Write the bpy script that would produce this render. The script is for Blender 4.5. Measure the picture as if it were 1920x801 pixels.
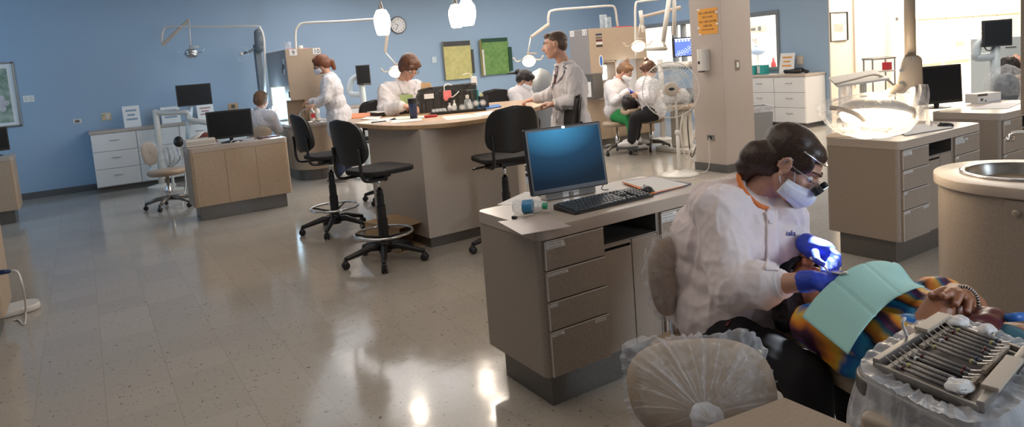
import bpy, bmesh, math, random
from mathutils import Vector, Matrix, Euler, noise
PI = math.pi
def V(*a): return Vector(a[0]) if len(a) == 1 else Vector(a)
S = bpy.context.scene
C = S.collection
for o in list(bpy.data.objects): bpy.data.objects.remove(o)
# ------------------------------------------------------------------ camera (calibrated from the straight edges of the room)
FPX, CX, CY, H = 1276.6, 960.0, 245.4, 1.568
PITCH, ROLL, YAW = 0.104438, -0.0764676, 0.5593056
fw = V(math.sin(YAW)*math.cos(PITCH), math.cos(YAW)*math.cos(PITCH), -math.sin(PITCH))
rt = V(math.cos(YAW), -math.sin(YAW), 0); up = rt.cross(fw)
R2 = math.cos(ROLL)*rt + math.sin(ROLL)*up
U2 = -math.sin(ROLL)*rt + math.cos(ROLL)*up
cam = bpy.data.cameras.new('camera'); camo = bpy.data.objects.new('camera', cam); C.objects.link(camo)
cam.sensor_width = 36; cam.lens = FPX/1920*36; cam.shift_y = -(400.5-CY)/1920; cam.clip_start = 0.05
Mx = Matrix((R2, U2, -fw)).transposed().to_4x4(); Mx.translation = V(0, 0, H); camo.matrix_world = Mx
S.camera = camo
def ray(x, y): return R2*((x-CX)/FPX) - U2*((y-CY)/FPX) + fw          # direction with unit depth
def atd(x, y, D): return ray(x, y)*D + V(0, 0, H)                      # point at depth D
def atz(x, y, z=0.0): d = ray(x, y); return d*((z-H)/d.z) + V(0, 0, H) # point at height z
def aty(x, y, Y): d = ray(x, y); return d*(Y/d.y) + V(0, 0, H)
def atx(x, y, X): d = ray(x, y); return d*(X/d.x) + V(0, 0, H)
# ------------------------------------------------------------------ light
S.view_settings.view_transform = 'Standard'; S.view_settings.look = 'None'
S.view_settings.gamma = 1; S.view_settings.use_curve_mapping = False
S.view_settings.exposure = 0.2
w = bpy.data.worlds.new('world'); S.world = w; w.use_nodes = True
w.node_tree.nodes['Background'].inputs[0].default_value = (0.55, 0.68, 0.9, 1)
w.node_tree.nodes['Background'].inputs[1].default_value = 0.25
def light(kind, loc, power, col, target=None, size=1, size_y=None, name='ceiling_lamp', spot=None, blend=.5, spread=None):
    l = bpy.data.lights.new(name, kind); l.energy = power; l.color = col
    o = bpy.data.objects.new(name, l); C.objects.link(o); o.location = loc
    if kind == 'AREA':
        l.shape = 'RECTANGLE'; l.size = size; l.size_y = size_y or size
        if spread: l.spread = spread
    else: l.shadow_soft_size = size
    if kind == 'SPOT': l.spot_size = spot; l.spot_blend = blend
    if target is not None: o.rotation_euler = (V(target)-V(loc)).to_track_quat('-Z', 'Y').to_euler()
    return o
WARM = (1, .80, .62); COOL = (.62, .80, 1.0); DAY = (.70, .84, 1.0)
# added unseen ceiling fill lamps, daylight from the windows behind the camera
light('AREA', (1.6, 3.6, 3.15), 56, (1, .88, .76), (2.2, 3.6, 0), 4.5, 4.0, 'ceiling_fill_light')
light('AREA', (5.5, 8.5, 3.15), 165, (1, .92, .84), (5.5, 8.5, 0), 5, 5, 'ceiling_fill_light')
light('AREA', (3.0, 10.4, 3.15), 60, (.80, .89, 1), (2.6, 10.6, 0), 4, 4, 'ceiling_fill_light')
light('AREA', (4.0, -3.3, 2.2), 125, DAY, (2.0, 2.4, .5), 2.0, 1.6, 'window_daylight')
light('AREA', (-2.6, 10.0, 2.2), 26, (.42, .70, 1), (1.0, 12.7, 1.6), 1.6, 1.6, 'window_daylight')
light('AREA', (12.2, 5.6, 3.1), 150, (1, .90, .78), (11.6, 7.2, .8), 3, 1.2, 'ceiling_fill_light')  # added fill lamp aimed at the cream wall
light('AREA', (8.2, 3.4, 3.15), 75, (1, .92, .84), (8.2, 3.4, 0), 3, 3, 'ceiling_fill_light')  # added fill lamp for the right desks and pillar front
light('AREA', (8.6, 10.9, 3.15), 60, (.9, .94, 1), (8.6, 11.3, 0), 3, 2.5, 'ceiling_fill_light')
# ------------------------------------------------------------------ materials
def mat(name, col, rough=.5, metal=0, spec=.5, noise_amt=0, noise_scale=60, noise_col=None, bump=0, bump_scale=200, emit=None, es=0, coat=0, alpha=1, trans=0, sheen=0, detail=4, sub=0):
    m = bpy.data.materials.new(name); m.use_nodes = True; nt = m.node_tree; b = nt.nodes['Principled BSDF']
    b.inputs['Base Color'].default_value = (*col, 1); b.inputs['Roughness'].default_value = rough
    b.inputs['Metallic'].default_value = metal; b.inputs['Specular IOR Level'].default_value = spec
    b.inputs['Coat Weight'].default_value = coat; b.inputs['Alpha'].default_value = alpha
    b.inputs['Transmission Weight'].default_value = trans; b.inputs['Sheen Weight'].default_value = sheen
    if sub: b.inputs['Subsurface Weight'].default_value = sub; b.inputs['Subsurface Scale'].default_value = .01
    if emit: b.inputs['Emission Color'].default_value = (*emit, 1); b.inputs['Emission Strength'].default_value = es
    tc = nt.nodes.new('ShaderNodeTexCoord')
    if noise_amt:
        n = nt.nodes.new('ShaderNodeTexNoise'); n.inputs['Scale'].default_value = noise_scale; n.inputs['Detail'].default_value = detail
        nt.links.new(tc.outputs['Object'], n.inputs['Vector'])
        r = nt.nodes.new('ShaderNodeValToRGB'); r.color_ramp.elements[0].position = .35; r.color_ramp.elements[1].position = .65
        c2 = noise_col or tuple(c*(1-noise_amt) for c in col)
        r.color_ramp.elements[0].color = (*c2, 1); r.color_ramp.elements[1].color = (*col, 1)
        nt.links.new(n.outputs['Fac'], r.inputs['Fac']); nt.links.new(r.outputs['Color'], b.inputs['Base Color'])
    if bump:
        n = nt.nodes.new('ShaderNodeTexNoise'); n.inputs['Scale'].default_value = bump_scale; n.inputs['Detail'].default_value = 3
        nt.links.new(tc.outputs['Object'], n.inputs['Vector'])
        bp = nt.nodes.new('ShaderNodeBump'); bp.inputs['Strength'].default_value = bump; bp.inputs['Distance'].default_value = .01
        nt.links.new(n.outputs['Fac'], bp.inputs['Height']); nt.links.new(bp.outputs['Normal'], b.inputs['Normal'])
    return m
M = {}
M['laminate'] = mat('laminate', (.37, .305, .25), .42, noise_amt=.22, noise_scale=160)
M['laminate_warm'] = mat('laminate_warm', (.50, .375, .265), .45, noise_amt=.2, noise_scale=130)
M['counter'] = mat('counter_laminate', (.50, .42, .355), .3, noise_amt=.12, noise_scale=220)
M['kick'] = mat('kick_metal', (.20, .185, .17), .33, .6, noise_amt=.15, noise_scale=90)
M['edge'] = mat('edge_trim', (.66, .62, .58), .4)
M['dark_gap'] = mat('cabinet_inside', (.02, .018, .016), .8)
M['wall_blue'] = mat('wall_blue_paint', (.315, .43, .565), .6, bump=.15, bump_scale=160)
M['cream'] = mat('cream_paint', (.80, .70, .58), .6, bump=.1)
M['pillar'] = mat('pillar_paint', (.50, .42, .37), .6, bump=.2, bump_scale=260)
M['office_white'] = mat('office_white', (.86, .80, .72), .6)
M['ceiling'] = mat('ceiling_tile', (.62, .62, .62), .8, noise_amt=.1, noise_scale=40)
M['baseboard'] = mat('vinyl_base', (.11, .105, .10), .45)
M['white_cab'] = mat('white_cabinet', (.72, .71, .70), .4)
M['chrome'] = mat('chrome', (.75, .75, .76), .12, 1)
M['steel'] = mat('brushed_steel', (.5, .48, .45), .28, 1)
M['black'] = mat('black_plastic', (.016, .015, .015), .38)
M['black_fabric'] = mat('black_fabric', (.017, .014, .014), .85, bump=.4, bump_scale=500)
M['screen_off'] = mat('dark_screen', (.006, .007, .009), .4, spec=.25)
M['enamel'] = mat('white_enamel', (.70, .66, .60), .3)
M['enamel_blue'] = mat('pale_grey_enamel', (.58, .66, .70), .3)
M['beige_plastic'] = mat('beige_plastic', (.55, .46, .37), .45)
M['vinyl'] = mat('beige_vinyl', (.42, .315, .225), .42, bump=.1, bump_scale=90)
M['paper'] = mat('paper', (.80, .78, .76), .7)
M['paper_green'] = mat('pale_green_paper', (.62, .74, .66), .7)
M['tan_paper'] = mat('manila_folder', (.66, .50, .33), .7)
M['orange'] = mat('orange_folder', (.85, .25, .06), .6)
M['red'] = mat('red_plastic', (.55, .03, .04), .45)
M['pink'] = mat('pink_card', (.85, .22, .22), .5)
M['blue_folder'] = mat('blue_folder', (.04, .17, .55), .4)
M['navy'] = mat('navy_plastic', (.018, .035, .10), .35)
M['teal'] = mat('teal_box', (.03, .34, .33), .5)
M['wood'] = mat('maple_top', (.62, .40, .22), .32, noise_amt=.25, noise_scale=7, detail=8)
M['cardboard'] = mat('cardboard', (.50, .33, .18), .8)
M['coat'] = mat('white_coat_cloth', (.66, .63, .65), .85, bump=.25, bump_scale=14, sheen=.2)
M['gown'] = mat('pinkish_white_gown', (.84, .73, .72), .85, bump=.22, bump_scale=16, sheen=.2)
M['cuff'] = mat('knit_cuff', (.84, .80, .80), .9, bump=.5, bump_scale=300)
M['skin'] = mat('skin', (.62, .34, .24), .5, noise_amt=.08, noise_scale=25, sub=.08)
M['skin_dark'] = mat('brown_skin', (.40, .165, .085), .45, noise_amt=.15, noise_scale=30, bump=.05, bump_scale=150, sub=.04)
M['nail'] = mat('nail', (.50, .26, .19), .2)
M['lip'] = mat('lips', (.45, .14, .12), .45)
M['eye'] = mat('eye_white', (.75, .72, .68), .25)
M['pupil'] = mat('iris', (.02, .012, .008), .15)
def hairmat(name, col, dark, sc=(110, 110, 14), rot=0):
    m = bpy.data.materials.new(name); m.use_nodes = True; nt = m.node_tree; b = nt.nodes['Principled BSDF']
    tc = nt.nodes.new('ShaderNodeTexCoord'); mp = nt.nodes.new('ShaderNodeMapping'); mp.inputs['Scale'].default_value = sc; m0 = nt.nodes.new('ShaderNodeMapping'); m0.inputs['Rotation'].default_value = (0, 0, rot)
    n = nt.nodes.new('ShaderNodeTexNoise'); n.inputs['Scale'].default_value = 2.0; n.inputs['Detail'].default_value = 5
    r = nt.nodes.new('ShaderNodeValToRGB'); r.color_ramp.elements[0].position = .35; r.color_ramp.elements[1].position = .7
    r.color_ramp.elements[0].color = (*dark, 1); r.color_ramp.elements[1].color = (*col, 1)
    bp = nt.nodes.new('ShaderNodeBump'); bp.inputs['Strength'].default_value = .5; bp.inputs['Distance'].default_value = .002
    nt.links.new(tc.outputs['Object'], m0.inputs[0]); nt.links.new(m0.outputs[0], mp.inputs[0]); nt.links.new(mp.outputs[0], n.inputs['Vector']); nt.links.new(n.outputs['Fac'], r.inputs['Fac'])
    nt.links.new(r.outputs['Color'], b.inputs['Base Color']); nt.links.new(n.outputs['Fac'], bp.inputs['Height']); nt.links.new(bp.outputs['Normal'], b.inputs['Normal'])
    b.inputs['Roughness'].default_value = .42
    return m
M['hair_dark'] = hairmat('dark_brown_hair', (.075, .034, .018), (.016, .008, .005), (9, 120, 120), YAW)
M['hair_brown'] = hairmat('brown_hair', (.17, .07, .035), (.06, .024, .012))
M['hair_red'] = hairmat('auburn_hair', (.27, .085, .03), (.10, .03, .012))
M['hair_gold'] = hairmat('light_brown_hair', (.30, .15, .07), (.10, .05, .025))
M['hair_grey'] = hairmat('greying_brown_hair', (.14, .08, .055), (.05, .028, .02))
M['hair_black'] = hairmat('black_hair', (.022, .014, .014), (.008, .005, .005))
M['mask'] = mat('surgical_mask', (.82, .85, .90), .8, bump=.2, bump_scale=60)
M['glove'] = mat('blue_glove', (.025, .06, .50), .58, bump=.08, bump_scale=60)
M['trouser_black'] = mat('black_trousers', (.008, .007, .009), .9)
M['trouser_green'] = mat('green_scrubs', (.02, .26, .07), .85, bump=.3, bump_scale=20)
M['trouser_navy'] = mat('navy_trousers', (.02, .03, .07), .85)
M['trouser_grey'] = mat('grey_trousers', (.28, .27, .27), .85)
M['shoe'] = mat('pale_shoe', (.55, .53, .53), .6)
M['sole'] = mat('shoe_sole', (.06, .06, .06), .7)
M['bib'] = mat('turquoise_bib', (.38, .69, .66), .8, bump=.1, bump_scale=320)
M['maroon'] = mat('maroon_cloth', (.10, .012, .02), .35)
M['teal_cloth'] = mat('teal_trousers', (.045, .135, .17), .8)
M['gold'] = mat('gold_metal', (.8, .55, .25), .25, 1)
M['lens'] = mat('clear_lens', (.8, .85, .9), .08, trans=.9, alpha=.35)
M['wrap'] = None
def plastic(name, a0, a1, col=(.86, .86, .9), sc=18, stretch=(1, 1, 1)):
    m = bpy.data.materials.new(name); m.use_nodes = True; nt = m.node_tree
    for n in list(nt.nodes): nt.nodes.remove(n)
    out = nt.nodes.new('ShaderNodeOutputMaterial'); mix = nt.nodes.new('ShaderNodeMixShader'); tr = nt.nodes.new('ShaderNodeBsdfTransparent')
    b = nt.nodes.new('ShaderNodeBsdfPrincipled'); b.inputs['Base Color'].default_value = (*col, 1); b.inputs['Roughness'].default_value = .16; b.inputs['Specular IOR Level'].default_value = .9
    tc = nt.nodes.new('ShaderNodeTexCoord'); mp = nt.nodes.new('ShaderNodeMapping'); mp.inputs['Scale'].default_value = stretch
    n = nt.nodes.new('ShaderNodeTexNoise'); n.inputs['Scale'].default_value = sc; n.inputs['Detail'].default_value = 4; n.inputs['Distortion'].default_value = 1.2
    r = nt.nodes.new('ShaderNodeMapRange'); r.inputs['From Min'].default_value = .35; r.inputs['From Max'].default_value = .75; r.inputs['To Min'].default_value = a0; r.inputs['To Max'].default_value = a1
    lw = nt.nodes.new('ShaderNodeLayerWeight'); lw.inputs['Blend'].default_value = .35
    ad = nt.nodes.new('ShaderNodeMath'); ad.operation = 'MULTIPLY_ADD'; ad.inputs[1].default_value = .3; ad.use_clamp = True
    bp = nt.nodes.new('ShaderNodeBump'); bp.inputs['Strength'].default_value = 1; bp.inputs['Distance'].default_value = .02
    L = nt.links.new
    L(tc.outputs['Object'], mp.inputs[0]); L(mp.outputs[0], n.inputs['Vector']); L(n.outputs['Fac'], r.inputs['Value']); L(n.outputs['Fac'], bp.inputs['Height'])
    L(bp.outputs['Normal'], b.inputs['Normal']); L(lw.outputs['Facing'], ad.inputs[0]); L(r.outputs[0], ad.inputs[2])
    L(ad.outputs[0], mix.inputs['Fac']); L(tr.outputs[0], mix.inputs[1]); L(b.outputs[0], mix.inputs[2]); L(mix.outputs[0], out.inputs[0])
    return m
M['wrap'] = plastic('clear_plastic_wrap', .02, .30)
M['wrap_dense'] = plastic('milky_plastic_sheet', .22, .62, sc=9)
M['bottle'] = plastic('clear_bottle_plastic', .10, .40, (.8, .88, .9), 30)
M['fan_guard'] = mat('fan_guard_plastic', (.78, .74, .68), .3)
M['glass'] = plastic('window_glass', .01, .03)
M['bulb'] = mat('lit_opal_glass', (1, .97, .92), .4, emit=(1, .90, .80), es=3.0)
M['hot'] = mat('lit_lamp_lens', (1, .9, .7), .4, emit=(1, .74, .42), es=5)
M['hot_big'] = mat('lit_surgical_lens', (1, .95, .85), .4, emit=(1, .84, .60), es=7)
M['niche'] = mat('lit_task_light', (.9, .95, 1), .4, emit=(.58, .84, 1), es=1.6)
M['niche_far'] = mat('lit_white_task_light', (.9, .95, 1), .4, emit=(.86, .93, 1), es=1.6)
M['day'] = mat('window_sky', (1, 1, 1), .5, emit=(1, .97, .90), es=2.2)
def floor_mat():
    m = bpy.data.materials.new('vinyl_floor_tile'); m.use_nodes = True; nt = m.node_tree; b = nt.nodes['Principled BSDF']; L = nt.links.new
    g = nt.nodes.new('ShaderNodeNewGeometry'); sx = nt.nodes.new('ShaderNodeSeparateXYZ'); L(g.outputs['Position'], sx.inputs[0])
    def line(out, off):
        a = nt.nodes.new('ShaderNodeMath'); a.operation = 'SUBTRACT'; a.inputs[1].default_value = off; L(out, a.inputs[0])
        d = nt.nodes.new('ShaderNodeMath'); d.operation = 'DIVIDE'; d.inputs[1].default_value = .3048; L(a.outputs[0], d.inputs[0])
        f = nt.nodes.new('ShaderNodeMath'); f.operation = 'FRACT'; L(d.outputs[0], f.inputs[0])
        c = nt.nodes.new('ShaderNodeMath'); c.operation = 'LESS_THAN'; c.inputs[1].default_value = .009; L(f.outputs[0], c.inputs[0])
        fl = nt.nodes.new('ShaderNodeMath'); fl.operation = 'FLOOR'; L(d.outputs[0], fl.inputs[0])
        return c.outputs[0], fl.outputs[0]
    lx, fx = line(sx.outputs['X'], .229); ly, fy = line(sx.outputs['Y'], .05)
    mx = nt.nodes.new('ShaderNodeMath'); mx.operation = 'MULTIPLY_ADD'; mx.inputs[1].default_value = .45; L(ly, mx.inputs[0]); L(lx, mx.inputs[2]); mx.use_clamp = True
    cb = nt.nodes.new('ShaderNodeCombineXYZ'); L(fx, cb.inputs[0]); L(fy, cb.inputs[1])
    wn = nt.nodes.new('ShaderNodeTexWhiteNoise'); wn.noise_dimensions = '2D'; L(cb.outputs[0], wn.inputs['Vector'])
    n = nt.nodes.new('ShaderNodeTexNoise'); n.inputs['Scale'].default_value = 55; n.inputs['Detail'].default_value = 3; n.inputs['Distortion'].default_value = .8; L(g.outputs['Position'], n.inputs['Vector'])
    r = nt.nodes.new('ShaderNodeValToRGB'); e = r.color_ramp.elements; e[0].position = .31; e[0].color = (.17, .145, .12, 1); e[1].position = .36; e[1].color = (.415, .375, .325, 1)
    L(n.outputs['Fac'], r.inputs['Fac'])
    hs = nt.nodes.new('ShaderNodeHueSaturation'); L(r.outputs[0], hs.inputs['Color'])
    mr = nt.nodes.new('ShaderNodeMapRange'); mr.inputs['To Min'].default_value = .95; mr.inputs['To Max'].default_value = 1.04; L(wn.outputs['Value'], mr.inputs['Value']); L(mr.outputs[0], hs.inputs['Value'])
    mc = nt.nodes.new('ShaderNodeMix'); mc.data_type = 'RGBA'; mc.inputs['B'].default_value = (.31, .27, .235, 1); L(mx.outputs[0], mc.inputs['Factor']); L(hs.outputs[0], mc.inputs['A'])
    L(mc.outputs['Result'], b.inputs['Base Color'])
    n2 = nt.nodes.new('ShaderNodeTexNoise'); n2.inputs['Scale'].default_value = 9; n2.inputs['Detail'].default_value = 4; L(g.outputs['Position'], n2.inputs['Vector'])
    r2 = nt.nodes.new('ShaderNodeMapRange'); r2.inputs['To Min'].default_value = .07; r2.inputs['To Max'].default_value = .17; L(n2.outputs['Fac'], r2.inputs['Value']); L(r2.outputs[0], b.inputs['Roughness'])
    bp = nt.nodes.new('ShaderNodeBump'); bp.inputs['Strength'].default_value = .06; bp.inputs['Distance'].default_value = .01; L(n2.outputs['Fac'], bp.inputs['Height']); L(bp.outputs[0], b.inputs['Normal'])
    b.inputs['Specular IOR Level'].default_value = .42
    return m
M['floor'] = floor_mat()
def stripes_mat():
    m = bpy.data.materials.new('striped_blouse'); m.use_nodes = True; nt = m.node_tree; b = nt.nodes['Principled BSDF']; L = nt.links.new
    tc = nt.nodes.new('ShaderNodeTexCoord'); mp = nt.nodes.new('ShaderNodeMapping'); mp.inputs['Rotation'].default_value = (.2, .3, .5); mp.inputs['Scale'].default_value = (1, 1, 1.1)
    wv = nt.nodes.new('ShaderNodeTexWave'); wv.wave_profile = 'SAW'; wv.inputs['Scale'].default_value = 1.7; wv.inputs['Distortion'].default_value = 5; wv.inputs['Detail'].default_value = 2.5; wv.inputs['Detail Scale'].default_value = 2.2
    r = nt.nodes.new('ShaderNodeValToRGB'); cr = r.color_ramp
    cols = [(0, (.02, .01, .02)), (.10, (.07, .012, .04)), (.2, (.75, .24, .02)), (.3, (.72, .45, .05)), (.38, (.015, .12, .42)), (.5, (.03, .32, .60)), (.58, (.015, .015, .03)), (.68, (.68, .19, .02)), (.78, (.85, .42, .06)), (.86, (.02, .16, .22)), (.94, (.10, .02, .10))]
    cr.elements[0].position = 0; cr.elements[0].color = (*cols[0][1], 1); cr.elements[1].position = cols[1][0]; cr.elements[1].color = (*cols[1][1], 1)
    for p, c in cols[2:]: e = cr.elements.new(p); e.color = (*c, 1)
    L(tc.outputs['Object'], mp.inputs[0]); L(mp.outputs[0], wv.inputs['Vector']); L(wv.outputs['Fac'], r.inputs['Fac']); L(r.outputs[0], b.inputs['Base Color'])
    b.inputs['Roughness'].default_value = .55; b.inputs['Specular IOR Level'].default_value = .3
    return m
M['blouse'] = stripes_mat()
# ------------------------------------------------------------------ mesh helpers
class MB:
    def __init__(s): s.v = []; s.f = []; s.T = Matrix()
    def add(s, vs, fs):
        n = len(s.v); s.v += [s.T @ V(v) for v in vs]; s.f += [tuple(n+i for i in f) for f in fs]; return s
    def box(s, a, b):
        x0, y0, z0 = a; x1, y1, z1 = b
        return s.add([(x0,y0,z0),(x1,y0,z0),(x1,y1,z0),(x0,y1,z0),(x0,y0,z1),(x1,y0,z1),(x1,y1,z1),(x0,y1,z1)],
                     [(0,3,2,1),(4,5,6,7),(0,1,5,4),(1,2,6,5),(2,3,7,6),(3,0,4,7)])
    def prism(s, pts, z0, z1):
        n = len(pts); vs = [(p[0], p[1], z0) for p in pts]+[(p[0], p[1], z1) for p in pts]
        return s.add(vs, [tuple(range(n))[::-1], tuple(range(n, 2*n))]+[(i, (i+1) % n, n+(i+1) % n, n+i) for i in range(n)])
    def tube(s, path, r, seg=10, closed=False, caps=True):
        path = [V(p) for p in path]; n = len(path); rs = r if isinstance(r, (list, tuple)) else [r]*n
        vs = []; prev = None
        for i, p in enumerate(path):
            if closed: t = path[(i+1) % n]-path[i-1]
            else: t = path[min(i+1, n-1)]-path[max(i-1, 0)]
            t.normalize()
            if prev is None: a = t.orthogonal().normalized()
            else:
                a = prev - t*prev.dot(t)
                a = a.normalized() if a.length > 1e-6 else t.orthogonal().normalized()
            prev = a; b = t.cross(a)
            for k in range(seg):
                q = 2*PI*k/seg; vs.append(p+(a*math.cos(q)+b*math.sin(q))*rs[i])
        fs = []
        for i in range(n if closed else n-1):
            j = (i+1) % n
            for k in range(seg): fs.append((i*seg+k, i*seg+(k+1) % seg, j*seg+(k+1) % seg, j*seg+k))
        if caps and not closed: fs += [tuple(range(seg))[::-1], tuple((n-1)*seg+k for k in range(seg))]
        return s.add(vs, fs)
    def lathe(s, prof, c=(0,0,0), seg=24, axis=(0,0,1), sx=1, sy=1):
        q = V(axis).normalized().to_track_quat('Z', 'Y').to_matrix(); c = V(c); vs = []; fs = []
        for r, z in prof:
            for k in range(seg):
                a = 2*PI*k/seg; vs.append(c+q @ V(r*math.cos(a)*sx, r*math.sin(a)*sy, z))
        for i in range(len(prof)-1):
            for k in range(seg): fs.append((i*seg+k, i*seg+(k+1) % seg, (i+1)*seg+(k+1) % seg, (i+1)*seg+k))
        fs += [tuple(range(seg))[::-1], tuple((len(prof)-1)*seg+k for k in range(seg))]
        return s.add(vs, fs)
    def ball(s, c, r, seg=16, rot=None):
        r = V(r) if isinstance(r, (tuple, list, Vector)) else V(r, r, r); c = V(c); rot = rot or Matrix.Identity(3); h = seg//2
        vs = [c+rot @ V(0, 0, -r.z)]
        for i in range(1, h):
            t = -PI/2+PI*i/h
            for k in range(seg):
                a = 2*PI*k/seg; vs.append(c+rot @ V(r.x*math.cos(t)*math.cos(a), r.y*math.cos(t)*math.sin(a), r.z*math.sin(t)))
        vs.append(c+rot @ V(0, 0, r.z)); fs = [(0, 1+(k+1) % seg, 1+k) for k in range(seg)]
        for i in range(h-2):
            for k in range(seg): fs.append((1+i*seg+k, 1+i*seg+(k+1) % seg, 1+(i+1)*seg+(k+1) % seg, 1+(i+1)*seg+k))
        l = len(vs)-1; b0 = 1+(h-2)*seg
        fs += [(b0+k, b0+(k+1) % seg, l) for k in range(seg)]
        return s.add(vs, fs)
    def cap(s, a, ra, b, rb=None, seg=12):          # tapered capsule
        rb = ra if rb is None else rb; a = V(a); b = V(b)
        s.ball(a, ra, seg); s.ball(b, rb, seg); return s.tube([a, b], [ra, rb], seg)
    def grid(s, fn, nu, nv, thick=None):
        vs = [fn(i/nu, j/nv) for i in range(nu+1) for j in range(nv+1)]
        return s.add(vs, [(i*(nv+1)+j, (i+1)*(nv+1)+j, (i+1)*(nv+1)+j+1, i*(nv+1)+j+1) for i in range(nu) for j in range(nv)])
def mw(o):
    m = o.matrix_basis.copy()
    return mw(o.parent) @ m if o.parent else m
def obj(name, mb, m, parent=None, smooth=False, bevel=0, world=False, solid=0, seg=2, sub=0, remesh=0, sm=0, label=None):
    me = bpy.data.meshes.new(name); me.from_pydata([tuple(v) for v in mb.v], [], mb.f); me.validate()
    if world and parent: me.transform(mw(parent).inverted())
    bm = bmesh.new(); bm.from_mesh(me)
    if not remesh: bmesh.ops.recalc_face_normals(bm, faces=bm.faces)
    bm.to_mesh(me); bm.free()
    me.materials.append(M[m] if isinstance(m, str) else m)
    o = bpy.data.objects.new(name, me); C.objects.link(o)
    if parent: o.parent = parent
    if label: o['label'] = label
    if remesh:
        r = o.modifiers.new('r', 'REMESH'); r.mode = 'VOXEL'; r.voxel_size = remesh; r.use_smooth_shade = True
        if sm: s_ = o.modifiers.new('s', 'SMOOTH'); s_.factor = .6; s_.iterations = sm
        dg = bpy.context.evaluated_depsgraph_get(); me2 = bpy.data.meshes.new_from_object(o.evaluated_get(dg)); o.modifiers.clear(); o.data = me2; me2.name = name
        if not me2.materials: me2.materials.append(M[m] if isinstance(m, str) else m)
        for p in me2.polygons: p.use_smooth = True
        return o
    if smooth:
        for p in me.polygons: p.use_smooth = True
    if solid: s_ = o.modifiers.new('t', 'SOLIDIFY'); s_.thickness = solid; s_.offset = 0
    if bevel:
        b = o.modifiers.new('b', 'BEVEL'); b.width = bevel; b.segments = seg; b.limit_method = 'ANGLE'; b.angle_limit = .6
        if not smooth:
            for p in me.polygons: p.use_smooth = True
            w_ = o.modifiers.new('w', 'WEIGHTED_NORMAL')
    if sub: s_ = o.modifiers.new('u', 'SUBSURF'); s_.levels = sub; s_.render_levels = sub
    return o
def box(name, a, b, m, parent=None, bevel=.003, world=False, label=None): return obj(name, MB().box(a, b), m, parent, bevel=bevel, world=world, label=label)
def thing(name, label, cat, loc=(0,0,0), rz=0, group=None):
    o = bpy.data.objects.new(name, None); C.objects.link(o); o.location = loc; o.rotation_euler = (0, 0, rz); o.empty_display_size = .1
    return tag(o, label, cat, group)
def tag(o, label, cat, group=None):
    o['label'] = label; o['category'] = cat
    if group: o['group'] = group
    return o
def struct(o): o['kind'] = 'structure'; return o
def copy_tree(root, loc=None, rz=None, label=None, group=None):
    r = root.copy(); C.objects.link(r)
    if loc is not None: r.location = loc
    if rz is not None: r.rotation_euler = (0, 0, rz)
    if label: r['label'] = label
    if group: r['group'] = group
    def rec(src, dst):
        for ch in list(src.children):
            c = ch.copy(); C.objects.link(c); c.parent = dst; rec(ch, c)
    rec(root, r); return r
def text(name, s, size, m, parent, loc, rot, world=False, ext=.0006, align='LEFT'):
    cu = bpy.data.curves.new(name, 'FONT'); cu.body = s; cu.size = size; cu.extrude = ext; cu.align_x = align; cu.resolution_u = 2
    t = bpy.data.objects.new(name, cu); C.objects.link(t)
    dg = bpy.context.evaluated_depsgraph_get(); me = bpy.data.meshes.new_from_object(t.evaluated_get(dg)); bpy.data.objects.remove(t)
    me.name = name; me.materials.clear(); me.materials.append(M[m] if isinstance(m, str) else m)
    o = bpy.data.objects.new(name, me); C.objects.link(o)
    Mt = Matrix.Translation(V(loc)) @ (rot.to_4x4() if isinstance(rot, Matrix) else Euler(rot).to_matrix().to_4x4())
    if world and parent: Mt = mw(parent).inverted() @ Mt
    me.transform(Mt); o.parent = parent
    return o
def spline(pts, n=8, closed=False):
    pts = [V(p) for p in pts]; N = len(pts); out = []
    for i in range(N if closed else N-1):
        p0 = pts[i-1] if (closed or i) else pts[0]; p1 = pts[i]; p2 = pts[(i+1) % N]; p3 = pts[(i+2) % N] if (closed or i+2 < N) else pts[-1]
        for k in range(n):
            t = k/n; out.append(.5*((2*p1)+(p2-p0)*t+(2*p0-5*p1+4*p2-p3)*t*t+(3*p1-p0-3*p2+p3)*t**3))
    if not closed: out.append(pts[-1])
    return out
def rrect(x0, y0, x1, y1, r, n=6):
    rs = r if isinstance(r, (list, tuple)) else [r]*4; out = []
    for (cx, cy, a, q) in ((x0+rs[0], y0+rs[0], PI, rs[0]), (x1-rs[1], y0+rs[1], 1.5*PI, rs[1]), (x1-rs[2], y1-rs[2], 0, rs[2]), (x0+rs[3], y1-rs[3], .5*PI, rs[3])):
        for k in range(n+1): out.append((cx+q*math.cos(a+PI/2*k/n), cy+q*math.sin(a+PI/2*k/n)))
    return out
# ================================================================== SETTING
def slab(name, a, b, m, bevel=0): return struct(obj(name, MB().box(a, b), m, bevel=bevel))
slab('floor', (-3.6, -3.6, -.1), (20, 12.9, 0), 'floor')
slab('ceiling', (-3.6, -3.6, 3.2), (20, 12.9, 3.3), 'ceiling')
slab('wall_back', (-3.6, 12.72, 0), (11.12, 12.84, 3.2), 'wall_blue')
slab('wall_left', (-3.72, -3.6, 0), (-3.6, 12.84, 3.2), 'wall_blue')
slab('wall_front', (-3.6, -3.72, 0), (20, -3.6, 3.2), 'cream')
slab('baseboard_back', (-3.6, 12.70, 0), (0.06, 12.72, .10), 'baseboard')
slab('baseboard_back.001', (2.9, 12.70, 0), (11.0, 12.72, .10), 'baseboard')
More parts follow.
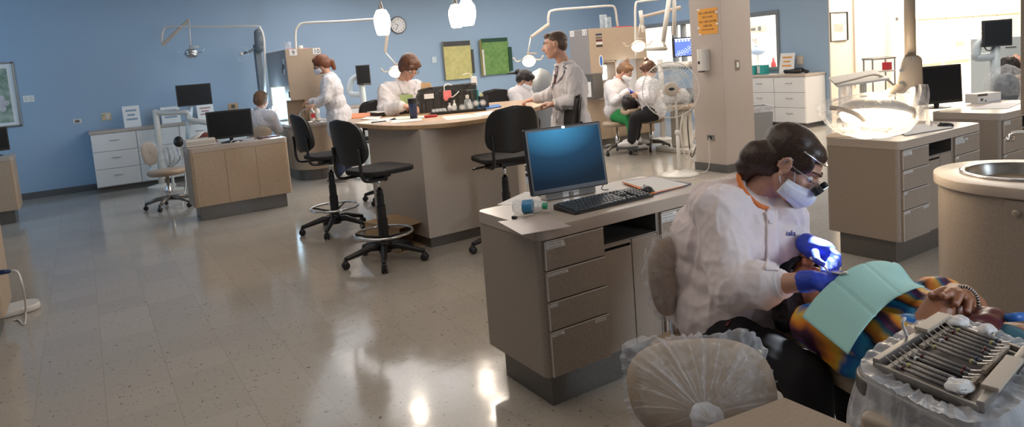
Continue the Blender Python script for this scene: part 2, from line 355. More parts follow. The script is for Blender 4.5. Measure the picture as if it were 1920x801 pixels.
# right wall x=11, two windows
mb = MB()
WY = [(8.09, 9.3, 1.05, 2.02), (10.1, 11.9, 1.15, 2.03)]
mb.box((11, 7.05, 0), (11.12, 8.09, 3.2)); mb.box((11, 9.3, 0), (11.12, 10.1, 3.2)); mb.box((11, 11.9, 0), (11.12, 12.84, 3.2))
for a, b, z0, z1 in WY: mb.box((11, a, 0), (11.12, b, z0)); mb.box((11, a, z1), (11.12, b, 3.2))
struct(obj('wall_right', mb, 'wall_blue'))
M['frame_grey'] = mat('window_frame_grey', (.20, .22, .24), .5)
for k, (a, b, z0, z1) in enumerate(WY):
    mb = MB(); t = .06
    mb.box((10.97, a-t, z1), (11.14, b+t, z1+t+.02)).box((10.97, a-t, z0-t), (11.14, b+t, z0)).box((10.97, a-t, z0), (11.14, a, z1)).box((10.97, b, z0), (11.14, b+t, z1))
    if k: mb.box((10.98, 10.66, z0), (11.12, 10.72, z1)); mb.box((10.98, 10.42, z0), (11.12, 10.46, z1))
    wf = struct(obj('window_%d' % (k+1), mb, 'frame_grey', bevel=.004))
    obj('pane', MB().box((11.05, a, z0), (11.056, b, z1)), 'glass', wf)
# cream wall, glazed opening, column, mail room opening
slab('wall_cream', (11.12, 7.05, 0), (11.75, 7.15, 3.2), 'cream')
slab('trim_1', (10.99, 7.03, 0), (11.12, 7.05, 3.2), 'cream')
slab('wall_sill', (11.75, 7.05, 0), (12.86, 7.15, .62), 'cream')
slab('trim_2', (11.72, 7.02, .62), (11.78, 7.17, 3.2), 'cream')
slab('column_wall', (12.86, 7.0, 0), (13.33, 7.6, 3.2), 'office_white')
o = slab('window_3', (11.78, 7.09, .62), (12.86, 7.096, 3.2), 'glass')
slab('wall_mailroom', (13.33, 7.62, 0), (20, 7.74, 3.2), 'office_white')
slab('wall_office_back', (13.33, 7.62, 0), (13.45, 12.84, 3.2), 'office_white')
slab('wall_office_side', (11.12, 12.72, 0), (13.33, 12.84, 3.2), 'office_white')
slab('wall_far_right', (20, -3.6, 0), (20.1, 7.74, 3.2), 'cream')
slab('baseboard_cream', (11.12, 7.03, 0), (12.86, 7.05, .10), 'baseboard')
light('AREA', (12.2, 10.0, 3.1), 210, (1, .93, .80), (12.2, 10.0, 0), 1.8, 4.5, 'office_ceiling_light')
light('AREA', (16.0, 6.3, 3.1), 620, (1, .90, .74), (16.0, 7.0, 0), 4.5, 1.2, 'mailroom_ceiling_light')
# pillar
p = slab('pillar', (6.49, 5.53, 0), (7.02, 6.02, 3.2), 'pillar', .006)
obj('pillar_base', MB().box((6.475, 5.515, 0), (7.035, 6.035, .10)), 'baseboard', p, bevel=.003)
# ================================================================== DESK UNITS
def front_face(name, x0, x1, z0, z1, parent, m='laminate', y=-.016, label=None):
    o = obj(name, MB().box((x0+.003, y, z0+.003), (x1-.003, 0, z1-.003)), m, parent, bevel=.002, label=label)
    obj('edge_strip', MB().box((x0+.003, y-.001, z1-.0075), (x1-.003, y+.002, z1-.003)).box((x0+.003, y-.001, z0+.003), (x0+.0065, y+.002, z1-.003)), 'edge', o)
    return o
def tape(parent, lines, x, z, size=.0095, y=-.0175):
    for i, s in enumerate(lines):
        wd = len(s)*size*.62+.012
        o = obj('label_strip', MB().box((x, y-.0008, z-.0135-.0145*i), (x+wd, y+.0012, z-.0005-.0145*i)), 'paper', parent)
        text('lettering', s, size, 'black', o, (x+.005, y-.0012, z-.0105-.0145*i), (PI/2, 0, 0), ext=.0001)
def desk(label, x, y, rz=0, W=1.09, D=.52, fronts=True, m='laminate', backpanels=False, group=None):
    t = thing('desk_cabinet', label, 'desk', (x, y, 0), rz, group)
    zb, zt, zc = .168, .787, .845
    bo = MB()
    if fronts:
        bo.prism(rrect(0, 0, .353, D, [.03, 0.001, 0.001, .03]), zb, zt); bo.box((.353, .02, zb), (.697, D, .69)); bo.box((.353, D-.03, .69), (.697, D, zt)); bo.prism(rrect(.697, 0, W, D, [.001, .03, .03, .001]), zb, zt)
    else: bo.prism(rrect(0, 0, W, D, .03), zb, zt)
    obj('cabinet_body', bo, m, t, bevel=.0015)
    obj('toe_kick', MB().box((.06, .06, 0), (W-.06, D-.06, zb)), 'kick', t, bevel=.002)
    cb = MB().prism(rrect(-.004, -.018, W+.004, D+.004, .045, 8), zt, zc)
    obj('countertop', cb, 'counter', t, bevel=.004)
    if fronts:
        Z = [.785, .65, .512, .38, .17]; L1 = [('SYRINGE COVERS', 'SALIVA EJECTORS'), ('COTTON ROLLS 2X2',), ('GOWNS',), ('CUPS/BIBS',)]
        for i in range(4):
            d = front_face('drawer', .02, .353, Z[i+1], Z[i], t, m); tape(d, L1[i], .03, Z[i]-.011)
            if i == 3: tape(d, ('MOUTHWASH',), .27, Z[i]-.012)
        obj('shelf_bay', MB().box((.357, .3, .694), (.690, .31, .785)), 'dark_gap', t)
        obj('shelf_floor', MB().box((.358, .003, .6926), (.689, .3, .6935)).box((.3572, .003, .693), (.358, .3, .786)).box((.689, .003, .693), (.6898, .3, .786)), 'kick', t)
        obj('shelf_lining', MB().box((.357, .004, .690), (.690, .49, .6925)).box((.3535, .0, .69), (.357, .49, .787)).box((.690, .0, .69), (.6935, .49, .787)), 'edge', t)
        d = front_face('door', .353, .527, .17, .69, t, m, y=.002); d.location.y = 0
        tape(d, ('NO FOOD OR DRINKS IN CABINET',), .36, .675, .0085, y=.0008)
        front_face('door', .527, .697, .17, .69, t, m, y=.002)
        d = front_face('drawer', .707, W-.02, .65, .785, t, m); tape(d, ('OFFICE SUPPLIES', 'PATIENT EDUCATIONAL MATERIAL', 'STUDENT HELP SHEETS'), .712, .774)
        for a, b in ((.52, .65), (.38, .52), (.17, .38)): d = front_face('drawer', .707, W-.02, a, b, t, m); tape(d, ('FILES',), .712, b-.011)
    if backpanels:
        for k in range(3):
            a = .035+k*(W-.07)/3; b = a+(W-.07)/3
            obj('back_panel', MB().box((a+.002, D-.002, .172), (b-.002, D+.006, .775)), m, t, bevel=.002)
    return t
desk('speckled beige drawer desk carrying the keyboard and water bottle, beside the masked student', 1.571, 2.372)
desk('speckled beige drawer desk under the large glowing lamp, with papers and a mouse', 4.445, 2.385)
desk('speckled beige desk cabinet carrying the black monitor and glove box, behind the glowing lamp', 6.14, 2.49)
desk('tan three panel desk cabinet with black monitor, beside the small wheeled stool', 2.035, 8.88, PI, fronts=False, m='laminate_warm', backpanels=True)
desk('tan desk cabinet cut by the left edge of the photo, below the flower print', -.80, 10.97, PI, fronts=False, m='laminate_warm', backpanels=True)
desk('nearest cabinet end at the lower left edge, beside the white foot pedal', -.575, 5.93, PI, W=1.09, D=.55, fronts=False, m='laminate_warm', backpanels=True)
# near desk whose beige corner enters at the bottom of the photo
t = thing('desk_cabinet', 'plain beige desk corner at the bottom edge in front of the plastic wrapped chair back', 'desk', (1.145, .22, 0), 0)
c = atz(1470, 744, .80); c2 = atz(1592, 795, .80); c3 = atz(1405, 768, .80)
M['beige_top'] = mat('beige_laminate_top', (.36, .27, .19), .5, noise_amt=.1, noise_scale=120)
t.location = (c.x, c.y, 0)
e1 = (c2-c).normalized(); e2 = (c3-c).normalized()
pts = [V(0,0,0), e1*.9, e1*.9+e2*.7, e2*.7]
obj('countertop', MB().prism([(q.x, q.y) for q in pts], .76, .80), 'beige_top', t, bevel=.004)
qs = [(q*.94+(e1*.9+e2*.7)*.03) for q in pts]
obj('cabinet_body', MB().prism([(q.x, q.y) for q in qs], .10, .76), 'laminate', t, bevel=.004)
obj('toe_kick', MB().prism([(q.x*.9+.02, q.y*.9-.02) for q in qs], 0, .10), 'kick', t)
# ================================================================== SINK BAYS
M['upper_dark'] = mat('grey_laminate', (.30, .28, .28), .45, noise_amt=.15, noise_scale=120)
def dshape(cx, cy, r, y1, n=20, w=None):
    pts = [(cx+r*math.cos(PI+PI*k/n), cy+r*math.sin(PI+PI*k/n)) for k in range(n+1)]
    return pts+[(cx+r, y1), (cx-r, y1)]
def bay(label, x, y, rz, nums, side='L', upper=None, L=1.2, m='laminate_warm', cx=.34, r=.37, mside='upper_dark', lit='niche', niches='LR'):
    t = thing('sink_cabinet', label, 'sink cabinet', (x, y, 0), rz)
    cy = .20; BO = -.03
    ks = 1 if upper else .66; bx0 = cx if upper else cx+.04
    obj('cabinet_body', MB().prism(dshape(cx, cy, r-.02, L), .165, .80), m, t, smooth=False, bevel=.002)
    obj('toe_kick', MB().prism(dshape(cx, cy, r-.08, L-.05), 0, .165), 'kick', t)
    ct = obj('countertop', MB().prism(dshape(cx, cy, r, L, 32), .80, .848), 'counter', t, bevel=.004)
    obj('door', MB().box((cx-r+.012, .25, .19), (cx-r+.024, .72, .79)), m, t, bevel=.002)
    k = obj('door', MB().box((cx+r-.024, .25, .19), (cx+r-.012, .72, .79)), m, t, bevel=.002)
    k = obj('knob', MB().lathe([(.004, 0), (.006, .006), (.014, .010), (.015, .018), (.009, .022)], (cx-r+.012, .30, .74), axis=(-1, 0, 0)), 'laminate', t, smooth=True)
    k['label'] = 'round door knob'
    obj('knob', MB().lathe([(.004, 0), (.006, .006), (.014, .010), (.015, .018), (.009, .022)], (cx+r-.012, .30, .74), axis=(1, 0, 0)), 'laminate', t, smooth=True, label='round door knob')
    sk = obj('basin', MB().lathe([(.245*ks, .0), (.25*ks, .008), (.238*ks, .012), (.225*ks, .008), (.215*ks, -.002), (.21*ks, -.002)], (bx0, cy+BO, .848), 40), 'chrome', t, smooth=True, label='round stainless steel sink bowl')
    mbb = MB(); vs = []; pr = [(.222, .006), (.215, -.01), (.205, -.06), (.17, -.10), (.05, -.115), (.0, -.115)]
    for q, z in pr:
        for k in range(40): a = 2*PI*k/40; vs.append((bx0+q*ks*math.cos(a), cy+BO+q*ks*math.sin(a), .848+z))
    mbb.add(vs, [(i*40+k, (i+1)*40+k, (i+1)*40+(k+1) % 40, i*40+(k+1) % 40) for i in range(5) for k in range(40)])
    obj('bowl', mbb, 'steel', sk, smooth=True)
    # cut the countertop and body for the bowl
    for oo in (ct, t.children[0]):
        cut = obj('cutter', MB().lathe([(.224*ks, -.16), (.224*ks, .1)], (bx0, cy+BO, .848), 40), 'steel')
        cut.matrix_world = mw(t); md = oo.modifiers.new('c', 'BOOLEAN'); md.object = cut; md.operation = 'DIFFERENCE'
        if oo.modifiers[0].type == 'BEVEL': oo.modifiers.move(1, 0)
        dg = bpy.context.evaluated_depsgraph_get(); dg.update(); me = bpy.data.meshes.new_from_object(oo.evaluated_get(dg)); oo.modifiers.clear(); oo.data = me
        bpy.data.objects.remove(cut)
    fx, fy = cx, cy+.27
    if not upper:
        f = obj('faucet', MB().tube(spline([(.15, .14, .85), (.15, .14, .98), (.18, .13, 1.04), (.25, .11, 1.06), (.32, .09, 1.02), (.33, .09, .99)], 6), .011, 12).lathe([(.03, 0), (.03, .012), (.02, .02)], (.15, .14, .848)), 'chrome', t, smooth=True)
        for s in (-1, 1): obj('tap_handle', MB().cap((.15, .14+s*.06, .85), .012, (.13, .14+s*.08, .91), .008), 'chrome', f, smooth=True)
    else: f = obj('faucet', MB().tube(spline([(fx, fy, .85), (fx, fy, .96), (fx, fy-.03, 1.02), (fx, fy-.14, 1.045), (fx, fy-.32, 1.035), (fx, fy-.345, 1.01)], 6), .011, 12).lathe([(.03, 0), (.03, .012), (.02, .02)], (fx, fy, .848)).lathe([(.015, 0), (.017, .02)], (fx, fy-.345, .995)), 'chrome', t, smooth=True)
    for s in ((-1, 1) if upper else ()): obj('tap_handle', MB().cap((fx+s*.09, fy, .85), .014, (fx+s*.09, fy, .90), .012).cap((fx+s*.09, fy, .905), .007, (fx+s*.15, fy-.02, .92), .005), 'chrome', f, smooth=True)
    u0, u1 = upper or (0, .52)
    y0 = .25 if upper else 0
    ub = MB().box((u0, y0, 1.15 if upper else 1.21), (u1, y0+.25, 1.96)).box((u0, y0+.25, 1.42), (u1, L, 1.96)).box((u0, L, .85), (u1, L+.04, 1.96))
    u = obj('upper_cabinet', ub, m, t, bevel=.003)
    sd = MB()
    for s, xx in (('L', u0), ('R', u1)):
        if s in side: sd.box((min(xx, xx+(-.008 if s == 'L' else .008)), y0+.004, 1.43), (max(xx, xx+(-.008 if s == 'L' else .008)), L-.01, 1.95))
    if sd.v: obj('side_panel', sd, mside, t, bevel=.001)
    xm = (u0+u1)/2
    if not upper: obj('backsplash', MB().box((u0, y0+.25, .848), (xm, y0+.28, 1.42)).box((xm, y0+.52, .848), (u1, y0+.55, 1.42)).box((xm-.01, y0+.25, .848), (xm+.01, y0+.55, 1.42)).box((xm, y0+.24, 1.40), (u1, y0+.55, 1.43)), m, t, bevel=.001)
    if 'L' in niches:
        e_ = obj('light_box', MB().box((.01, L-.03, .87), (xm-.03, L-.005, 1.41)), 'enamel', t); obj('lit_panel', MB().box((.02, L-.036, .89), (xm-.04, L-.03, 1.40)), lit, e_, label='glowing light box panel')
    obj('partition', MB().box((xm-.015, y0+.45, .848), (xm+.015, L, 1.42)), 'white_cab', t)
    if 'L' in niches:
        nf = obj('light_box', MB().box((xm-.06, y0+.27, .86), (xm-.016, L-.02, 1.41)), 'enamel', t); obj('lit_panel', MB().box((xm-.066, y0+.29, .90), (xm-.06, L-.04, 1.39)), lit, nf, label='glowing light box panel')
    if 'R' in niches:
        nf = obj('light_box', MB().box((xm+.016, y0+.30, 1.08), (xm+.03, y0+.66, 1.38)), 'enamel', t); obj('lit_panel', MB().box((xm+.03, y0+.32, 1.11), (xm+.036, y0+.63, 1.35)), lit, nf, label='glowing light box panel')
    if nums:
        for n_, xx in zip(nums, (.055, .40) if len(nums[0]) == 1 else (.03, .36)):
            pl = obj('number_plate', MB().box((xx, -.004, 1.865), (xx+.11, 0, 1.955)), 'paper', t, label='white number plate reading '+n_)
            text('numeral', n_, .095, 'black', pl, (xx+.055, -.0045, 1.877), (PI/2, 0, 0), align='CENTER', ext=.0005)
    return t
b9 = bay('tan sink cabinet with upper cupboard numbered 9 and 10 and a glowing side niche', 2.60, 10.2, 0, ('9', '10'), niches='L')
b11 = bay('tan sink cabinet with upper cupboard numbered 11 and 12, behind the man in white coat', 7.0, 9.16, -PI/2, ('11', '12'), side='', lit='niche_far', cx=.30, m='laminate_warm', niches='R')
obj('end_panel', MB().box((.005, -.003, 1.22), (.515, 0, 1.955)), 'upper_dark', b11, bevel=.001)
b13 = bay('speckled beige round ended sink cabinet at the right edge, nearest sink', 4.08, 1.60, PI, None, side='', m='laminate', cx=.34, r=.385, upper=(0, .56), L=1.5, niches='')
for o_ in list(b13.children):
    if o_.name.startswith(('partition',)): bpy.data.objects.remove(o_)
# decals on 11/12 long face (local x = .52)
for k, (z, c) in enumerate(((1.86, 'navy'), (1.81, 'enamel'), (1.765, 'maroon'), (1.72, 'paper'), (1.675, 'black'))):
    e = obj('sticker', MB().box((.521, .14, z-.014), (.523, .27, z+.014)), {'navy': 'navy', 'enamel': 'kick', 'maroon': 'maroon', 'paper': 'paper', 'black': 'black'}[c], b11)
mb = MB().lathe([(.1, 0), (.1, .002)], (.521, .22, 1.43), 24, axis=(1, 0, 0), sx=.45, sy=1); e = obj('sticker', mb, 'paper', b11, label='white oval sticker')
mb = MB().lathe([(.08, 0), (.08, .002)], (.5225, .22, 1.43), 24, axis=(1, 0, 0), sx=.33, sy=1); obj('oval_mark', mb, 'blue_folder', e)
# paper towel dispenser and stickers on 9/10
for k, (yy, z) in enumerate(((.10, 1.75), (.16, 1.68), (.12, 1.60), (.20, 1.62))): obj('sticker', MB().box((-.0105, yy, z), (-.0085, yy+.07, z+.08)), 'black' if k % 2 else 'paper', b9)
e = obj('sticker', MB().box((-.011, .04, 1.25), (-.0085, .12, 1.34)), 'paper', b9); obj('dark_mark', MB().box((-.012, .05, 1.26), (-.0105, .11, 1.33)), 'navy', e)
# ================================================================== WHITE WALL CABINETS
def drawer_cab(label, x, y, rz, cols, W, D=.58, zt=.94, rows=3):
    t = thing('drawer_cabinet', label, 'cabinet', (x, y, 0), rz)
    obj('cabinet_body', MB().box((0, 0, .09), (W, D, zt-.04)), 'white_cab', t, bevel=.002)
    obj('toe_kick', MB().box((0.01, .06, 0), (W-.05, D, .09)), 'baseboard', t)
    obj('countertop', MB().box((-.015, -.025, zt-.04), (W+.015, D, zt)), 'counter', t, bevel=.003)
    h = (zt-.05-.10)/rows; x0 = 0
    for cw in cols:
        for r in range(rows):
            d = obj('drawer', MB().box((x0+.004, -.02, .10+r*h+.003), (x0+cw-.004, 0, .10+(r+1)*h-.003)), 'white_cab', t, bevel=.002)
            cxx = x0+cw/2; z = .10+(r+.62)*h
            obj('handle', MB().tube([(cxx-.06, -.02, z), (cxx-.055, -.04, z), (cxx+.055, -.04, z), (cxx+.06, -.02, z)], .005, 8), 'steel', d, smooth=True)
        x0 += cw
    return t
drawer_cab('white drawer cabinet with grey top along the dim blue wall at left', .06, 12.13, 0, [.61, .61, .61, .61], 2.44, zt=.955)
drawer_cab('white drawer cabinet under the window right of the pillar', 10.42, 8.97, -PI/2, [.61, .61, .61], 1.83, D=.57)
drawer_cab('low white cabinet on the blue wall behind the white coated woman with the blue bottle', 4.1, 12.13, 0, [.6, .6, .6], 1.8)
# ================================================================== ISLAND
isl = [(2.20, 5.95), (2.26, 5.55), (2.41, 5.27), (2.66, 5.14), (3.0, 5.17), (3.45, 5.38), (3.9, 5.68), (4.2, 5.93), (4.42, 6.25), (4.5, 6.6), (4.42, 6.85), (4.0, 7.05), (3.4, 7.15), (2.85, 7.2), (2.45, 7.08), (2.27, 6.75), (2.19, 6.35)]
t = thing('island_counter', 'large round edged maple topped counter on a pale laminate base, centre of the clinic', 'counter', (3.2, 6.2, 0))
top = [(p.x-3.2, p.y-6.2) for p in spline([(a, b, 0) for a, b in isl], 6, True)]
M['island_base'] = mat('island_laminate', (.56, .47, .39), .5, noise_amt=.1, noise_scale=90)
obj('tabletop', MB().prism(top, 1.035, 1.075), 'wood', t, bevel=.006)
base = [(2.385, 5.275), (3.36, 5.32), (3.85, 5.95), (3.9, 6.5), (3.4, 6.75), (2.5, 6.75), (2.32, 6.35)]
obj('base', MB().prism([(a-3.2, b-6.2) for a, b in base], .09, 1.035), 'island_base', t, bevel=.002)
inb = [(a+(3.1-a)*.03, b+(6.1-b)*.03) for a, b in base]
obj('toe_kick', MB().prism([(a-3.2, b-6.2) for a, b in inb], 0, .09), 'kick', t)
# cardboard box on the floor
t = thing('cardboard_box', 'open brown cardboard box on the floor beneath the island behind the front stool', 'box', (2.23, 5.62, 0), .25)
c0 = MB().box((-.16, -.25, 0), (.16, .25, .005)).box((-.16, -.25, 0), (-.155, .25, .22)).box((.155, -.25, 0), (.16, .25, .22)).box((-.16, .245, 0), (.16, .25, .22))
obj('carton', c0, 'cardboard', t); obj('top_flap', MB().box((-.165, -.25, .215), (.165, .255, .222)), 'cardboard', t)
# ================================================================== DRAFTING STOOLS (black, round island)
def make_stool(label):
    t = thing('drafting_stool', label, 'stool', group='black drafting stools at the island')
    hub = obj('hub', MB().lathe([(.05, .08), (.055, .13), (.045, .17), (.035, .175)], seg=20), 'black', t, smooth=True)
    for k in range(5):
        a = 2*PI*k/5+.3; d = V(math.cos(a), math.sin(a), 0)
        l = obj('base_leg', MB().tube([d*.03+V(0,0,.13), d*.12+V(0,0,.135), d*.31+V(0,0,.085), d*.335+V(0,0,.08)], [.034, .03, .02, .016], 8), 'black', t, smooth=True)
        s = d.cross(V(0,0,1)); cc = d*.33+V(0,0,.032)
        for q in (-1, 1): pass
        obj('caster', MB().lathe([(.012, -.024), (.03, -.022), (.032, -.008), (.02, -.004), (.02, .004), (.032, .008), (.03, .022), (.012, .024)], cc, 16, axis=s).box((cc.x-.012, cc.y-.012, .045), (cc.x+.012, cc.y+.012, .075)), 'black', l, smooth=True)
    obj('column', MB().lathe([(.042, .15), (.042, .36), (.036, .365), (.036, .47), (.03, .475), (.03, .56), (.026, .565), (.026, .60)], seg=18), 'black', t, smooth=False)
    obj('gas_piston', MB().lathe([(.015, .60), (.015, .71)], seg=14), 'chrome', t, smooth=True)
    ring = [V(.235*math.cos(2*PI*k/40), .235*math.sin(2*PI*k/40), .245) for k in range(40)]
    fr = obj('foot_ring', MB().tube(ring, .011, 10, closed=True), 'chrome', t, smooth=True)
    sp = MB()
    for k in range(4): a = PI/4+PI/2*k; sp.tube([(.03*math.cos(a), .03*math.sin(a), .20), (.23*math.cos(a), .23*math.sin(a), .24)], .010, 8)
    obj('ring_spoke', sp, 'black', fr, smooth=True)
    # seat, facing +x
    sp = rrect(-.21, -.23, .24, .23, [.12, .10, .10, .12], 8)
    obj('seat', MB().prism(sp, .745, .785), 'black_fabric', t, smooth=True, bevel=.014, seg=3)
    obj('seat_mechanism', MB().box((-.10, -.06, .70), (.08, .06, .745)).tube([(-.05, -.18, .715), (-.05, .18, .715)], .022, 12).tube([(0, .03, .715), (.02, .22, .70), (.02, .27, .695)], .009, 8), 'black', t, smooth=False)
    for s in (-1, 1):
        obj('back_bracket', MB().tube(spline([(-.05, s*.18, .715), (-.22, s*.185, .72), (-.265, s*.185, .77), (-.27, s*.185, .90), (-.275, s*.185, .98)], 5), .013, 8), 'black', t, smooth=True)
    # backrest: curved rounded panel
    def shell(off, grow):
        def fn(u, v):
            th = (u-.5)*2; zz = (v-.5)*2
            p_ = 3.2; s_ = (1-abs(zz)**p_)**(1/p_)*(.225+.015*(-zz))
            y = th*(s_+grow); x = -.285-.045*zz*.5+.055*(y/.23)**2+off
            return V(x, y, 1.02+zz*(.18+grow))
        return fn
    obj('backrest_shell', MB().grid(shell(-.012, .006), 20, 20), 'black', t, smooth=True, solid=.014)
    obj('backrest', MB().grid(shell(.012, -.008), 20, 20), 'black_fabric', t, smooth=True, solid=.03)
    return t
s1 = make_stool('black drafting stool nearest the camera, left of the island base')
s1.location = (1.955, 5.215, 0); s1.rotation_euler.z = .22
STG = 'black drafting stools at the island'
copy_tree(s1, (2.0, 6.62, 0), .05, 'black drafting stool partly hidden behind the nearest one, at the island left end')
copy_tree(s1, (2.90, 4.80, 0), 1.40, 'black drafting stool before the island, its back left of the dark computer monitor')
q = atd(1030, 300, 6.15); copy_tree(s1, (q.x, q.y, 0), 2.72, 'black drafting stool tucked behind the man standing in white coat')
q = atd(940, 200, 8.5); copy_tree(s1, (q.x, q.y, 0), -1.9, 'black drafting stool on the far side of the island beyond the pen cup')
copy_tree(s1, (3.0, 7.62, 0), -1.65, 'black drafting stool under the seated woman in white coat at the island')

light('POINT', (2.38, 10.85, 1.22), 14, (.50, .78, 1), size=.12, name='light_box_glow')
light('POINT', (7.72, 8.50, 1.22), 4, (.85, .93, 1), size=.12, name='light_box_glow')

t = thing('towel_dispenser', 'pale wall bracket dispenser under the bay 10 cupboard', 'dispenser', (3.02, 10.70, 1.28), 0)
obj('holder', MB().tube([(-.12, -.03, 0), (.12, -.03, 0)], .022, 12), 'enamel', t, smooth=True); obj('bracket', MB().box((-.13, -.05, -.03), (-.115, .02, .05)).box((.115, -.05, -.03), (.13, .02, .05)), 'kick', t)
# ================================================================== PEOPLE
def wobble(o, amp, freq, zs=1.0, seed=0):
    me = o.data; n = [v.normal.copy() for v in me.vertices]
    for v, nn in zip(me.vertices, n):
        q = V(v.co.x*freq+seed, v.co.y*freq, v.co.z*freq*zs)
        v.co += nn*amp*(noise.noise(q)+.5*noise.noise(q*2.1))
def creases(o, amp, freq, dirn, seed=0):
    me = o.data; n = [v.normal.copy() for v in me.vertices]; d = V(dirn).normalized()
    for v, nn in zip(me.vertices, n):
        co = v.co*freq; co = co-d*co.dot(d)*.72; co += V(seed, seed*.7, 0)
        w_ = noise.noise(v.co*2.3+V(seed, 0, 3)); k = 1-abs(noise.noise(co)); k2 = 1-abs(noise.noise(co*1.9+V(7, 1, 2)))
        v.co += nn*amp*((k**5-.35)*(.6+w_)+.5*(k2**6-.3)*(.6-w_))
def frame(look, upv):
    f = V(look).normalized(); r = f.cross(V(upv)).normalized(); u = r.cross(f); return r, f, u
def hand_caps(mb, W, d, n, s, curl=.5, thumb=1, spread=.20, seg=10, curls=None, thumb_out=.7):
    d = V(d).normalized(); n = (V(n)-d*V(n).dot(d)).normalized(); sd = d.cross(n)*thumb; W = V(W)
    Rm = Matrix((sd, d, n)).transposed()
    mb.ball(W+d*.05*s, V(.042, .052, .017)*s, 14, Rm); mb.ball(W+d*.025*s+sd*.02*s, V(.024, .032, .018)*s, 12, Rm)
    mb.cap(W-d*.01*s, .026*s, W+d*.02*s, .027*s, seg)
    for i in range(4):
        off = (.030-.0205*i); ln = (.070, .078, .073, .058)[i]*s; c = curls[i] if curls else curl*(1+.08*i)
        p = W+d*(.088-.004*abs(i-1.2))*s+sd*off*s; ang = c*.55; dr = (d+sd*spread*(1-i*.66)).normalized(); rr = (.0093, .0095, .009, .0080)[i]*s
        for k, fr in enumerate((.44, .31, .25)):
            v = dr*math.cos(ang)+n*math.sin(ang); q = p+v*ln*fr; mb.cap(p, rr, q, rr*.93, seg); p = q; ang += c*1.15; rr *= .93
    p = W+d*.022*s+sd*.036*s; v = (d*.75+sd*thumb_out+n*.25).normalized(); q = p+v*.04*s; mb.cap(p, .0135*s, q, .0115*s, seg)
    v = (d*1.0+sd*thumb_out*.25+n*(.3+.4*curl)).normalized(); mb.cap(q, .0112*s, q+v*.034*s, .009*s, seg)
def head_caps(mb, c, r, f, u, s, seg=20, female=True):
    Rm = Matrix((r, f, u)).transposed(); P = lambda a, b, z: c+(r*a+f*b+u*z)*s
    mb.ball(P(0, -.012, .022), V(.076, .094, .086)*s, seg, Rm); mb.ball(P(0, .022, -.03), V(.062, .070, .082)*s, seg, Rm)
    mb.ball(P(0, .055, -.085), V(.030, .028, .026)*s, 14, Rm)
    for q in (-1, 1):
        mb.cap(P(q*.054, -.005, -.055), .018*s, P(q*.02, .052, -.09), .018*s, 10)
        mb.ball(P(q*.038, .058, -.028), V(.022, .022, .022)*s, 12, Rm)                              # cheek
        mb.ball(P(q*.076, -.006, -.012), V(.007, .016, .026)*s, 12, Rm); mb.ball(P(q*.081, -.004, -.040), V(.006, .008, .009)*s, 10, Rm)
        mb.tube([P(q*(.083+.003*math.sin(a_)), -.009+.017*math.cos(a_), -.010+.028*math.sin(a_)) for a_ in [-.9+4.6*k/14 for k in range(15)]], .0052*s, 8)      # rim of the ear
        mb.cap(P(q*.012, .082, .026), .009*s, P(q*.045, .066, .024), .008*s, 8)                     # brow
    mb.cap(P(0, .086, .012), .008*s, P(0, .108, -.024), .011*s, 10); mb.ball(P(0, .1, -.028), V(.017, .012, .010)*s, 10, Rm)
    mb.cap(P(-.018, .082, -.055), .008*s, P(.018, .082, -.055), .008*s, 8)
def hair_short(mb, c, r, f, u, s, seg=18, full=0, back=0):
    Rm = Matrix((r, f, u)).transposed(); P = lambda a, b, z: c+(r*a+f*b+u*z)*s; g = full
    mb.ball(P(0, -.022, .035+g*.3), V(.083+g, .098+g, .083+g)*s, seg, Rm)
    mb.ball(P(0, -.055, -.005), V(.078+g, .062+g, .075+g)*s, seg, Rm)
    mb.ball(P(0, .035, .078+g*.3), V(.066+g*.6, .045+g*.5, .030+g*.6)*s, seg, Rm)
    for q in (-1, 1): mb.ball(P(q*(.068+g*.5), -.02, .015), V(.018+g*.5, .045+g*.3, .045+g*.5)*s, 12, Rm)
def eyes(parent, c, r, f, u, s, down=.3):
    P = lambda a, b, z: c+(r*a+f*b+u*z)*s; mb = MB(); mp = MB()
    for q in (-1, 1):
        mb.ball(P(q*.031, .0685, .001), (.0125*s, .0125*s, .0105*s), 12); mp.ball(P(q*.031, .0765, -.003*down), .0062*s, 10)
    e = obj('eyes', mb, 'eye', parent, world=True, smooth=True); obj('iris', mp, 'pupil', e, world=True, smooth=True)
    mb = MB()
    for q in (-1, 1): mb.tube([P(q*.014, .090, .026), P(q*.032, .085, .033), P(q*.052, .066, .027)], [.0035*s, .004*s, .002*s], 6)
    obj('eyebrows', mb, 'hair_brown', parent, world=True, smooth=True)
def lips(parent, c, r, f, u, s):
    P = lambda a, b, z: c+(r*a+f*b+u*z)*s
    obj('lips', MB().tube([P(-.022, .080, -.056), P(-.008, .0905, -.0535), P(.008, .0905, -.0535), P(.022, .080, -.056)], [.002*s, .0045*s, .0045*s, .002*s], 8).tube([P(-.018, .079, -.060), P(0, .089, -.062), P(.018, .079, -.060)], [.002*s, .0055*s, .002*s], 8), 'lip', parent, world=True, smooth=True)
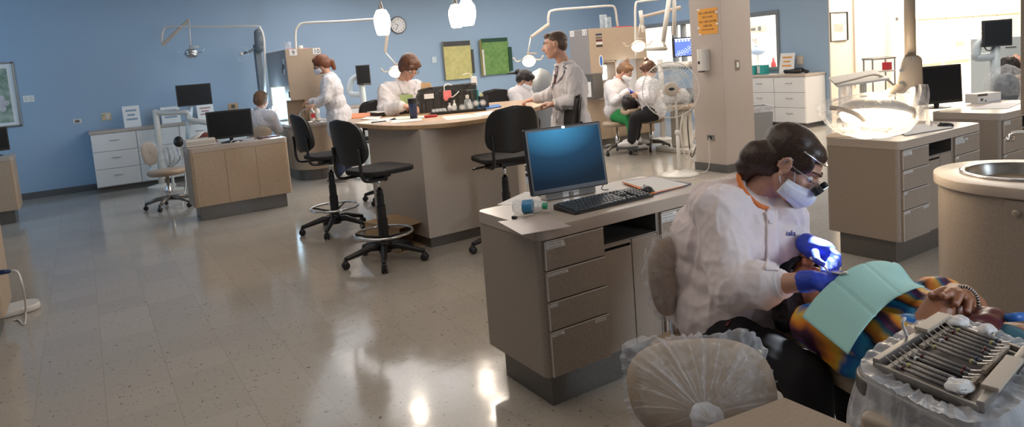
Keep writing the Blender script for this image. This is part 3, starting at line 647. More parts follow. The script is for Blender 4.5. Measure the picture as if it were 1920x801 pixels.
def glasses(parent, c, r, f, u, s, m='black', loupes=False):
    P = lambda a, b, z: c+(r*a+f*b+u*z)*s; mb = MB()
    for q in (-1, 1):
        ring = [P(q*.033+.024*math.cos(t)*1.0, .1-.008*abs(math.cos(t)), -.004+.0135*math.sin(t)) for t in [2*PI*k/20 for k in range(20)]]
        mb.tube(ring, .0017*s, 6, closed=True); mb.tube([P(q*.057, .095, .004), P(q*.074, .06, .006), P(q*.080, -.01, .004), P(q*.079, -.035, -.012)], .0022*s, 6)
    mb.tube([P(-.010, .102, 0), P(0, .106, .004), P(.010, .102, 0)], .002*s, 6)
    g = obj('glasses', mb, m, parent, world=True, smooth=True)
    ln = MB()
    for q in (-1, 1): ln.lathe([(.0225*s, 0), (.0225*s, .001)], P(q*.033, .0995, -.004), 20, axis=f, sx=1, sy=.56)
    obj('lens', ln, 'lens', g, world=True)
    return g
def facemask(parent, c, r, f, u, s):
    P = lambda a, b, z: c+(r*a+f*b+u*z)*s
    def fn(a, b):
        t = (a-.5)*2.95; z = -.018-b*.090
        bul = math.sin(PI*min(1, max(0, b*.9+.08)))
        rad = .070+.012*bul; x = math.sin(t)*rad*.98; y = .018+math.cos(t)*(.078+.026*bul*math.exp(-(t*1.3)**2))
        y += .012*math.exp(-(t*3)**2)*(1-b); z += -.022*abs(math.sin(t))**1.5*(1-b)*.8+.016*abs(math.sin(t))*b
        z += .0015*math.sin(b*26)
        return P(x, y, z)
    m_ = obj('face_mask', MB().grid(fn, 26, 22), 'mask', parent, world=True, smooth=True, solid=.0016*s)
    mb = MB()
    for q in (-1, 1):
        mb.tube([P(q*.064, .045, -.032), P(q*.078, .01, .02), P(q*.082, -.012, .022), P(q*.086, -.018, 0)], .0016*s, 6); mb.tube([P(q*.060, .045, -.085), P(q*.077, .0, -.045), P(q*.083, -.006, -.03)], .0016*s, 6)
    obj('ear_loop', mb, 'mask', m_, world=True, smooth=True)
    return m_
def torso_caps(mb, J, s, g=0, seg=20):
    pel, ch, nk, A, B = J['pelvis'], J['chest'], J['neck'], J['shR'], J['shL']
    ax = (A-B).normalized(); upv = (ch-pel).normalized(); fr = ax.cross(upv).normalized(); Rm = Matrix((ax, fr, upv)).transposed()
    mb.ball(pel, V(.165+g, .115+g, .11+g)*s, seg, Rm); mid = pel.lerp(ch, .5); mb.ball(mid, V(.145+g, .108+g, .15+g)*s, seg, Rm)
    mb.ball(ch, V(.165+g, .115+g, .16+g)*s, seg, Rm)
    sm = (A+B)/2; mb.cap(A.lerp(sm, .18), (.062+g*.8)*s, B.lerp(sm, .18), (.062+g*.8)*s, 14); mb.cap(sm.lerp(ch, .4), (.10+g)*s, sm.lerp(nk, .4), (.066+g)*s, 16)
    return ax, fr, upv
def person(label, J, s=1.0, top='coat', bottom='trouser_black', skin='skin', hair='hair_brown', voxel=.011, mask=False, specs=None, skirt=None, hands=True, gloves=None,
           hairfn=None, folds=.008, hd=None, group=None, lower=True, seed=0, female=True, standing=False, curl=.6, sleeve=1.0, bulk=0, extra=None):
    J = {k: V(v) for k, v in J.items()}
    base = V(J['pelvis'].x, J['pelvis'].y, 0)
    t = thing('person', label, 'person', base, 0, group)
    hc = J['head']; r, f, u = frame(J['look'], J.get('up', hc-J['neck']))
    hd = hd or {}
    mb = MB(); head_caps(mb, hc, r, f, u, s)
    mb.cap(J['neck'], .058*s, hc-u*.055*s-f*.02*s, .050*s, 16)
    torso_caps(mb, J, s, -.02)
    for q in ('R', 'L'):
        mb.cap(J['sh'+q], .05*s, J['el'+q], .04*s, 12); mb.cap(J['el'+q], .041*s, J['wr'+q], .026*s, 12)
        if hands and not (gloves):
            d, n = hd.get(q, ((J['wr'+q]-J['el'+q]), V(0, 0, -1))); sg = 1 if q == 'R' else -1
            hand_caps(mb, J['wr'+q], d, n, s, curl, hd.get('t'+q, sg))
        if lower: mb.cap(J['hip'+q], .08*s, J['kn'+q], .055*s, 12); mb.cap(J['kn'+q], .052*s, J['an'+q], .036*s, 12)
    body = obj('body', mb, skin, t, world=True, remesh=voxel*.72, sm=2)
    eyes(t, hc, r, f, u, s)
    if not mask: lips(t, hc, r, f, u, s)
    if gloves:
        for q in ('R', 'L'):
            mb = MB(); d, n = hd.get(q, ((J['wr'+q]-J['el'+q]), V(0, 0, -1))); sg = 1 if q == 'R' else -1
            hand_caps(mb, J['wr'+q], d, n, s*.98, curl, hd.get('t'+q, sg)); dd = (J['el'+q]-J['wr'+q]).normalized(); mb.cap(J['wr'+q], .031*s, J['wr'+q]+dd*.025*s, .033*s)
            obj('glove', mb, gloves, t, world=True, remesh=voxel*.5, sm=1)
    # coat
    mb = MB(); ax, fr, upv = torso_caps(mb, J, s, .030+bulk)
    if extra: extra(mb)
    for q in ('R', 'L'):
        wr = J['el'+q].lerp(J['wr'+q], .93*sleeve); mb.cap(J['sh'+q], .074*s, J['el'+q], .066*s, 14); mb.cap(J['el'+q], .068*s, wr, .048*s, 14); mb.cap(J['chest'], .12*s, J['sh'+q].lerp(J['el'+q], .45), .072*s, 14); mb.cap(J['pelvis'].lerp(J['chest'], .6), .12*s, J['sh'+q].lerp(J['el'+q], .3), .07*s, 14)
        if skirt is not None:
            k = J['hip'+q].lerp(J['kn'+q], skirt); mb.cap(J['hip'+q], .115*s, k, .115*s, 14)
    if skirt and standing:
        lo = (J['hipR'].lerp(J['knR'], skirt)+J['hipL'].lerp(J['knL'], skirt))/2; Rm = Matrix((ax, fr, upv)).transposed()
        mb.ball(lo, V(.205, .165, .11)*s, 18, Rm); mb.ball(lo.lerp(J['pelvis'], .5), V(.20, .165, .22)*s, 18, Rm); mb.cap(J['pelvis'], .17*s, lo, .175*s, 18)
    co = obj('coat', mb, top, t, world=True, remesh=voxel, sm=4); wobble(co, folds*.8*s, 7, .55, seed); creases(co, folds*1.5*s, 9, V(.15, .1, 1), seed); creases(co, folds*.45*s, 18, V(1, -.6, .5), seed+4)
    # collar
    nk = J['neck']; axn = (hc-nk).normalized(); a = ax; b = axn.cross(a).normalized()
    ring = [nk+(a*math.cos(q)*.078+b*math.sin(q)*.072)*s+axn*(.03+.02*math.sin(q+PI))*s for q in [2*PI*k/20 for k in range(20)]]
    obj('collar', MB().tube(ring, .012*s, 8, closed=True), top, co, world=True, smooth=True)
    # hair
    mb = MB(); (hairfn or hair_short)(mb, hc, r, f, u, s)
    h = obj('hair', mb, hair, t, world=True, remesh=voxel*.7, sm=2); wobble(h, .0022*s, 22, .5, seed)
    if lower:
        mb = MB()
        if not standing: mb.ball(J['pelvis'], V(.165, .12, .11)*s, 16)
        for q in ('R', 'L'):
            lo = J['kn'+q].lerp(J['an'+q], .93); mb.cap(J['hip'+q], .098*s, J['kn'+q], .072*s, 14); mb.cap(J['kn'+q], .072*s, lo, .058*s, 14)
        tr = obj('trousers', mb, bottom, t, world=True, remesh=voxel*1.1, sm=4); wobble(tr, folds*.7*s, 11, .7, seed+2)
        for q in ('R', 'L'):
            an = J['an'+q]; td = V(J.get('toe'+q, f)); td.z = 0; td.normalize(); z0 = an.z-.055*s; rr = Matrix((td.cross(V(0,0,1)), td, V(0,0,1))).transposed()
            sh = MB().ball(an+td*.05*s-V(0,0,.02*s), V(.045, .13, .045)*s, 16, rr).ball(an-td*.02*s, V(.045, .06, .055)*s, 14, rr)
            so = obj('shoe', sh, 'shoe', t, world=True, remesh=voxel*.8, sm=2)
            for v in so.data.vertices:
                zz = (mw(so) @ v.co).z
                if zz < an.z-.055*s: v.co.z += (an.z-.055*s)-zz
            obj('sole', MB().prism([(p.x, p.y) for p in [an+td*(.05+.135*math.sin(q2))*s+rr.col[0]*.047*s*math.cos(q2) for q2 in [2*PI*k/20 for k in range(20)]]], an.z-.07*s, an.z-.05*s), 'sole', so, world=True)
    if mask: facemask(t, hc, r, f, u, s)
    if specs: glasses(t, hc, r, f, u, s, specs)
    return t, (r, f, u, ax, fr, upv)
def Jpx(**k): return {n: (atd(*v) if n not in ('look', 'up', 'toeR', 'toeL') else v) for n, v in k.items()}
LAT = V(math.cos(YAW), -math.sin(YAW), 0); FWD = V(math.sin(YAW), math.cos(YAW), 0); UP = V(0, 0, 1)
def dirv(l, f_, z): return LAT*l+FWD*f_+UP*z
from mathutils.bvhtree import BVHTree
def patch(name, parent, coat, quadp, view, m, off=.004, th=.003, nu=8, nv=8, label=None):
    M4 = mw(coat); vs = [M4 @ v.co for v in coat.data.vertices]; bv = BVHTree.FromPolygons(vs, [tuple(p.vertices) for p in coat.data.polygons])
    a, b, c_, d = [V(p) for p in quadp]; view = V(view).normalized()
    def fn(u, v):
        p = a.lerp(b, u).lerp(d.lerp(c_, u), v); h = bv.ray_cast(p-view*.6, view)
        return (h[0] if h[0] else bv.find_nearest(p)[0])-view*off
    return obj(name, MB().grid(fn, nu, nv), m, parent, world=True, smooth=True, solid=th, label=label)
# ---- main student
SK = 1.12
J = Jpx(head=(1486, 308, 2.52), neck=(1408, 374, 2.60), chest=(1395, 468, 2.62), pelvis=(1362, 592, 2.66), shR=(1344, 394, 2.50), shL=(1468, 402, 2.76),
        elR=(1378, 540, 2.36), wrR=(1524, 527, 2.19), elL=(1485, 512, 2.66), wrL=(1528, 468, 2.42), hipR=(1338, 622, 2.60), hipL=(1410, 600, 2.74),
        knR=(1512, 706, 2.18), knL=(1600, 712, 2.34), anR=(1540, 965, 2.16), anL=(1640, 930, 2.36),
        look=dirv(.62, -.46, -.66), up=dirv(.45, -.15, .8), toeR=dirv(.5, -.8, 0), toeL=dirv(.5, -.8, 0))
def hair_student(mb, c, r, f, u, s, seg=20):
    P = lambda a, b, z: c+(r*a+f*b+u*z)*s; Rm = Matrix((r, f, u)).transposed()
    mb.ball(P(0, -.032, .042), V(.084, .100, .080)*s, 24, Rm); mb.ball(P(0, .016, .066), V(.070, .056, .044)*s, 20, Rm); mb.ball(P(0, -.05, 0), V(.077, .062, .066)*s, 18, Rm)
    for q in (-1, 1): mb.ball(P(q*.066, .012, .030), V(.016, .052, .042)*s, 14, Rm)
    mb.cap(atd(1446, 298, 2.54), .074, atd(1420, 296, 2.55), .066, 18); mb.cap(atd(1420, 296, 2.55), .066, atd(1402, 312, 2.56), .046, 16); mb.cap(atd(1402, 312, 2.56), .046, atd(1396, 330, 2.57), .026, 14)
def gown_extra(mb):
    for a, b_, d, r_ in ((1392, 368, 2.66, .085), (1375, 380, 2.66, .10), (1352, 400, 2.64, .13), (1332, 450, 2.68, .15), (1322, 505, 2.72, .16), (1322, 560, 2.72, .16), (1345, 585, 2.62, .15), (1440, 455, 2.62, .15), (1420, 520, 2.62, .16), (1400, 570, 2.62, .15), (1455, 410, 2.62, .12)): mb.ball(atd(a, b_, d), r_*1.05, 18)
    mb.cap(V(J['elR']), .088, V(J['elR']).lerp(V(J['wrR']), .35), .078, 16); mb.cap(V(J['shR']), .09, V(J['elR']), .085, 16)
ST, SF = person('student in pinkish white gown, face mask and blue gloves leaning over the reclining patient', J, SK, 'gown', 'trouser_black', hair='hair_dark', voxel=.0075, mask=True, gloves='glove', folds=.010,
    hairfn=hair_student, hd={'R': (dirv(.95, -.28, .05), dirv(.25, .3, -1)), 'L': (dirv(.75, -.25, -.62), dirv(-.2, -.1, -1)), 'tR': -1, 'tL': 1}, seed=3, curl=.78, sleeve=.56, extra=gown_extra, bulk=.006)
r, f, u, ax, fr, upv = SF
gs_ = [o_ for o_ in ST.children if o_.name.startswith('glove')]
bpy.data.objects.remove(gs_[1])
gm = MB(); A3 = lambda x, y, d: atd(x, y, d)
gm.cap(A3(1514, 458, 2.45), .040, A3(1526, 466, 2.42), .040, 14).cap(A3(1526, 466, 2.42), .042, A3(1545, 472, 2.39), .040, 16).cap(A3(1536, 478, 2.40), .034, A3(1552, 484, 2.38), .034, 14)
for k_, p_, t_ in (((1556, 470, 2.37), (1570, 480, 2.33), (1573, 496, 2.31)), ((1558, 478, 2.36), (1569, 488, 2.32), (1568, 504, 2.30)), ((1552, 486, 2.36), (1560, 494, 2.32), (1558, 508, 2.30)), ((1544, 490, 2.37), (1548, 499, 2.33), (1545, 510, 2.31))):
    gm.cap(A3(*k_), .0145, A3(*p_), .0125, 12).cap(A3(*p_), .0125, A3(*t_), .0105, 12)
gm.cap(A3(1528, 474, 2.36), .015, A3(1532, 488, 2.31), .0125, 12).cap(A3(1532, 488, 2.31), .0125, A3(1542, 495, 2.29), .0105, 12)
obj('glove', gm, 'glove', ST, world=True, remesh=.0035, sm=2)
hc = V(J['head']); P = lambda a, b, z: hc+(r*a+f*b+u*z)*SK
g = glasses(ST, hc, r, f, u, SK, 'steel')
for q in (-1, 1): obj('loupe', MB().lathe([(.0125, 0), (.0145, .012), (.0125, .013), (.0145, .030), (.0115, .031)], P(q*.030, .098, -.012), 18, axis=(f-u*.25)), 'black', g, world=True, label='black magnifying loupe barrel')
hl = obj('headlight', MB().lathe([(.009, 0), (.013, .006), (.013, .02), (.010, .022)], P(0, .106, .014), 16, axis=(f-u*.3)), 'black', g, world=True)
obj('lit_lens', MB().lathe([(.0095, .0), (.0095, .0015)], P(0, .106, .014)+(f-u*.3).normalized()*.0222, 16, axis=(f-u*.3)), 'niche', hl, world=True)
tgt = atd(1545, 535, 2.3); lp = P(0, .14, .01)
light('SPOT', lp, 70, (.84, .92, 1), tgt, .006, name='loupe_headlight', spot=.62, blend=.6)
band = [P(.0855*math.sin(a_), -.020+.101*math.cos(a_), .064) for a_ in [-1.3+2.6*k/24 for k in range(25)]]
obj('headband', MB().tube(band, .0032, 8), 'chrome', ST, world=True, smooth=True, label='thin shiny headband')
# orange undershirt collar
nk = atd(1416, 356, 2.56); axn = dirv(.80, -.30, .52).normalized(); a = ax; b = axn.cross(a).normalized()
ring = [nk+(a*math.cos(q)*.070+b*math.sin(q)*.074)*SK+axn*.0*SK for q in [2*PI*k/24 for k in range(24)]]
M['orange_cloth'] = mat('orange_undershirt', (.72, .20, .05), .8)
obj('undershirt', MB().tube(ring, .010, 8, closed=True), 'orange_cloth', ST, world=True, smooth=True, label='orange undershirt collar')
for q in ('R', 'L'):
    e, w_ = V(J['el'+q]), V(J['wr'+q]); a = e.lerp(w_, .44); b = e.lerp(w_, .62)
    obj('cuff', MB().tube([a, a.lerp(b, .1), a.lerp(b, .9), b], [.058, .050, .047, .044], 20, caps=False), 'cuff', ST, world=True, smooth=True, solid=.003, label='white knit cuff')
gc = [o_ for o_ in ST.children if o_.name.startswith('coat')][0]
vw = ray(1475, 440).normalized()
def pxp(x, y): return atd(x, y, 2.5)
M['name_blue'] = mat('blue_thread', (.02, .03, .30), .7)
tx = text('embroidery', 'iala', .028, 'name_blue', ST, (0, 0, 0), (0, 0, 0)); tb_ = BVHTree.FromPolygons([mw(gc) @ v.co for v in gc.data.vertices], [tuple(p.vertices) for p in gc.data.polygons])
for v in tx.data.vertices:
    q = v.co.copy(); p = pxp(1474, 442)+R2*q.x+U2*q.y; dr_ = (p-V(0, 0, H)).normalized(); h_ = tb_.ray_cast(V(0, 0, H), dr_)
    v.co = mw(ST).inverted() @ ((h_[0] if h_[0] else p)-dr_*(.003+q.z))
patch('placket', ST, gc, [pxp(1438, 392), pxp(1458, 392), pxp(1462, 500), pxp(1438, 500)], vw, 'gown', .004, .004, 6, 20)
for x, y in ((1436, 398), (1440, 404)): patch('tie_string', ST, gc, [pxp(x, y), pxp(x+7, y), pxp(x+9, y+16), pxp(x+3, y+16)], vw, 'gown', .009, .003, 3, 5)
patch('trouser_tag', ST, [o_ for o_ in ST.children if o_.name.startswith('trousers')][0], [pxp(1361, 606), pxp(1373, 599), pxp(1366, 611), pxp(1360, 613)], ray(1366, 606), 'maroon', .003, .002, 2, 2)
# ---- patient lying back
AX = V(-.20, -.98, .02).normalized(); SD = AX.cross(UP).normalized()     # SD: across the body
hp = V(2.12, 1.50, .655); s = 1.12
pa = thing('person', 'patient lying back in striped multicoloured blouse with turquoise bib and clasped hands', 'person', (2.0, 1.1, 0))
mb = MB(); pf = (UP*1.0+AX*.05).normalized(); pu = (-AX+UP*.12).normalized(); r, f, u = frame(pf, pu)
head_caps(mb, hp, r, f, u, s); nkp = hp+AX*.19-UP*.02; mb.cap(nkp, .06*s, hp+AX*.07-UP*.01, .052*s, 16)
ch = hp+AX*.37-UP*.01; be = hp+AX*.54-UP*.01; pl = hp+AX*.70-UP*.02
Rm = Matrix((SD, AX, UP)).transposed()
for c_, q in ((ch, (.17, .19, .09)), (be, (.155, .17, .09)), (pl, (.17, .14, .09))): mb.ball(c_, V(q)*s, 20, Rm)
HL = atd(1800, 574, 1.86); HR = atd(1768, 578, 1.90)      # the clasped hands over the belly
sN = ch-SD*-.19-AX*.10; sF = ch+SD*-.19-AX*.10
if (sN-V(0,0,H)).dot(FWD) > (sF-V(0,0,H)).dot(FWD): sN, sF = sF, sN
elN = atd(1732, 650, 1.84); elF = atd(1790, 560, 2.15)
wN = atd(1760, 580, 1.88); wF = atd(1826, 574, 1.99)
mb.cap(sN, .055*s, elN, .048*s, 14); mb.cap(elN, .060, wN, .042, 16); mb.cap(sF, .05*s, elF, .045*s, 14); mb.cap(elF, .05, wF, .034, 14)
hand_caps(mb, wN, dirv(.9, .25, .10), dirv(.3, .8, -.5), s*.95, .42, -1, curls=(.5, .5, .52, .55))
mb.ball(atd(1812, 562, 1.95), .036, 16); mb.cap(wF, .032, atd(1808, 556, 1.945), .034, 14); mb.cap(atd(1800, 553, 1.94), .026, atd(1818, 566, 1.93), .026, 12)
NL = []
for k_, p_, t_ in (((1797, 543, 1.92), (1772, 544, 1.885), (1746, 554, 1.865)), ((1801, 546, 1.915), (1785, 547, 1.865), (1769, 556, 1.845)), ((1811, 551, 1.91), (1799, 552, 1.855), (1792, 570, 1.835)), ((1819, 561, 1.91), (1815, 565, 1.86), (1813, 584, 1.84))):
    mb.cap(atd(*k_), .0135, atd(*p_), .0125, 12); mb.cap(atd(*p_), .0125, atd(*t_), .0105, 12); NL.append((atd(*t_), atd(*p_)))
mb.cap(atd(1788, 560, 1.92), .014, atd(1762, 552, 1.90), .012, 12)
nm_ = MB()
for t_, p_ in NL:
    dd = (t_-p_).normalized(); vv = (V(0, 0, H)-t_).normalized()+UP*.5; vv = (vv-dd*vv.dot(dd)).normalized(); nm_.ball(t_+vv*.0085+dd*.002, (.0055, .0075, .0022), 12, Matrix((dd.cross(vv), dd, vv)).transposed())
for q in (-1, 1): mb.cap(pl+SD*.09*q, .10, pl+AX*.45+SD*.11*q-UP*.01, .072, 14); mb.cap(pl+AX*.45+SD*.11*q-UP*.01, .068, pl+AX*.9+SD*.1*q-UP*.06, .045, 14)
obj('body', mb, 'skin_dark', pa, world=True, remesh=.0042, sm=1)
obj('nails', nm_, 'nail', pa, world=True, smooth=True)
eyes(pa, hp, r, f, u, s); lips(pa, hp, r, f, u, s)
mb = MB(); hair_short(mb, hp, r, f, u, s, 20, .012)
mb.ball(hp-u*-.06-f*.03, V(.08, .09, .08)); mb.cap(hp+u*.02-f*.07, .07, hp-u*.10-f*.09, .05)
mb.cap(atd(1478, 600, 2.36), .05, atd(1476, 560, 2.42), .06)
h = obj('hair', mb, 'hair_black', pa, world=True, remesh=.006, sm=2); wobble(h, .006, 26)
# dark protective glasses
Pp = lambda a, b, z: hp+(r*a+f*b+u*z)*s
def gl(a, b): t_ = (a-.5)*2.5; return Pp(.078*math.sin(t_), .022+.088*math.cos(t_), .040-.055*b)
go = obj('dark_glasses', MB().grid(gl, 20, 8), 'screen_off', pa, world=True, smooth=True, solid=.003, label='dark wraparound protective glasses')
# blouse
mb = MB()
for c_, q in ((ch-UP*.015, (.225, .20, .13)), (be-UP*.015, (.205, .16, .125)), (pl, (.17, .12, .095))): mb.ball(c_, V(q)*s, 24, Rm)
mb.cap(sN, .075, sN.lerp(elN, .86), .084, 16); mb.cap(sF, .072, sF.lerp(elF, .8), .072, 16); mb.cap(nkp+AX*.10, .08, ch-AX*.02, .12, 16)
bl = obj('blouse', mb, 'blouse', pa, world=True, remesh=.008, sm=4); wobble(bl, .012, 8, 1, 4); wobble(bl, .005, 22, 1, 9)
# sleeves cuffs of the blouse puff
mb = MB(); mb.cap(pl+AX*.02, .125, pl+AX*.14-UP*.01, .11, 16)
for q in (-1, 1): mb.cap(pl+SD*.09*q-UP*.02, .11, pl+AX*.45+SD*.11*q-UP*.01, .085, 14); mb.cap(pl+AX*.45+SD*.11*q-UP*.01, .082, pl+AX*.88+SD*.1*q-UP*.06, .07, 14)
tr = obj('trousers', mb, 'teal_cloth', pa, world=True, remesh=.010, sm=4); wobble(tr, .008, 10)
hq = [atd(1806, 602, 1.80), atd(1840, 577, 1.88), atd(1892, 590, 1.86), atd(1872, 622, 1.74)]
def hemf(a, b):
    p = hq[0].lerp(hq[1], a).lerp(hq[3].lerp(hq[2], a), b); return p+UP*(.016*math.sin(PI*b)*math.sin(PI*(.15+.7*a))+.005*noise.noise(p*28))
obj('blouse_hem', MB().grid(hemf, 24, 24), 'maroon', pa, world=True, smooth=True, solid=.006, label='shiny maroon blouse hem')
obj('blue_tag', MB().tube([atd(1888, 596, 1.80), atd(1918, 594, 1.80)], .012, 8), 'blue_folder', pa, world=True, smooth=True)
# striped bracelet on the far wrist
bp_ = spline([atd(1799, 537, 1.91), atd(1812, 539, 1.89), atd(1825, 547, 1.885), atd(1833, 561, 1.885), atd(1834, 578, 1.89)], 7)
st = MB(); st2 = MB()
for k in range(len(bp_)-1): (st if k % 2 else st2).tube([bp_[k], bp_[k+1]], .0042, 8)
br = obj('bracelet', st, 'black', pa, world=True, label='black and white striped bracelet'); obj('white_beads', st2, 'paper', br, world=True)
# bib
A_, B_, C_, D_ = V(1.84, 1.28, .715), V(1.715, 1.05, .725), V(2.145, 1.077, .775), V(2.31, 1.26, .775)
D_ = atd(1675, 492, 2.31); C_ = atd(1734, 541, 2.07); A_ = atd(1504, 592, 2.07); B_ = atd(1590, 662, 1.80)
def bibf(a, b):     # a: across the body A->D, b: down the chest
    p0 = A_.lerp(D_, a); p1 = B_.lerp(C_, a); p = p0.lerp(p1, b)
    p = p+UP*(.062*math.sin(PI*min(1, a*1.02))**.8*(1-.25*b))
    p += UP*(-.0035*math.exp(-((a-.33)/.012)**2)-.0035*math.exp(-((a-.66)/.012)**2))
    p += UP*.012*math.sin(b*7)*max(0, a-.75)*3.2-UP*.02*max(0, .12-a)*2
    return p
bb = obj('dental_bib', MB().grid(bibf, 60, 30), 'bib', smooth=True, solid=.0012); tag(bb, 'pale turquoise paper bib draped over the chest of the reclining patient', 'bib')
# dental instruments in the gloved hands
iv = MB().tube([atd(1560, 512, 2.17), atd(1578, 514, 2.15), atd(1590, 512, 2.14)], [.004, .005, .004], 10); o = obj('dental_instrument', iv, 'steel', smooth=True); tag(o, 'grey metal handpiece held in the nearer blue gloved hand', 'instrument')
iv = MB().tube([atd(1520, 484, 2.36), atd(1538, 492, 2.32), atd(1556, 512, 2.28)], [.005, .005, .002], 10); o = obj('dental_instrument', iv, 'enamel', smooth=True); tag(o, 'white suction tip held in the farther blue gloved hand', 'instrument')
# ---- operator stools
def op_stool(name_label, seat_c, z, yawd, back_c, back_w, back_h, tilt, wrap=True, group=None, face=None):
    t = thing('operator_stool', name_label, 'stool', (seat_c.x, seat_c.y, 0), 0, group)
    cc = V(seat_c.x, seat_c.y, 0)
    obj('seat', MB().lathe([(.05, z-.075), (.19, z-.07), (.215, z-.05), (.22, z-.02), (.20, z), (.1, z+.006), (.001, z+.006)], (0, 0, 0), 40, sx=1.05, sy=.95), 'vinyl', t, smooth=True)
    obj('column', MB().lathe([(.035, .10), (.035, .26), (.02, .27), (.02, z-.07)], seg=16), 'chrome', t, smooth=True)
    for k in range(5):
        a = 2*PI*k/5+yawd; d = V(math.cos(a), math.sin(a), 0); l = obj('base_leg', MB().tube([d*.02+V(0,0,.13), d*.15+V(0,0,.125), d*.29+V(0,0,.08)], [.03, .026, .018], 8), 'kick', t, smooth=True)
        c_ = d*.29+V(0,0,.03); obj('caster', MB().lathe([(.012, -.02), (.028, -.018), (.03, 0), (.028, .018), (.012, .02)], c_, 14, axis=d.cross(UP)).box((c_.x-.01, c_.y-.01, .04), (c_.x+.01, c_.y+.01, .085)), 'black', l, smooth=True)
    n = face.normalized(); sx = n.cross(UP).normalized()*-1; uu = sx.cross(n)*1
    if uu.z < 0: uu = -uu
    def pad(off):
        def fn(a, b):
            t1 = 2*PI*a; rr = b; e_ = 2.6
            ct, st_ = math.cos(t1), math.sin(t1); q = (abs(ct)**e_+abs(st_)**e_)**(-1/e_)
            x, y = ct*q*rr*back_w/2, st_*q*rr*back_h/2
            return back_c+sx*x+uu*y+n*(off*math.sqrt(max(0, 1-rr**3))+.25*x*x/back_w)
        return fn
    m1 = MB().grid(pad(.028), 40, 10); m1.grid(pad(-.028), 40, 10)
    bk = obj('backrest', m1, 'vinyl', t, world=True, smooth=True)
    st0 = back_c-n*.03-uu*back_h*.3; obj('back_bar', MB().tube([st0, st0-UP*.18, V(seat_c.x, seat_c.y, z-.06)], .012, 8), 'chrome', t, world=True, smooth=True)
    if wrap:
        def w_(off, g):
            def fn(a, b):
                p = pad(off)(a, b); ct = p-back_c; p = back_c+ct*(1+g*b)
                k = noise.noise(V(math.cos(2*PI*a)*5, math.sin(2*PI*a)*5, b*2+off*50)); k2 = noise.noise(V(math.cos(2*PI*a)*14, math.sin(2*PI*a)*14, b*1.5))
                return p+n*(.010*k+.006*k2)*(1 if off > 0 else -1)+ct.normalized()*(.022*k*b) if ct.length > 0 else p
            return fn
        m2 = MB().grid(w_(.036, .10), 120, 16); m2.grid(w_(-.040, .10), 120, 16)
        obj('plastic_cover', m2, 'wrap', bk, world=True, smooth=True, label='clear plastic cover')
    return t, bk, sx, uu, n
SG = None
sc = atd(1325, 668, 2.58); seat1 = V(sc.x, sc.y, 0)
fdir = dirv(.5, -.8, 0)
op_stool('beige operator stool with plastic covered backrest under the student in pink white gown', seat1, .44, .2, atd(1262, 515, 2.66), .33, .30, 0, face=dirv(.62, -.75, .12))
b2 = atd(1312, 728, 1.62)
t, bk, sx, uu, n = op_stool('beige operator stool with large plastic wrapped backrest knotted in front, nearest the camera', V(b2.x+.16, b2.y+.20, 0), .42, .5, b2, .345, .235, 0, wrap=False, face=dirv(-.02, -.72, .62))
# gathered plastic bag around the front backrest
kn = atd(1322, 778, 1.52)
def bag(a, b):
    t1 = 2*PI*a; ct, s1 = math.cos(t1), math.sin(t1); e_ = 3.0; q = (abs(ct)**e_+abs(s1)**e_)**(-1/e_)
    rim = b2+sx*ct*q*.180+uu*s1*q*.130
    corner = max(0, (abs(ct*s1)*2-.75))*4; rim = rim+(sx*ct+uu*s1)*.022*corner*(1 if s1 > 0 else .2)
    k = noise.noise(V(ct*7, s1*7, b*1.2)); k2 = noise.noise(V(ct*19, s1*19, b*.8))
    bb_ = b**.8; p = kn.lerp(rim, bb_); hump = .030*math.sin(PI*min(1, b))**.7
    p = p+n*(hump+(.010*k+.008*k2)*(1-b*.3)*min(1, b*4))
    return p+(sx*ct+uu*s1)*.010*k2*b
m2 = MB().grid(bag, 200, 24)
def bagb(a, b):
    t1 = 2*PI*a; ct, s1 = math.cos(t1), math.sin(t1); rim = bag(a, 1.0); return rim.lerp(b2-n*.05, 1-b)
m2.grid(bagb, 200, 4)
cv = obj('plastic_cover', m2, 'wrap', bk, world=True, smooth=True, label='clear plastic bag gathered in front')
tail = MB()
def tl(a, b):
    t1 = 2*PI*a; k = noise.noise(V(math.cos(t1)*3, math.sin(t1)*3, b*3)); rad = (.012+.022*math.sin(PI*min(1, b*1.15))+.010*k*b)*(1 if b < .86 else 1-(b-.86)*6.5)
    return kn+(sx*math.cos(t1)*1.1+uu*math.sin(t1))*rad+n*(.0+.055*b)-UP*.03*b
tail.grid(tl, 40, 14)
obj('twisted_tail', tail, 'wrap_dense', cv, world=True, smooth=True)
# ---- man standing at the island
def hair_man(mb, c, r, f, u, s, seg=18):
    P = lambda a, b, z: c+(r*a+f*b+u*z)*s; Rm = Matrix((r, f, u)).transposed()
    mb.ball(P(0, -.022, .036), V(.081, .096, .080)*s, seg, Rm); mb.ball(P(0, -.055, -.01), V(.074, .055, .062)*s, seg, Rm); mb.ball(P(0, .045, .082), V(.055, .036, .026)*s, 14, Rm)
    for q in (-1, 1): mb.ball(P(q*.066, -.035, .01), V(.016, .035, .04)*s, 12, Rm)
J = Jpx(head=(1040, 84, 6.5), neck=(1060, 125, 6.55), chest=(1068, 165, 6.55), pelvis=(1070, 225, 6.55), shR=(1076, 140, 6.34), shL=(1056, 140, 6.76), elL=(1040, 178, 6.9), wrL=(1003, 186, 6.95),
        elR=(1084, 192, 6.22), wrR=(1040, 196, 6.42), hipR=(1080, 235, 6.62), hipL=(1062, 235, 6.48), knR=(1082, 300, 6.6), knL=(1068, 300, 6.4), anR=(1098, 372, 6.6), anL=(1080, 378, 6.4),
        look=dirv(-.96, .05, -.12), up=dirv(.05, .1, 1), toeR=dirv(-.9, .3, 0), toeL=dirv(-.9, .3, 0))
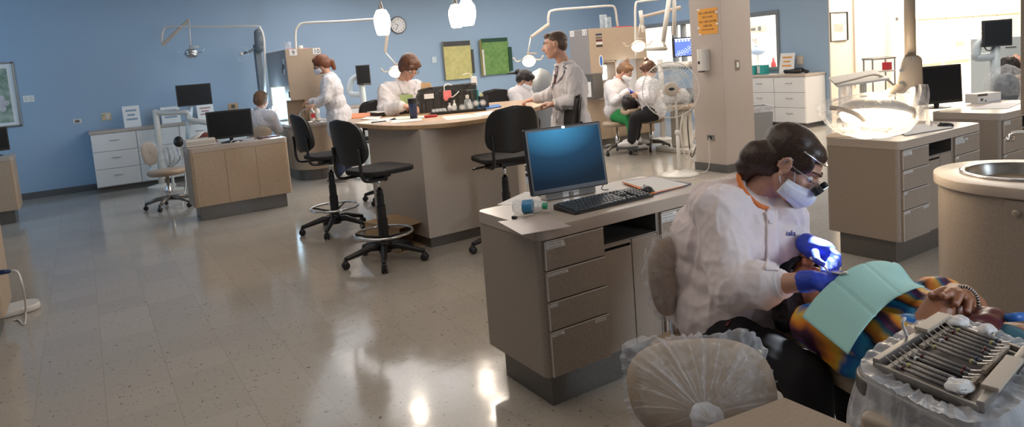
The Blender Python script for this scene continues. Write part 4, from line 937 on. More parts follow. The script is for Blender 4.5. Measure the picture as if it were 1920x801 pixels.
mn, MF = person('man in long white coat and dark tie standing with hands on the island', J, 1.13, hair='hair_grey', hairfn=hair_man, skirt=.55, standing=True, bottom='trouser_grey', voxel=.011,
    hd={'R': (dirv(-.85, .3, .12), dirv(0, .2, -1)), 'L': (dirv(-.9, .1, -.1), dirv(.0, .2, -1)), 'tR': 1, 'tL': -1}, folds=.012, seed=7, curl=.8, bulk=.005, sleeve=.92)
mc_ = [o_ for o_ in mn.children if o_.name.startswith('coat')][0]
def patches(root, coat, D, specs):
    for n_, pts, m, off, *lb in specs:
        q = [atd(x, y, D) for x, y in pts]; cx = sum(p[0] for p in pts)/4; cy = sum(p[1] for p in pts)/4
        patch(n_, root, coat, q, ray(cx, cy), m, off, .004, 8, 8, lb[0] if lb else None)
M['shirt'] = mat('white_shirt', (.8, .8, .82), .7)
patches(mn, mc_, 6.3, [('shirt', ((1040, 118), (1052, 116), (1042, 152), (1037, 152)), 'shirt', .004, 'white shirt collar'), ('tie', ((1041, 124), (1047, 123), (1041, 158), (1038, 158)), 'maroon', .010, 'dark red tie'),
    ('lapel', ((1052, 116), (1060, 112), (1056, 142), (1042, 158)), 'coat', .018), ('coat_edge', ((1033, 154), (1036, 154), (1030, 232), (1027, 232)), 'coat', .014),
    ('name_badge', ((1038, 139), (1054, 139), (1054, 143), (1038, 143)), 'black', .012, 'black name badge'), ('pocket', ((1054, 176), (1078, 178), (1076, 200), (1052, 200)), 'coat', .008)])
bp = atd(1049, 133, 6.2); bvm = BVHTree.FromPolygons([mw(mc_) @ v.co for v in mc_.data.vertices], [tuple(p.vertices) for p in mc_.data.polygons])
ring = []
for k in range(20):
    p = atd(1049+5*math.cos(k*PI/10), 132+6*math.sin(k*PI/10), 6.3); d_ = (p-V(0, 0, H)).normalized(); h_ = bvm.ray_cast(V(0, 0, H), d_); ring.append((h_[0] if h_[0] else p)-d_*.008)
obj('crest', MB().tube(ring, .003, 6, closed=True), 'kick', mn, world=True, label='round grey embroidered crest')
# ---- woman at the island
def hair_bob(mb, c, r, f, u, s, seg=18):
    hair_short(mb, c, r, f, u, s, seg, .014); P = lambda a, b, z: c+(r*a+f*b+u*z)*s; Rm = Matrix((r, f, u)).transposed()
    mb.ball(P(0, -.07, -.05), V(.075, .05, .06)*s, 14, Rm); mb.cap(P(-.05, .075, .07), .02*s, P(.055, .078, .055), .022*s, 10)
    for q in (-1, 1): mb.ball(P(q*.080, -.015, -.02), V(.020, .045, .05)*s, 12, Rm)
J = Jpx(head=(768, 126, 7.6), neck=(752, 162, 7.7), chest=(742, 190, 7.72), pelvis=(738, 232, 7.78), shR=(722, 172, 7.45), shL=(784, 168, 7.95), elR=(722, 210, 7.25), wrR=(755, 199, 7.05), elL=(800, 205, 7.6), wrL=(778, 200, 7.15),
        hipR=(728, 240, 7.7), hipL=(755, 238, 7.85), knR=(745, 262, 7.25), knL=(775, 260, 7.4), anR=(742, 320, 7.3), anL=(772, 318, 7.45), look=dirv(.45, -.55, -.55), up=dirv(.25, -.2, .9))
wm, WF = person('woman with short brown hair and glasses in white coat writing at the island', J, 1.13, hair='hair_brown', hairfn=hair_bob, specs='black', bottom='trouser_black', voxel=.011, seed=11,
    hd={'R': (dirv(.9, -.2, -.1), dirv(0, .2, -1)), 'L': (dirv(.1, -.8, -.2), dirv(-.2, 0, -1))}, folds=.012, bulk=.012)
wc_ = [o_ for o_ in wm.children if o_.name.startswith('coat')][0]
patches(wm, wc_, 7.2, [('lapel', ((745, 152), (752, 150), (768, 176), (756, 178)), 'coat', .012), ('lapel', ((782, 150), (788, 154), (782, 178), (776, 176)), 'coat', .012)])
# ---- woman at sink 9/10
def hair_pony(mb, c, r, f, u, s, seg=18):
    hair_short(mb, c, r, f, u, s, seg, .010); P = lambda a, b, z: c+(r*a+f*b+u*z)*s
    mb.ball(P(0, -.125, -.005), V(.03, .03, .03)*s, 10); mb.cap(P(0, -.135, -.03), .040*s, P(0, -.125, -.12), .026*s, 12)
J = Jpx(head=(602, 121, 9.9), neck=(616, 143, 9.9), chest=(622, 168, 9.9), pelvis=(636, 215, 9.95), shR=(616, 152, 9.75), shL=(624, 150, 10.1), elR=(612, 184, 9.68), wrR=(594, 196, 9.72), elL=(606, 188, 10.15), wrL=(584, 192, 10.1),
        hipR=(636, 225, 9.85), hipL=(642, 222, 10.05), knR=(636, 275, 9.8), knL=(648, 272, 10.1), anR=(640, 328, 9.8), anL=(652, 322, 10.15), look=dirv(-.85, -.1, -.35), up=dirv(.3, 0, .95), toeR=dirv(-1, -.1, 0), toeL=dirv(-1, 0, 0))
w10, _ = person('woman in white coat and mask with auburn ponytail bending over the sink of bay 10', J, 1.12, hair='hair_red', hairfn=hair_pony, specs='black', mask=True, bottom='trouser_navy', skirt=.45, standing=True, voxel=.012, seed=21,
    hd={'R': (dirv(-.9, -.1, -.1), dirv(0, .1, -1)), 'L': (dirv(-.9, .1, .0), dirv(0, 0, -1))}, folds=.011)
# ---- person seated with back to us, left of the glowing niche
def hair_back(mb, c, r, f, u, s, seg=18): hair_short(mb, c, r, f, u, s, seg, .012)
J = Jpx(head=(491, 188, 10.3), neck=(487, 212, 10.25), chest=(488, 228, 10.25), pelvis=(486, 262, 10.3), shR=(510, 218, 10.15), shL=(466, 216, 10.3), elR=(522, 244, 10.3), wrR=(512, 214, 10.55), elL=(462, 246, 10.4), wrL=(478, 240, 10.6),
        hipR=(496, 265, 10.3), hipL=(476, 265, 10.3), knR=(500, 272, 10.65), knL=(474, 272, 10.65), anR=(500, 305, 10.6), anL=(474, 305, 10.6), look=dirv(.3, .8, -.2), up=dirv(0, .05, 1))
person('seated person in white coat seen from behind, lit by the bright bay 9 niche', J, 1.08, hair='hair_gold', hairfn=hair_back, voxel=.013, seed=31, hd={'R': (dirv(.2, .3, .9), dirv(0, 1, 0))})
# ---- far seated hygienist left of the man
J = Jpx(head=(985, 150, 8.9), neck=(976, 172, 8.95), chest=(975, 188, 8.95), pelvis=(968, 222, 9.0), shR=(962, 176, 8.8), shL=(990, 176, 9.1), elR=(975, 202, 8.7), wrR=(998, 193, 8.75), elL=(1000, 198, 9.1), wrL=(1006, 186, 9.0),
        hipR=(965, 228, 8.95), hipL=(980, 226, 9.1), knR=(995, 232, 8.8), knL=(1003, 228, 9.0), anR=(995, 275, 8.8), anL=(1003, 270, 9.0), look=dirv(.75, -.25, -.6), up=dirv(.4, 0, .8))
def hair_tail(mb, c, r, f, u, s, seg=18):
    hair_short(mb, c, r, f, u, s, seg, .006); P = lambda a, b, z: c+(r*a+f*b+u*z)*s
    mb.ball(P(0, -.13, .03), .042*s, 12); mb.cap(P(0, -.14, .01), .02*s, P(0, -.24, -.07), .008*s, 8)
person('seated hygienist in pale coat with dark ponytail, under the lamp left of the man', J, 1.08, hair='hair_black', hairfn=hair_tail, mask=True, gloves='enamel_blue', voxel=.012, seed=41,
    hd={'R': (dirv(.9, .1, -.2), dirv(0, 0, -1)), 'L': (dirv(.8, -.4, -.3), dirv(0, 0, -1))})
# ---- two students at bay 12
def hair_bun(mb, c, r, f, u, s, seg=18):
    hair_short(mb, c, r, f, u, s, seg, .004); P = lambda a, b, z: c+(r*a+f*b+u*z)*s
    mb.ball(P(0, -.06, .125), V(.034, .034, .032)*s, 12); mb.cap(P(0, -.06, .14), .015*s, P(0, -.07, .17), .008*s, 8)
J = Jpx(head=(1172, 134, 10.4), neck=(1158, 155, 10.45), chest=(1155, 176, 10.45), pelvis=(1156, 208, 10.5), shR=(1142, 162, 10.3), shL=(1172, 162, 10.6), elR=(1152, 192, 10.1), wrR=(1178, 171, 10.1), elL=(1186, 190, 10.5), wrL=(1192, 178, 10.3),
        hipR=(1156, 216, 10.4), hipL=(1168, 214, 10.6), knR=(1182, 224, 10.1), knL=(1192, 220, 10.3), anR=(1188, 272, 10.2), anL=(1194, 264, 10.4), look=dirv(.65, -.3, -.55), up=dirv(.35, -.1, .85), toeR=dirv(.9, -.3, 0), toeL=dirv(.9, -.3, 0))
person('masked student in white coat and green scrub trousers seated before the bay 12 light box', J, 1.14, hair='hair_gold', hairfn=hair_bun, specs='black', mask=True, gloves='glove', bottom='trouser_green', voxel=.012, seed=51,
    hd={'R': (dirv(.9, .1, -.35), dirv(0, 0, -1)), 'L': (dirv(-.2, -.6, -.4), dirv(0, 0, -1))})
J = Jpx(head=(1216, 132, 9.9), neck=(1218, 152, 9.8), chest=(1214, 170, 9.75), pelvis=(1226, 205, 9.7), shR=(1226, 160, 9.6), shL=(1206, 160, 10.0), elR=(1215, 186, 9.45), wrR=(1202, 178, 9.6), elL=(1202, 190, 10.0), wrL=(1198, 182, 9.8),
        hipR=(1226, 213, 9.6), hipL=(1222, 210, 9.85), knR=(1190, 222, 9.5), knL=(1194, 219, 9.85), anR=(1184, 268, 9.5), anL=(1192, 262, 9.9), look=dirv(-.6, .5, -.5), up=dirv(-.3, .1, .9), toeR=dirv(-1, .1, 0), toeL=dirv(-1, .1, 0))
person('student in white coat, black trousers and pale sneakers seated behind the pedestal fan', J, 1.13, hair='hair_brown', hairfn=hair_bun, bottom='trouser_black', voxel=.012, seed=61)
# ---- helper: simple head for patients mostly hidden
def patient(label, hx, ax, hair='hair_black', s=1.1, cloth='coat', skin='skin_dark', rad=.17):
    ax = V(ax).normalized(); t = thing('person', label, 'person', (hx.x, hx.y, 0)); r, f, u = frame(UP+ax*.1, -ax)
    mb = MB(); head_caps(mb, hx, r, f, u, s); mb.cap(hx+ax*.2, .055*s, hx+ax*.06, .05*s); c2 = hx+ax*.45; sd = ax.cross(UP).normalized(); Rm = Matrix((sd, ax, UP)).transposed(); mb.ball(c2, V(.15, .2, .09)*s, 16, Rm); mb.ball(hx+ax*.85, V(.14, .2, .09)*s, 16, Rm)
    for q in (-1, 1): mb.cap(c2+sd*.17*q-ax*.08, .045*s, c2+sd*.2*q+ax*.2, .04*s); mb.cap(c2+sd*.2*q+ax*.2, .04*s, c2+sd*.05*q+ax*.35+UP*.1, .03*s); mb.cap(hx+ax*.95+sd*.09*q, .08*s, hx+ax*1.4+sd*.1*q, .06*s); mb.cap(hx+ax*1.4+sd*.1*q, .055*s, hx+ax*1.85+sd*.1*q-UP*.05, .04*s)
    obj('body', mb, skin, t, world=True, remesh=.011, sm=2); eyes(t, hx, r, f, u, s); lips(t, hx, r, f, u, s)
    mb = MB(); hair_short(mb, hx, r, f, u, s, 16, .014); h = obj('hair', mb, hair, t, world=True, remesh=.010, sm=2)
    mb = MB(); mb.ball(c2, V(.18, .22, .115)*s, 16, Rm); mb.ball(hx+ax*.8, V(.175, .25, .11)*s, 16, Rm)
    for q in (-1, 1): mb.cap(c2+sd*.17*q-ax*.08, .06*s, c2+sd*.2*q+ax*.2, .055*s)
    c = obj('blouse', mb, cloth, t, world=True, remesh=.013, sm=3); wobble(c, .012, 9)
    mb = MB()
    for q in (-1, 1): mb.cap(hx+ax*.95+sd*.09*q, .1*s, hx+ax*1.4+sd*.1*q, .08*s); mb.cap(hx+ax*1.4+sd*.1*q, .075*s, hx+ax*1.8+sd*.1*q-UP*.05, .06*s)
    obj('trousers', mb, 'trouser_navy', t, world=True, remesh=.013, sm=3)
    return t
def dental_chair(label, hx, ax, s=1.0, m='vinyl', group=None, base=True, wk=1):
    ax = V(ax).normalized(); sd = ax.cross(UP).normalized(); z = hx.z-.15
    t = thing('dental_chair', label, 'dental chair', (hx.x+ax.x*.8, hx.y+ax.y*.8, 0), 0, group)
    def slab_(a, b, w0, w1, za, zb, th):
        def fn(u, v):
            p = hx+ax*(a+(b-a)*u); w_ = (w0+(w1-w0)*u)*wk; k = (v-.5)*2; zz = za+(zb-za)*u+.03*abs(k)**3
            return V(p.x, p.y, zz)+sd*k*w_
        return MB().grid(fn, 16, 12)
    obj('backrest', slab_(.12, .78, .22, .27, z+.0, z-.02, .08), m, t, world=True, smooth=True, solid=.07)
    obj('headrest', slab_(-.13, .12, .11, .13, z-.01, z+.0, .07), m, t, world=True, smooth=True, solid=.06)
    obj('seat', slab_(.78, 1.85, .27, .20, z-.02, z-.05, .08), m, t, world=True, smooth=True, solid=.08)
    c = hx+ax*.85
    obj('lift_column', MB().box((c.x-.11, c.y-.13, .06), (c.x+.11, c.y+.13, z-.06)), 'enamel', t, world=True, bevel=.03)
    obj('base_plate', MB().prism([(c.x+p[0], c.y+p[1]) for p in rrect(-.26, -.38, .26, .38, .12)], 0, .06), 'enamel', t, world=True, bevel=.01)
    return t
dental_chair('beige dental chair under the reclining patient in the striped blouse', V(2.12, 1.50, .635), AX, wk=.68)
bm_ = MB()
def wr_(a, b): p = hp+AX*(.16-.38*a)-UP*.13+SD*(b-.5)*.40; return p+UP*(-.05*((b-.5)*2)**2+.012*noise.noise(p*22)-.05*a*a)
o = obj('headrest_cover', MB().grid(wr_, 20, 26), 'wrap', smooth=True); tag(o, 'shiny clear plastic cover over the headrest under the patient head', 'plastic cover')
ph = atd(1184, 190, 9.95); pax = dirv(.9, .35, 0)
patient('dark haired patient lying under the hands of the bay 12 students, head nearest', ph, pax)
dental_chair('dental chair holding the dark haired patient at bay 12', ph, pax, group=None)
ph = atd(1900, 122, 7.6); patient('dark haired patient reclining at the right edge behind the glove box', ph, dirv(1, .1, 0), skin='skin')
dental_chair('plastic covered dental chair at the right edge behind the glove box', ph, dirv(1, .1, 0))
# ================================================================== LAMPS AND PIPES
def pendant(label, x, y, z, h=.235, r=.078):
    t = thing('pendant_lamp', label, 'lamp', (x, y, z), 0, None)
    prof = [(.045, 0), (.058, .01), (r*.92, .07), (r, .125), (r*.93, .18), (.050, .225), (.044, h)]
    obj('glass_shade', MB().lathe(prof, seg=28), 'bulb', t, smooth=True)
    obj('stem', MB().lathe([(.03, h-.002), (.022, h+.02), (.008, h+.075), (.004, h+.08)]).tube([(0, 0, h+.07), (0, 0, 3.2-z)], .0025, 6), 'steel', t, smooth=True)
    light('POINT', (x, y, z-.05), 9, (1, .84, .68), size=.07, name='pendant_bulb')
q = atd(719, 66, 6.4); pendant('lit white pendant lamp at left, just left of the wall clock', q.x, q.y, q.z)
q = atd(857, 52, 7.0); pendant('lit white pendant lamp in the middle, lower left of the overlapping pair', q.x, q.y, q.z)
q = atd(877, 42, 6.3); pendant('lit white pendant lamp at right, upper right of the overlapping pair', q.x, q.y, q.z-.03, .25, .085)
def op_lamp(parent_label, c, lit, s=1.0, face=(0, 0, -1), power=6, group=None):
    """ceiling or pipe hung dental light head"""
def pipe_lamp(label, path, arm, c, lit=False, s=1.0, power=5, col=(1, .85, .6), pr=.018):
    t = thing('dental_light', label, 'lamp', (path[0].x, path[0].y, 0))
    obj('support_pipe', MB().tube(spline(path, 4), pr, 12), 'enamel', t, world=True, smooth=True)
    if arm:
        obj('spring_arm', MB().tube([arm[0], arm[1]], [.028, .022], 8), 'beige_plastic', t, world=True, smooth=False)
        obj('drop_rod', MB().tube([arm[1], c+UP*.10], .010, 8), 'enamel', t, world=True, smooth=True)
    LA = dirv(-.15, .55 if lit else .2, .85).normalized()
    hd_ = obj('lamp_head', MB().lathe([(.02, .06), (.05, .05), (.085, .02), (.10, -.02), (.09, -.03)], c, 24, axis=LA, sx=1.1*s, sy=1.0*s), 'enamel' if lit else 'chrome', t, world=True, smooth=True)
    obj('reflector', MB().lathe([(.095, -.025), (.088, -.055), (.06, -.085), (.02, -.095)], c, 24, axis=LA, sx=1.1*s, sy=1.0*s), 'hot' if lit else 'chrome', hd_, world=True, smooth=True)
    hb = MB()
    for q in (-1, 1): hb.tube(spline([c+LAT*.10*q+UP*.0, c+LAT*.17*q-UP*.01, c+LAT*.20*q+UP*.04, c+LAT*.22*q+UP*.03], 4), .008, 8)
    obj('handle', hb, 'chrome' if not lit else 'beige_plastic', t, world=True, smooth=True)
    obj('switch_bar', MB().tube([c+UP*.09-LAT*.02, c+UP*.075+LAT*.12], .012, 8).cap(c+UP*.05, .03, c+UP*.02, .035), 'enamel' if not lit else 'beige_plastic', t, world=True, smooth=True)
    if lit: light('POINT', c-UP*.10-FWD*.10, power, col, size=.05, name='dental_light_bulb')
    return t
def pth(*a): return [p for p in spline([atd(*q) for q in a], 6)]
y9 = 10.5
pipe_lamp('unlit dental light on a bent pipe above the dim left bay with the wall monitor',
    [atd(497, 185, 10.5), atd(496, 105, 10.5), atd(494, 70, 10.5), atd(488, 54, 10.5), atd(478, 49.5, 10.5), atd(400, 50, 10.55), atd(320, 50, 10.6), atd(308, 54, 10.6), atd(304, 66, 10.6), atd(304, 86, 10.6)],
    (atd(305, 84, 10.6), atd(354, 37, 10.6)), atd(359, 98, 10.6))
pipe_lamp('lit dental light beyond the woman writing at the island, hung from a long bent pipe',
    [atd(556, 185, 10.3), atd(555, 100, 10.3), atd(554, 62, 10.3), atd(560, 48, 10.3), atd(575, 43, 10.3), atd(640, 40, 10.2), atd(700, 36, 10.1), atd(716, 38, 10.0), atd(724, 52, 10.0), atd(726, 66, 10.0)],
    (atd(726, 66, 10.0), atd(722, 98, 10.0)), atd(742, 132, 9.9), True)
pipe_lamp('lit dental light on thin pipes above the seated hygienist beside the green painting',
    [atd(1160, 58, 11.6), atd(1157, 40, 11.5), atd(1153, 16, 11.4), atd(1143, 11, 11.3), atd(1100, 14, 10.8), atd(1040, 19, 10), atd(1029, 27, 9.9), atd(1028, 46, 9.9)],
    (atd(1028, 46, 9.9), atd(995, 70, 9.6)), atd(991, 112, 9.5), True, .9)
pipe_lamp('lit dental light above the masked student in green scrubs at bay 12',
    [atd(1192, 110, 10.6), atd(1191, 40, 10.6), atd(1192, 8, 10.6), atd(1200, 3, 10.6), atd(1240, -2, 10.4)],
    (atd(1276, 14, 10.1), atd(1203, 32, 10.1)), atd(1196, 84, 10.0), True, 1.0)
# ceiling rods and x-ray arm near bay 12
t = thing('xray_machine', 'off white jointed x-ray arm hanging in front of the far window', 'x-ray arm', atd(1263, 60, 9.6)*1)
t.location.z = 0
obj('ceiling_tube', MB().tube([atd(1264, -40, 9.6), atd(1264, 66, 9.6)], .028, 10), 'enamel', t, world=True, smooth=True)
obj('jointed_arm', MB().tube([atd(1256, -10, 9.6), atd(1243, 78, 9.6)], .035, 10).tube([atd(1243, 76, 9.6), atd(1248, 90, 9.6)], .02, 8), 'enamel', t, world=True, smooth=True)
obj('tube_head', MB().cap(atd(1210, 92, 9.6), .028, atd(1248, 91, 9.6), .030), 'enamel', t, world=True, smooth=True)
obj('bracket_arm', MB().tube([atd(1201, 20, 9.9), atd(1204, 46, 9.9)], .03, 8).tube([atd(1204, 46, 9.9), atd(1206, 60, 9.9)], .022, 8), 'enamel', t, world=True, smooth=True)
# ---- large surgical lamp wrapped in plastic over the right desk
DL = 3.45
t = thing('surgical_lamp', 'large glowing operating lamp wrapped in clear plastic on a ceiling pole', 'lamp', atd(1706, 60, DL)); t.location.z = 0
obj('ceiling_pole', MB().tube([atd(1704, -80, DL), atd(1707, 106, DL)], .026, 20), 'beige_plastic', t, world=True, smooth=True)
def plate(pts, D, th):
    a = [atd(x, y, D-th/2) for x, y in pts]; b = [atd(x, y, D+th/2) for x, y in pts]; n_ = len(a)
    return MB().add(a+b, [tuple(range(n_)), tuple(range(n_, 2*n_))[::-1]]+[(i, n_+i, n_+(i+1) % n_, (i+1) % n_) for i in range(n_)])
hs = obj('pivot_housing', plate([(1695, 106), (1722, 103), (1729, 110), (1731, 160), (1708, 164), (1694, 176), (1676, 172), (1683, 150), (1690, 118)], DL, .07), 'beige_plastic', t, world=True, bevel=.006)
for x, y in ((1711, 110), (1689, 132), (1689, 156)): obj('screw', MB().lathe([(.009, 0), (.009, .004)], atd(x, y, DL-.037), 14, axis=-FWD), 'steel', hs, world=True)
arc = [atd(1692, 160, DL-.02), atd(1670, 172, DL-.04), atd(1640, 188, DL-.06), atd(1610, 200, DL-.07)]
obj('yoke_arm', MB().tube(spline(arc, 5), .020, 12), 'beige_plastic', t, world=True, smooth=True)
lc = atd(1640, 214, DL); ln_ = dirv(-.18, -.25, -.95).normalized()
rf = obj('reflector_housing', MB().lathe([(.02, .075), (.09, .07), (.15, .04), (.175, 0), (.17, -.006)], lc, 36, axis=-ln_ if ln_.z > 0 else ln_*-1), 'enamel', t, world=True, smooth=True)
gl_ = obj('lit_reflector', MB().lathe([(.165, -.005), (.15, -.03), (.10, -.05), (.02, -.055)], lc, 36, axis=ln_*-1), 'hot_big', rf, world=True, smooth=True, label='glowing lamp face')
light('POINT', lc+ln_*.13, 4, (1, .80, .56), size=.10, name='surgical_lamp_bulb')
light('POINT', lc+UP*.13-FWD*.05, 3, (1, .80, .54), size=.06, name='surgical_lamp_bulb')
hb = MB().tube(spline([atd(1556, 202, DL-.08), atd(1580, 205, DL-.10), atd(1605, 214, DL-.12), atd(1620, 226, DL-.1)], 5), .012, 10).tube(spline([atd(1690, 200, DL-.02), atd(1712, 205, DL-.04), atd(1712, 222, DL-.03)], 5), .010, 10)
obj('handle', hb, 'beige_plastic', t, world=True, smooth=True)
obj('focus_knob', MB().lathe([(.02, -.0), (.022, .03), (.012, .035)], lc+ln_*.06, 16, axis=ln_), 'beige_plastic', t, world=True, smooth=True)
def bagl(a, b):
    t1 = 2*PI*a; ph_ = PI*b; k = 1+.09*noise.noise(V(math.cos(t1)*2.4, math.sin(t1)*2.4, b*3.5))+.05*noise.noise(V(math.cos(t1)*7, math.sin(t1)*7, b*6))
    l = .250*math.sin(ph_)*math.cos(t1)*k; d_ = .20*math.sin(ph_)*math.sin(t1)*k; z = .115*math.cos(ph_)*k
    if l < -.15: z += (-.15-l)*.35
    if l > .12: z += (l-.12)*.5
    return lc+LAT*(l-.015)+FWD*d_+UP*(z-.005-l*.02)
obj('plastic_cover', MB().grid(bagl, 48, 24), 'wrap', rf, world=True, smooth=True, label='clear crumpled plastic bag round the lamp')
def sheet(a, b): return atd(1714+26*a+6*b*a, 158+66*b+14*a*b, DL-.05+.03*math.sin(a*9+b*3))+LAT*.006*math.sin(b*8)
obj('plastic_sheet', MB().grid(sheet, 14, 14), 'wrap_dense', t, world=True, smooth=True, solid=.001, label='milky plastic sleeve hanging by the pivot')
# delivery tray with white rails behind the lamp
t = thing('instrument_tray', 'plastic covered white instrument tray on an arm behind the glowing lamp', 'tray', atd(1620, 150, 6.2)); t.location.z = 0
def quad(pts, th):
    n_ = len(pts); return MB().add([p for p in pts]+[p-UP*th for p in pts], [tuple(range(n_)), tuple(range(n_, 2*n_))[::-1]]+[(i, n_+i, n_+(i+1) % n_, (i+1) % n_) for i in range(n_)])
T0 = [atd(1553, 145, 6.2), atd(1640, 130, 6.5), atd(1668, 146, 6.1), atd(1570, 160, 5.8)]
obj('tray_plate', quad(T0, .02), 'enamel', t, world=True, bevel=.004); 
obj('rail', MB().tube(spline([atd(1566, 158, 5.8), atd(1600, 149, 5.9), atd(1640, 140, 6.1), atd(1664, 150, 6.2), atd(1676, 160, 6.2)], 4), .010, 8), 'beige_plastic', t, world=True, smooth=True)
bs = atd(1618, 155, 6.2); obj('support_post', MB().tube([V(bs.x, bs.y, 0), V(bs.x, bs.y, bs.z)], .03, 12).lathe([(.18, 0), (.18, .03), (.05, .05)], (bs.x, bs.y, 0)), 'enamel', t, world=True, smooth=False)
def sh2(a, b): return atd(1572+26*a, 160+48*b, 5.9+.03*math.sin(a*7))
obj('plastic_sheet', MB().grid(sh2, 10, 10), 'wrap_dense', t, world=True, smooth=True, solid=.001)
# ================================================================== COMPUTERS
def monitor(label, c, rz, w_=.42, h_=.27, zb=0, tilt=0, m='black', screen='screen_off', base='stand', logo=False, sz=1.0, extra=None, group=None):
    """c: point on the desk below the centre of the screen; screen faces local -y"""
    t = thing('monitor', label, 'monitor', c, rz, group)
    zc = zb+h_/2
    Rt = Matrix.Translation((0, 0, zc)) @ Matrix.Rotation(-tilt, 4, 'X')
    def tb(mb): mb.T = Rt; return mb
    obj('screen_housing', tb(MB()).box((-w_/2, -.012, -h_/2), (w_/2, .018, h_/2)).box((-w_*.3, .018, -h_*.3), (w_*.3, .045, h_*.3)), m, t, bevel=.006)
    sc_ = obj('screen', tb(MB()).box((-w_/2+.016, -.0135, -h_/2+.026), (w_/2-.016, -.0118, h_/2-.016)), screen, t)
    if base == 'stand':
        obj('stand', MB().tube([(0, .03, 0.01), (0, .035, zc-h_*.2)], .022, 10).lathe([(.11, 0), (.11, .008), (.04, .02)], (0, .02, 0), 28, sx=1.1, sy=.8), m, t)
    return t, Rt
# foreground monitor
M['screen_blue'] = mat('dark_screen_painted_sheen', (.003, .006, .010), .55, spec=.12)  # blue reflection painted into the dark screen as an emission gradient
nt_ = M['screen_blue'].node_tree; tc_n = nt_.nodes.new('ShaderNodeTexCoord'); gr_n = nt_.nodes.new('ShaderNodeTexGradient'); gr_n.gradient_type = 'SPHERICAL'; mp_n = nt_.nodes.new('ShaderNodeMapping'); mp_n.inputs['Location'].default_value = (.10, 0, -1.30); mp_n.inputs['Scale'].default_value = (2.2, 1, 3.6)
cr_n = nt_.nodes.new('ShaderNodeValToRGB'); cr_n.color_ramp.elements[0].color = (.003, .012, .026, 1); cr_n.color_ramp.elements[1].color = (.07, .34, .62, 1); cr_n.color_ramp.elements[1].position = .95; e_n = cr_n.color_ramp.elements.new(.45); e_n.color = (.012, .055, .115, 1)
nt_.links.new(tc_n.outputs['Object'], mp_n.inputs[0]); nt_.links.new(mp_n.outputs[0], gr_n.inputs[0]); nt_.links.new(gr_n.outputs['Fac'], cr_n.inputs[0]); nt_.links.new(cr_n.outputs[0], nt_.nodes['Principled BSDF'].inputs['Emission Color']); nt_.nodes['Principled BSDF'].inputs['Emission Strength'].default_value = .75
mc = (atz(1094, 368, .845)+V(.01, .085, 0)); 
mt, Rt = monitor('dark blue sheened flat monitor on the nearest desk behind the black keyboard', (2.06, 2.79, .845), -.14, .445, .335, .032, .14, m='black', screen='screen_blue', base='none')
obj('speaker_bar', MB().box((-.15, -.03, 0), (.15, .03, .048)), 'steel', mt, bevel=.008, label='silver speaker bar under the screen')
obj('speaker_grille', MB().box((-.14, -.0315, .006), (-.05, -.029, .042)), 'kick', mt); obj('speaker_grille', MB().box((.05, -.0315, .006), (.14, -.029, .042)), 'kick', mt)
obj('power_ring', MB().lathe([(.012, 0), (.014, .002), (.012, .003)], (0, -.030, .018), 18, axis=(0, -1, 0)), 'kick', mt)
lg = obj('emblem', MB().box((-.008, -.0128, .1535), (.008, -.0118, .1635)), 'chrome', mt); lg.matrix_basis = Rt
obj('stand', MB().box((-.05, .02, 0), (.05, .05, .20)).box((-.12, -.02, 0), (.12, .12, .008)), 'black', mt, bevel=.004)
# keyboard
K0, K1, K2 = atz(1040, 377, .868), atz(1230, 362, .860), atz(1078, 401, .853)
kx = (atz(1226, 367, .85)-atz(1078, 402, .85)); kl = kx.length; kang = math.atan2(kx.y, kx.x); ko = atz(1078, 402, .85)
kb = thing('keyboard', 'black computer keyboard with pale blue lit key tops on the nearest desk', 'keyboard', (ko.x, ko.y, .845), kang)
KD = .165; kl = min(kl, .50)
obj('keyboard_body', MB().add([(0,0,0),(kl,0,0),(kl,KD,0),(0,KD,0),(0,0,.010),(kl,0,.010),(kl,KD,.028),(0,KD,.028)], [(0,3,2,1),(4,5,6,7),(0,1,5,4),(1,2,6,5),(2,3,7,6),(3,0,4,7)]), 'black', kb, bevel=.004)
M['key'] = mat('key_top', (.05, .055, .06), .28)
kn_ = 0
rows = [(.020, [1]*3+[6]+[1]*3), (.044, [2.2]+[1]*10+[2.6]), (.066, [1.8]+[1]*11+[1.9]), (.088, [1.5]+[1]*12+[1.4]), (.110, [1]*13+[2]), (.140, [1]*13)]
def key(x, y, w_):
    z = .010+.018*y/KD; return obj('key', MB().add([(x,y-.009,z),(x+w_,y-.009,z),(x+w_,y+.009,z+.002),(x,y+.009,z+.002),(x+.002,y-.007,z+.007),(x+w_-.002,y-.007,z+.007),(x+w_-.002,y+.006,z+.009),(x+.002,y+.006,z+.009)], [(0,3,2,1),(4,5,6,7),(0,1,5,4),(1,2,6,5),(2,3,7,6),(3,0,4,7)]), 'key', kb)
for y, ws in rows:
    tot = sum(ws); x = .012; uw = (kl*.64)/tot
    for q in ws: key(x, y, uw*q-.002); x += uw*q
for y in (.020, .044, .088, .110, .140):
    for k in range(3):
        if y in (.044,) and k != 1: continue
        key(kl*.68+k*.019, y, .0165)
for y in (.020, .044, .066, .088, .110):
    for k in range(4): key(kl*.82+k*.019, y, .0165)
# mouse, cable
q = atz(1214, 361, .845); ms = thing('mouse', 'black computer mouse right of the keyboard on the nearest desk', 'mouse', (q.x, q.y, .845), -.3)
obj('mouse_shell', MB().ball((0, 0, .008), (.030, .052, .026), 20), 'black', ms, smooth=True); obj('scroll_wheel', MB().lathe([(.006, -.003), (.006, .003)], (0, .03, .030), 12, axis=(1, 0, 0)), 'kick', ms)
cb = MB().tube(spline([V(2.24, 2.80, .90), V(2.27, 2.80, .93), V(2.30, 2.77, .90), V(2.24, 2.74, .86), V(2.27, 2.72, .852)], 6), .0025, 6)
o = obj('cable', cb, 'black', smooth=True); tag(o, 'thin black cable looping beside the monitor on the nearest desk', 'cable')
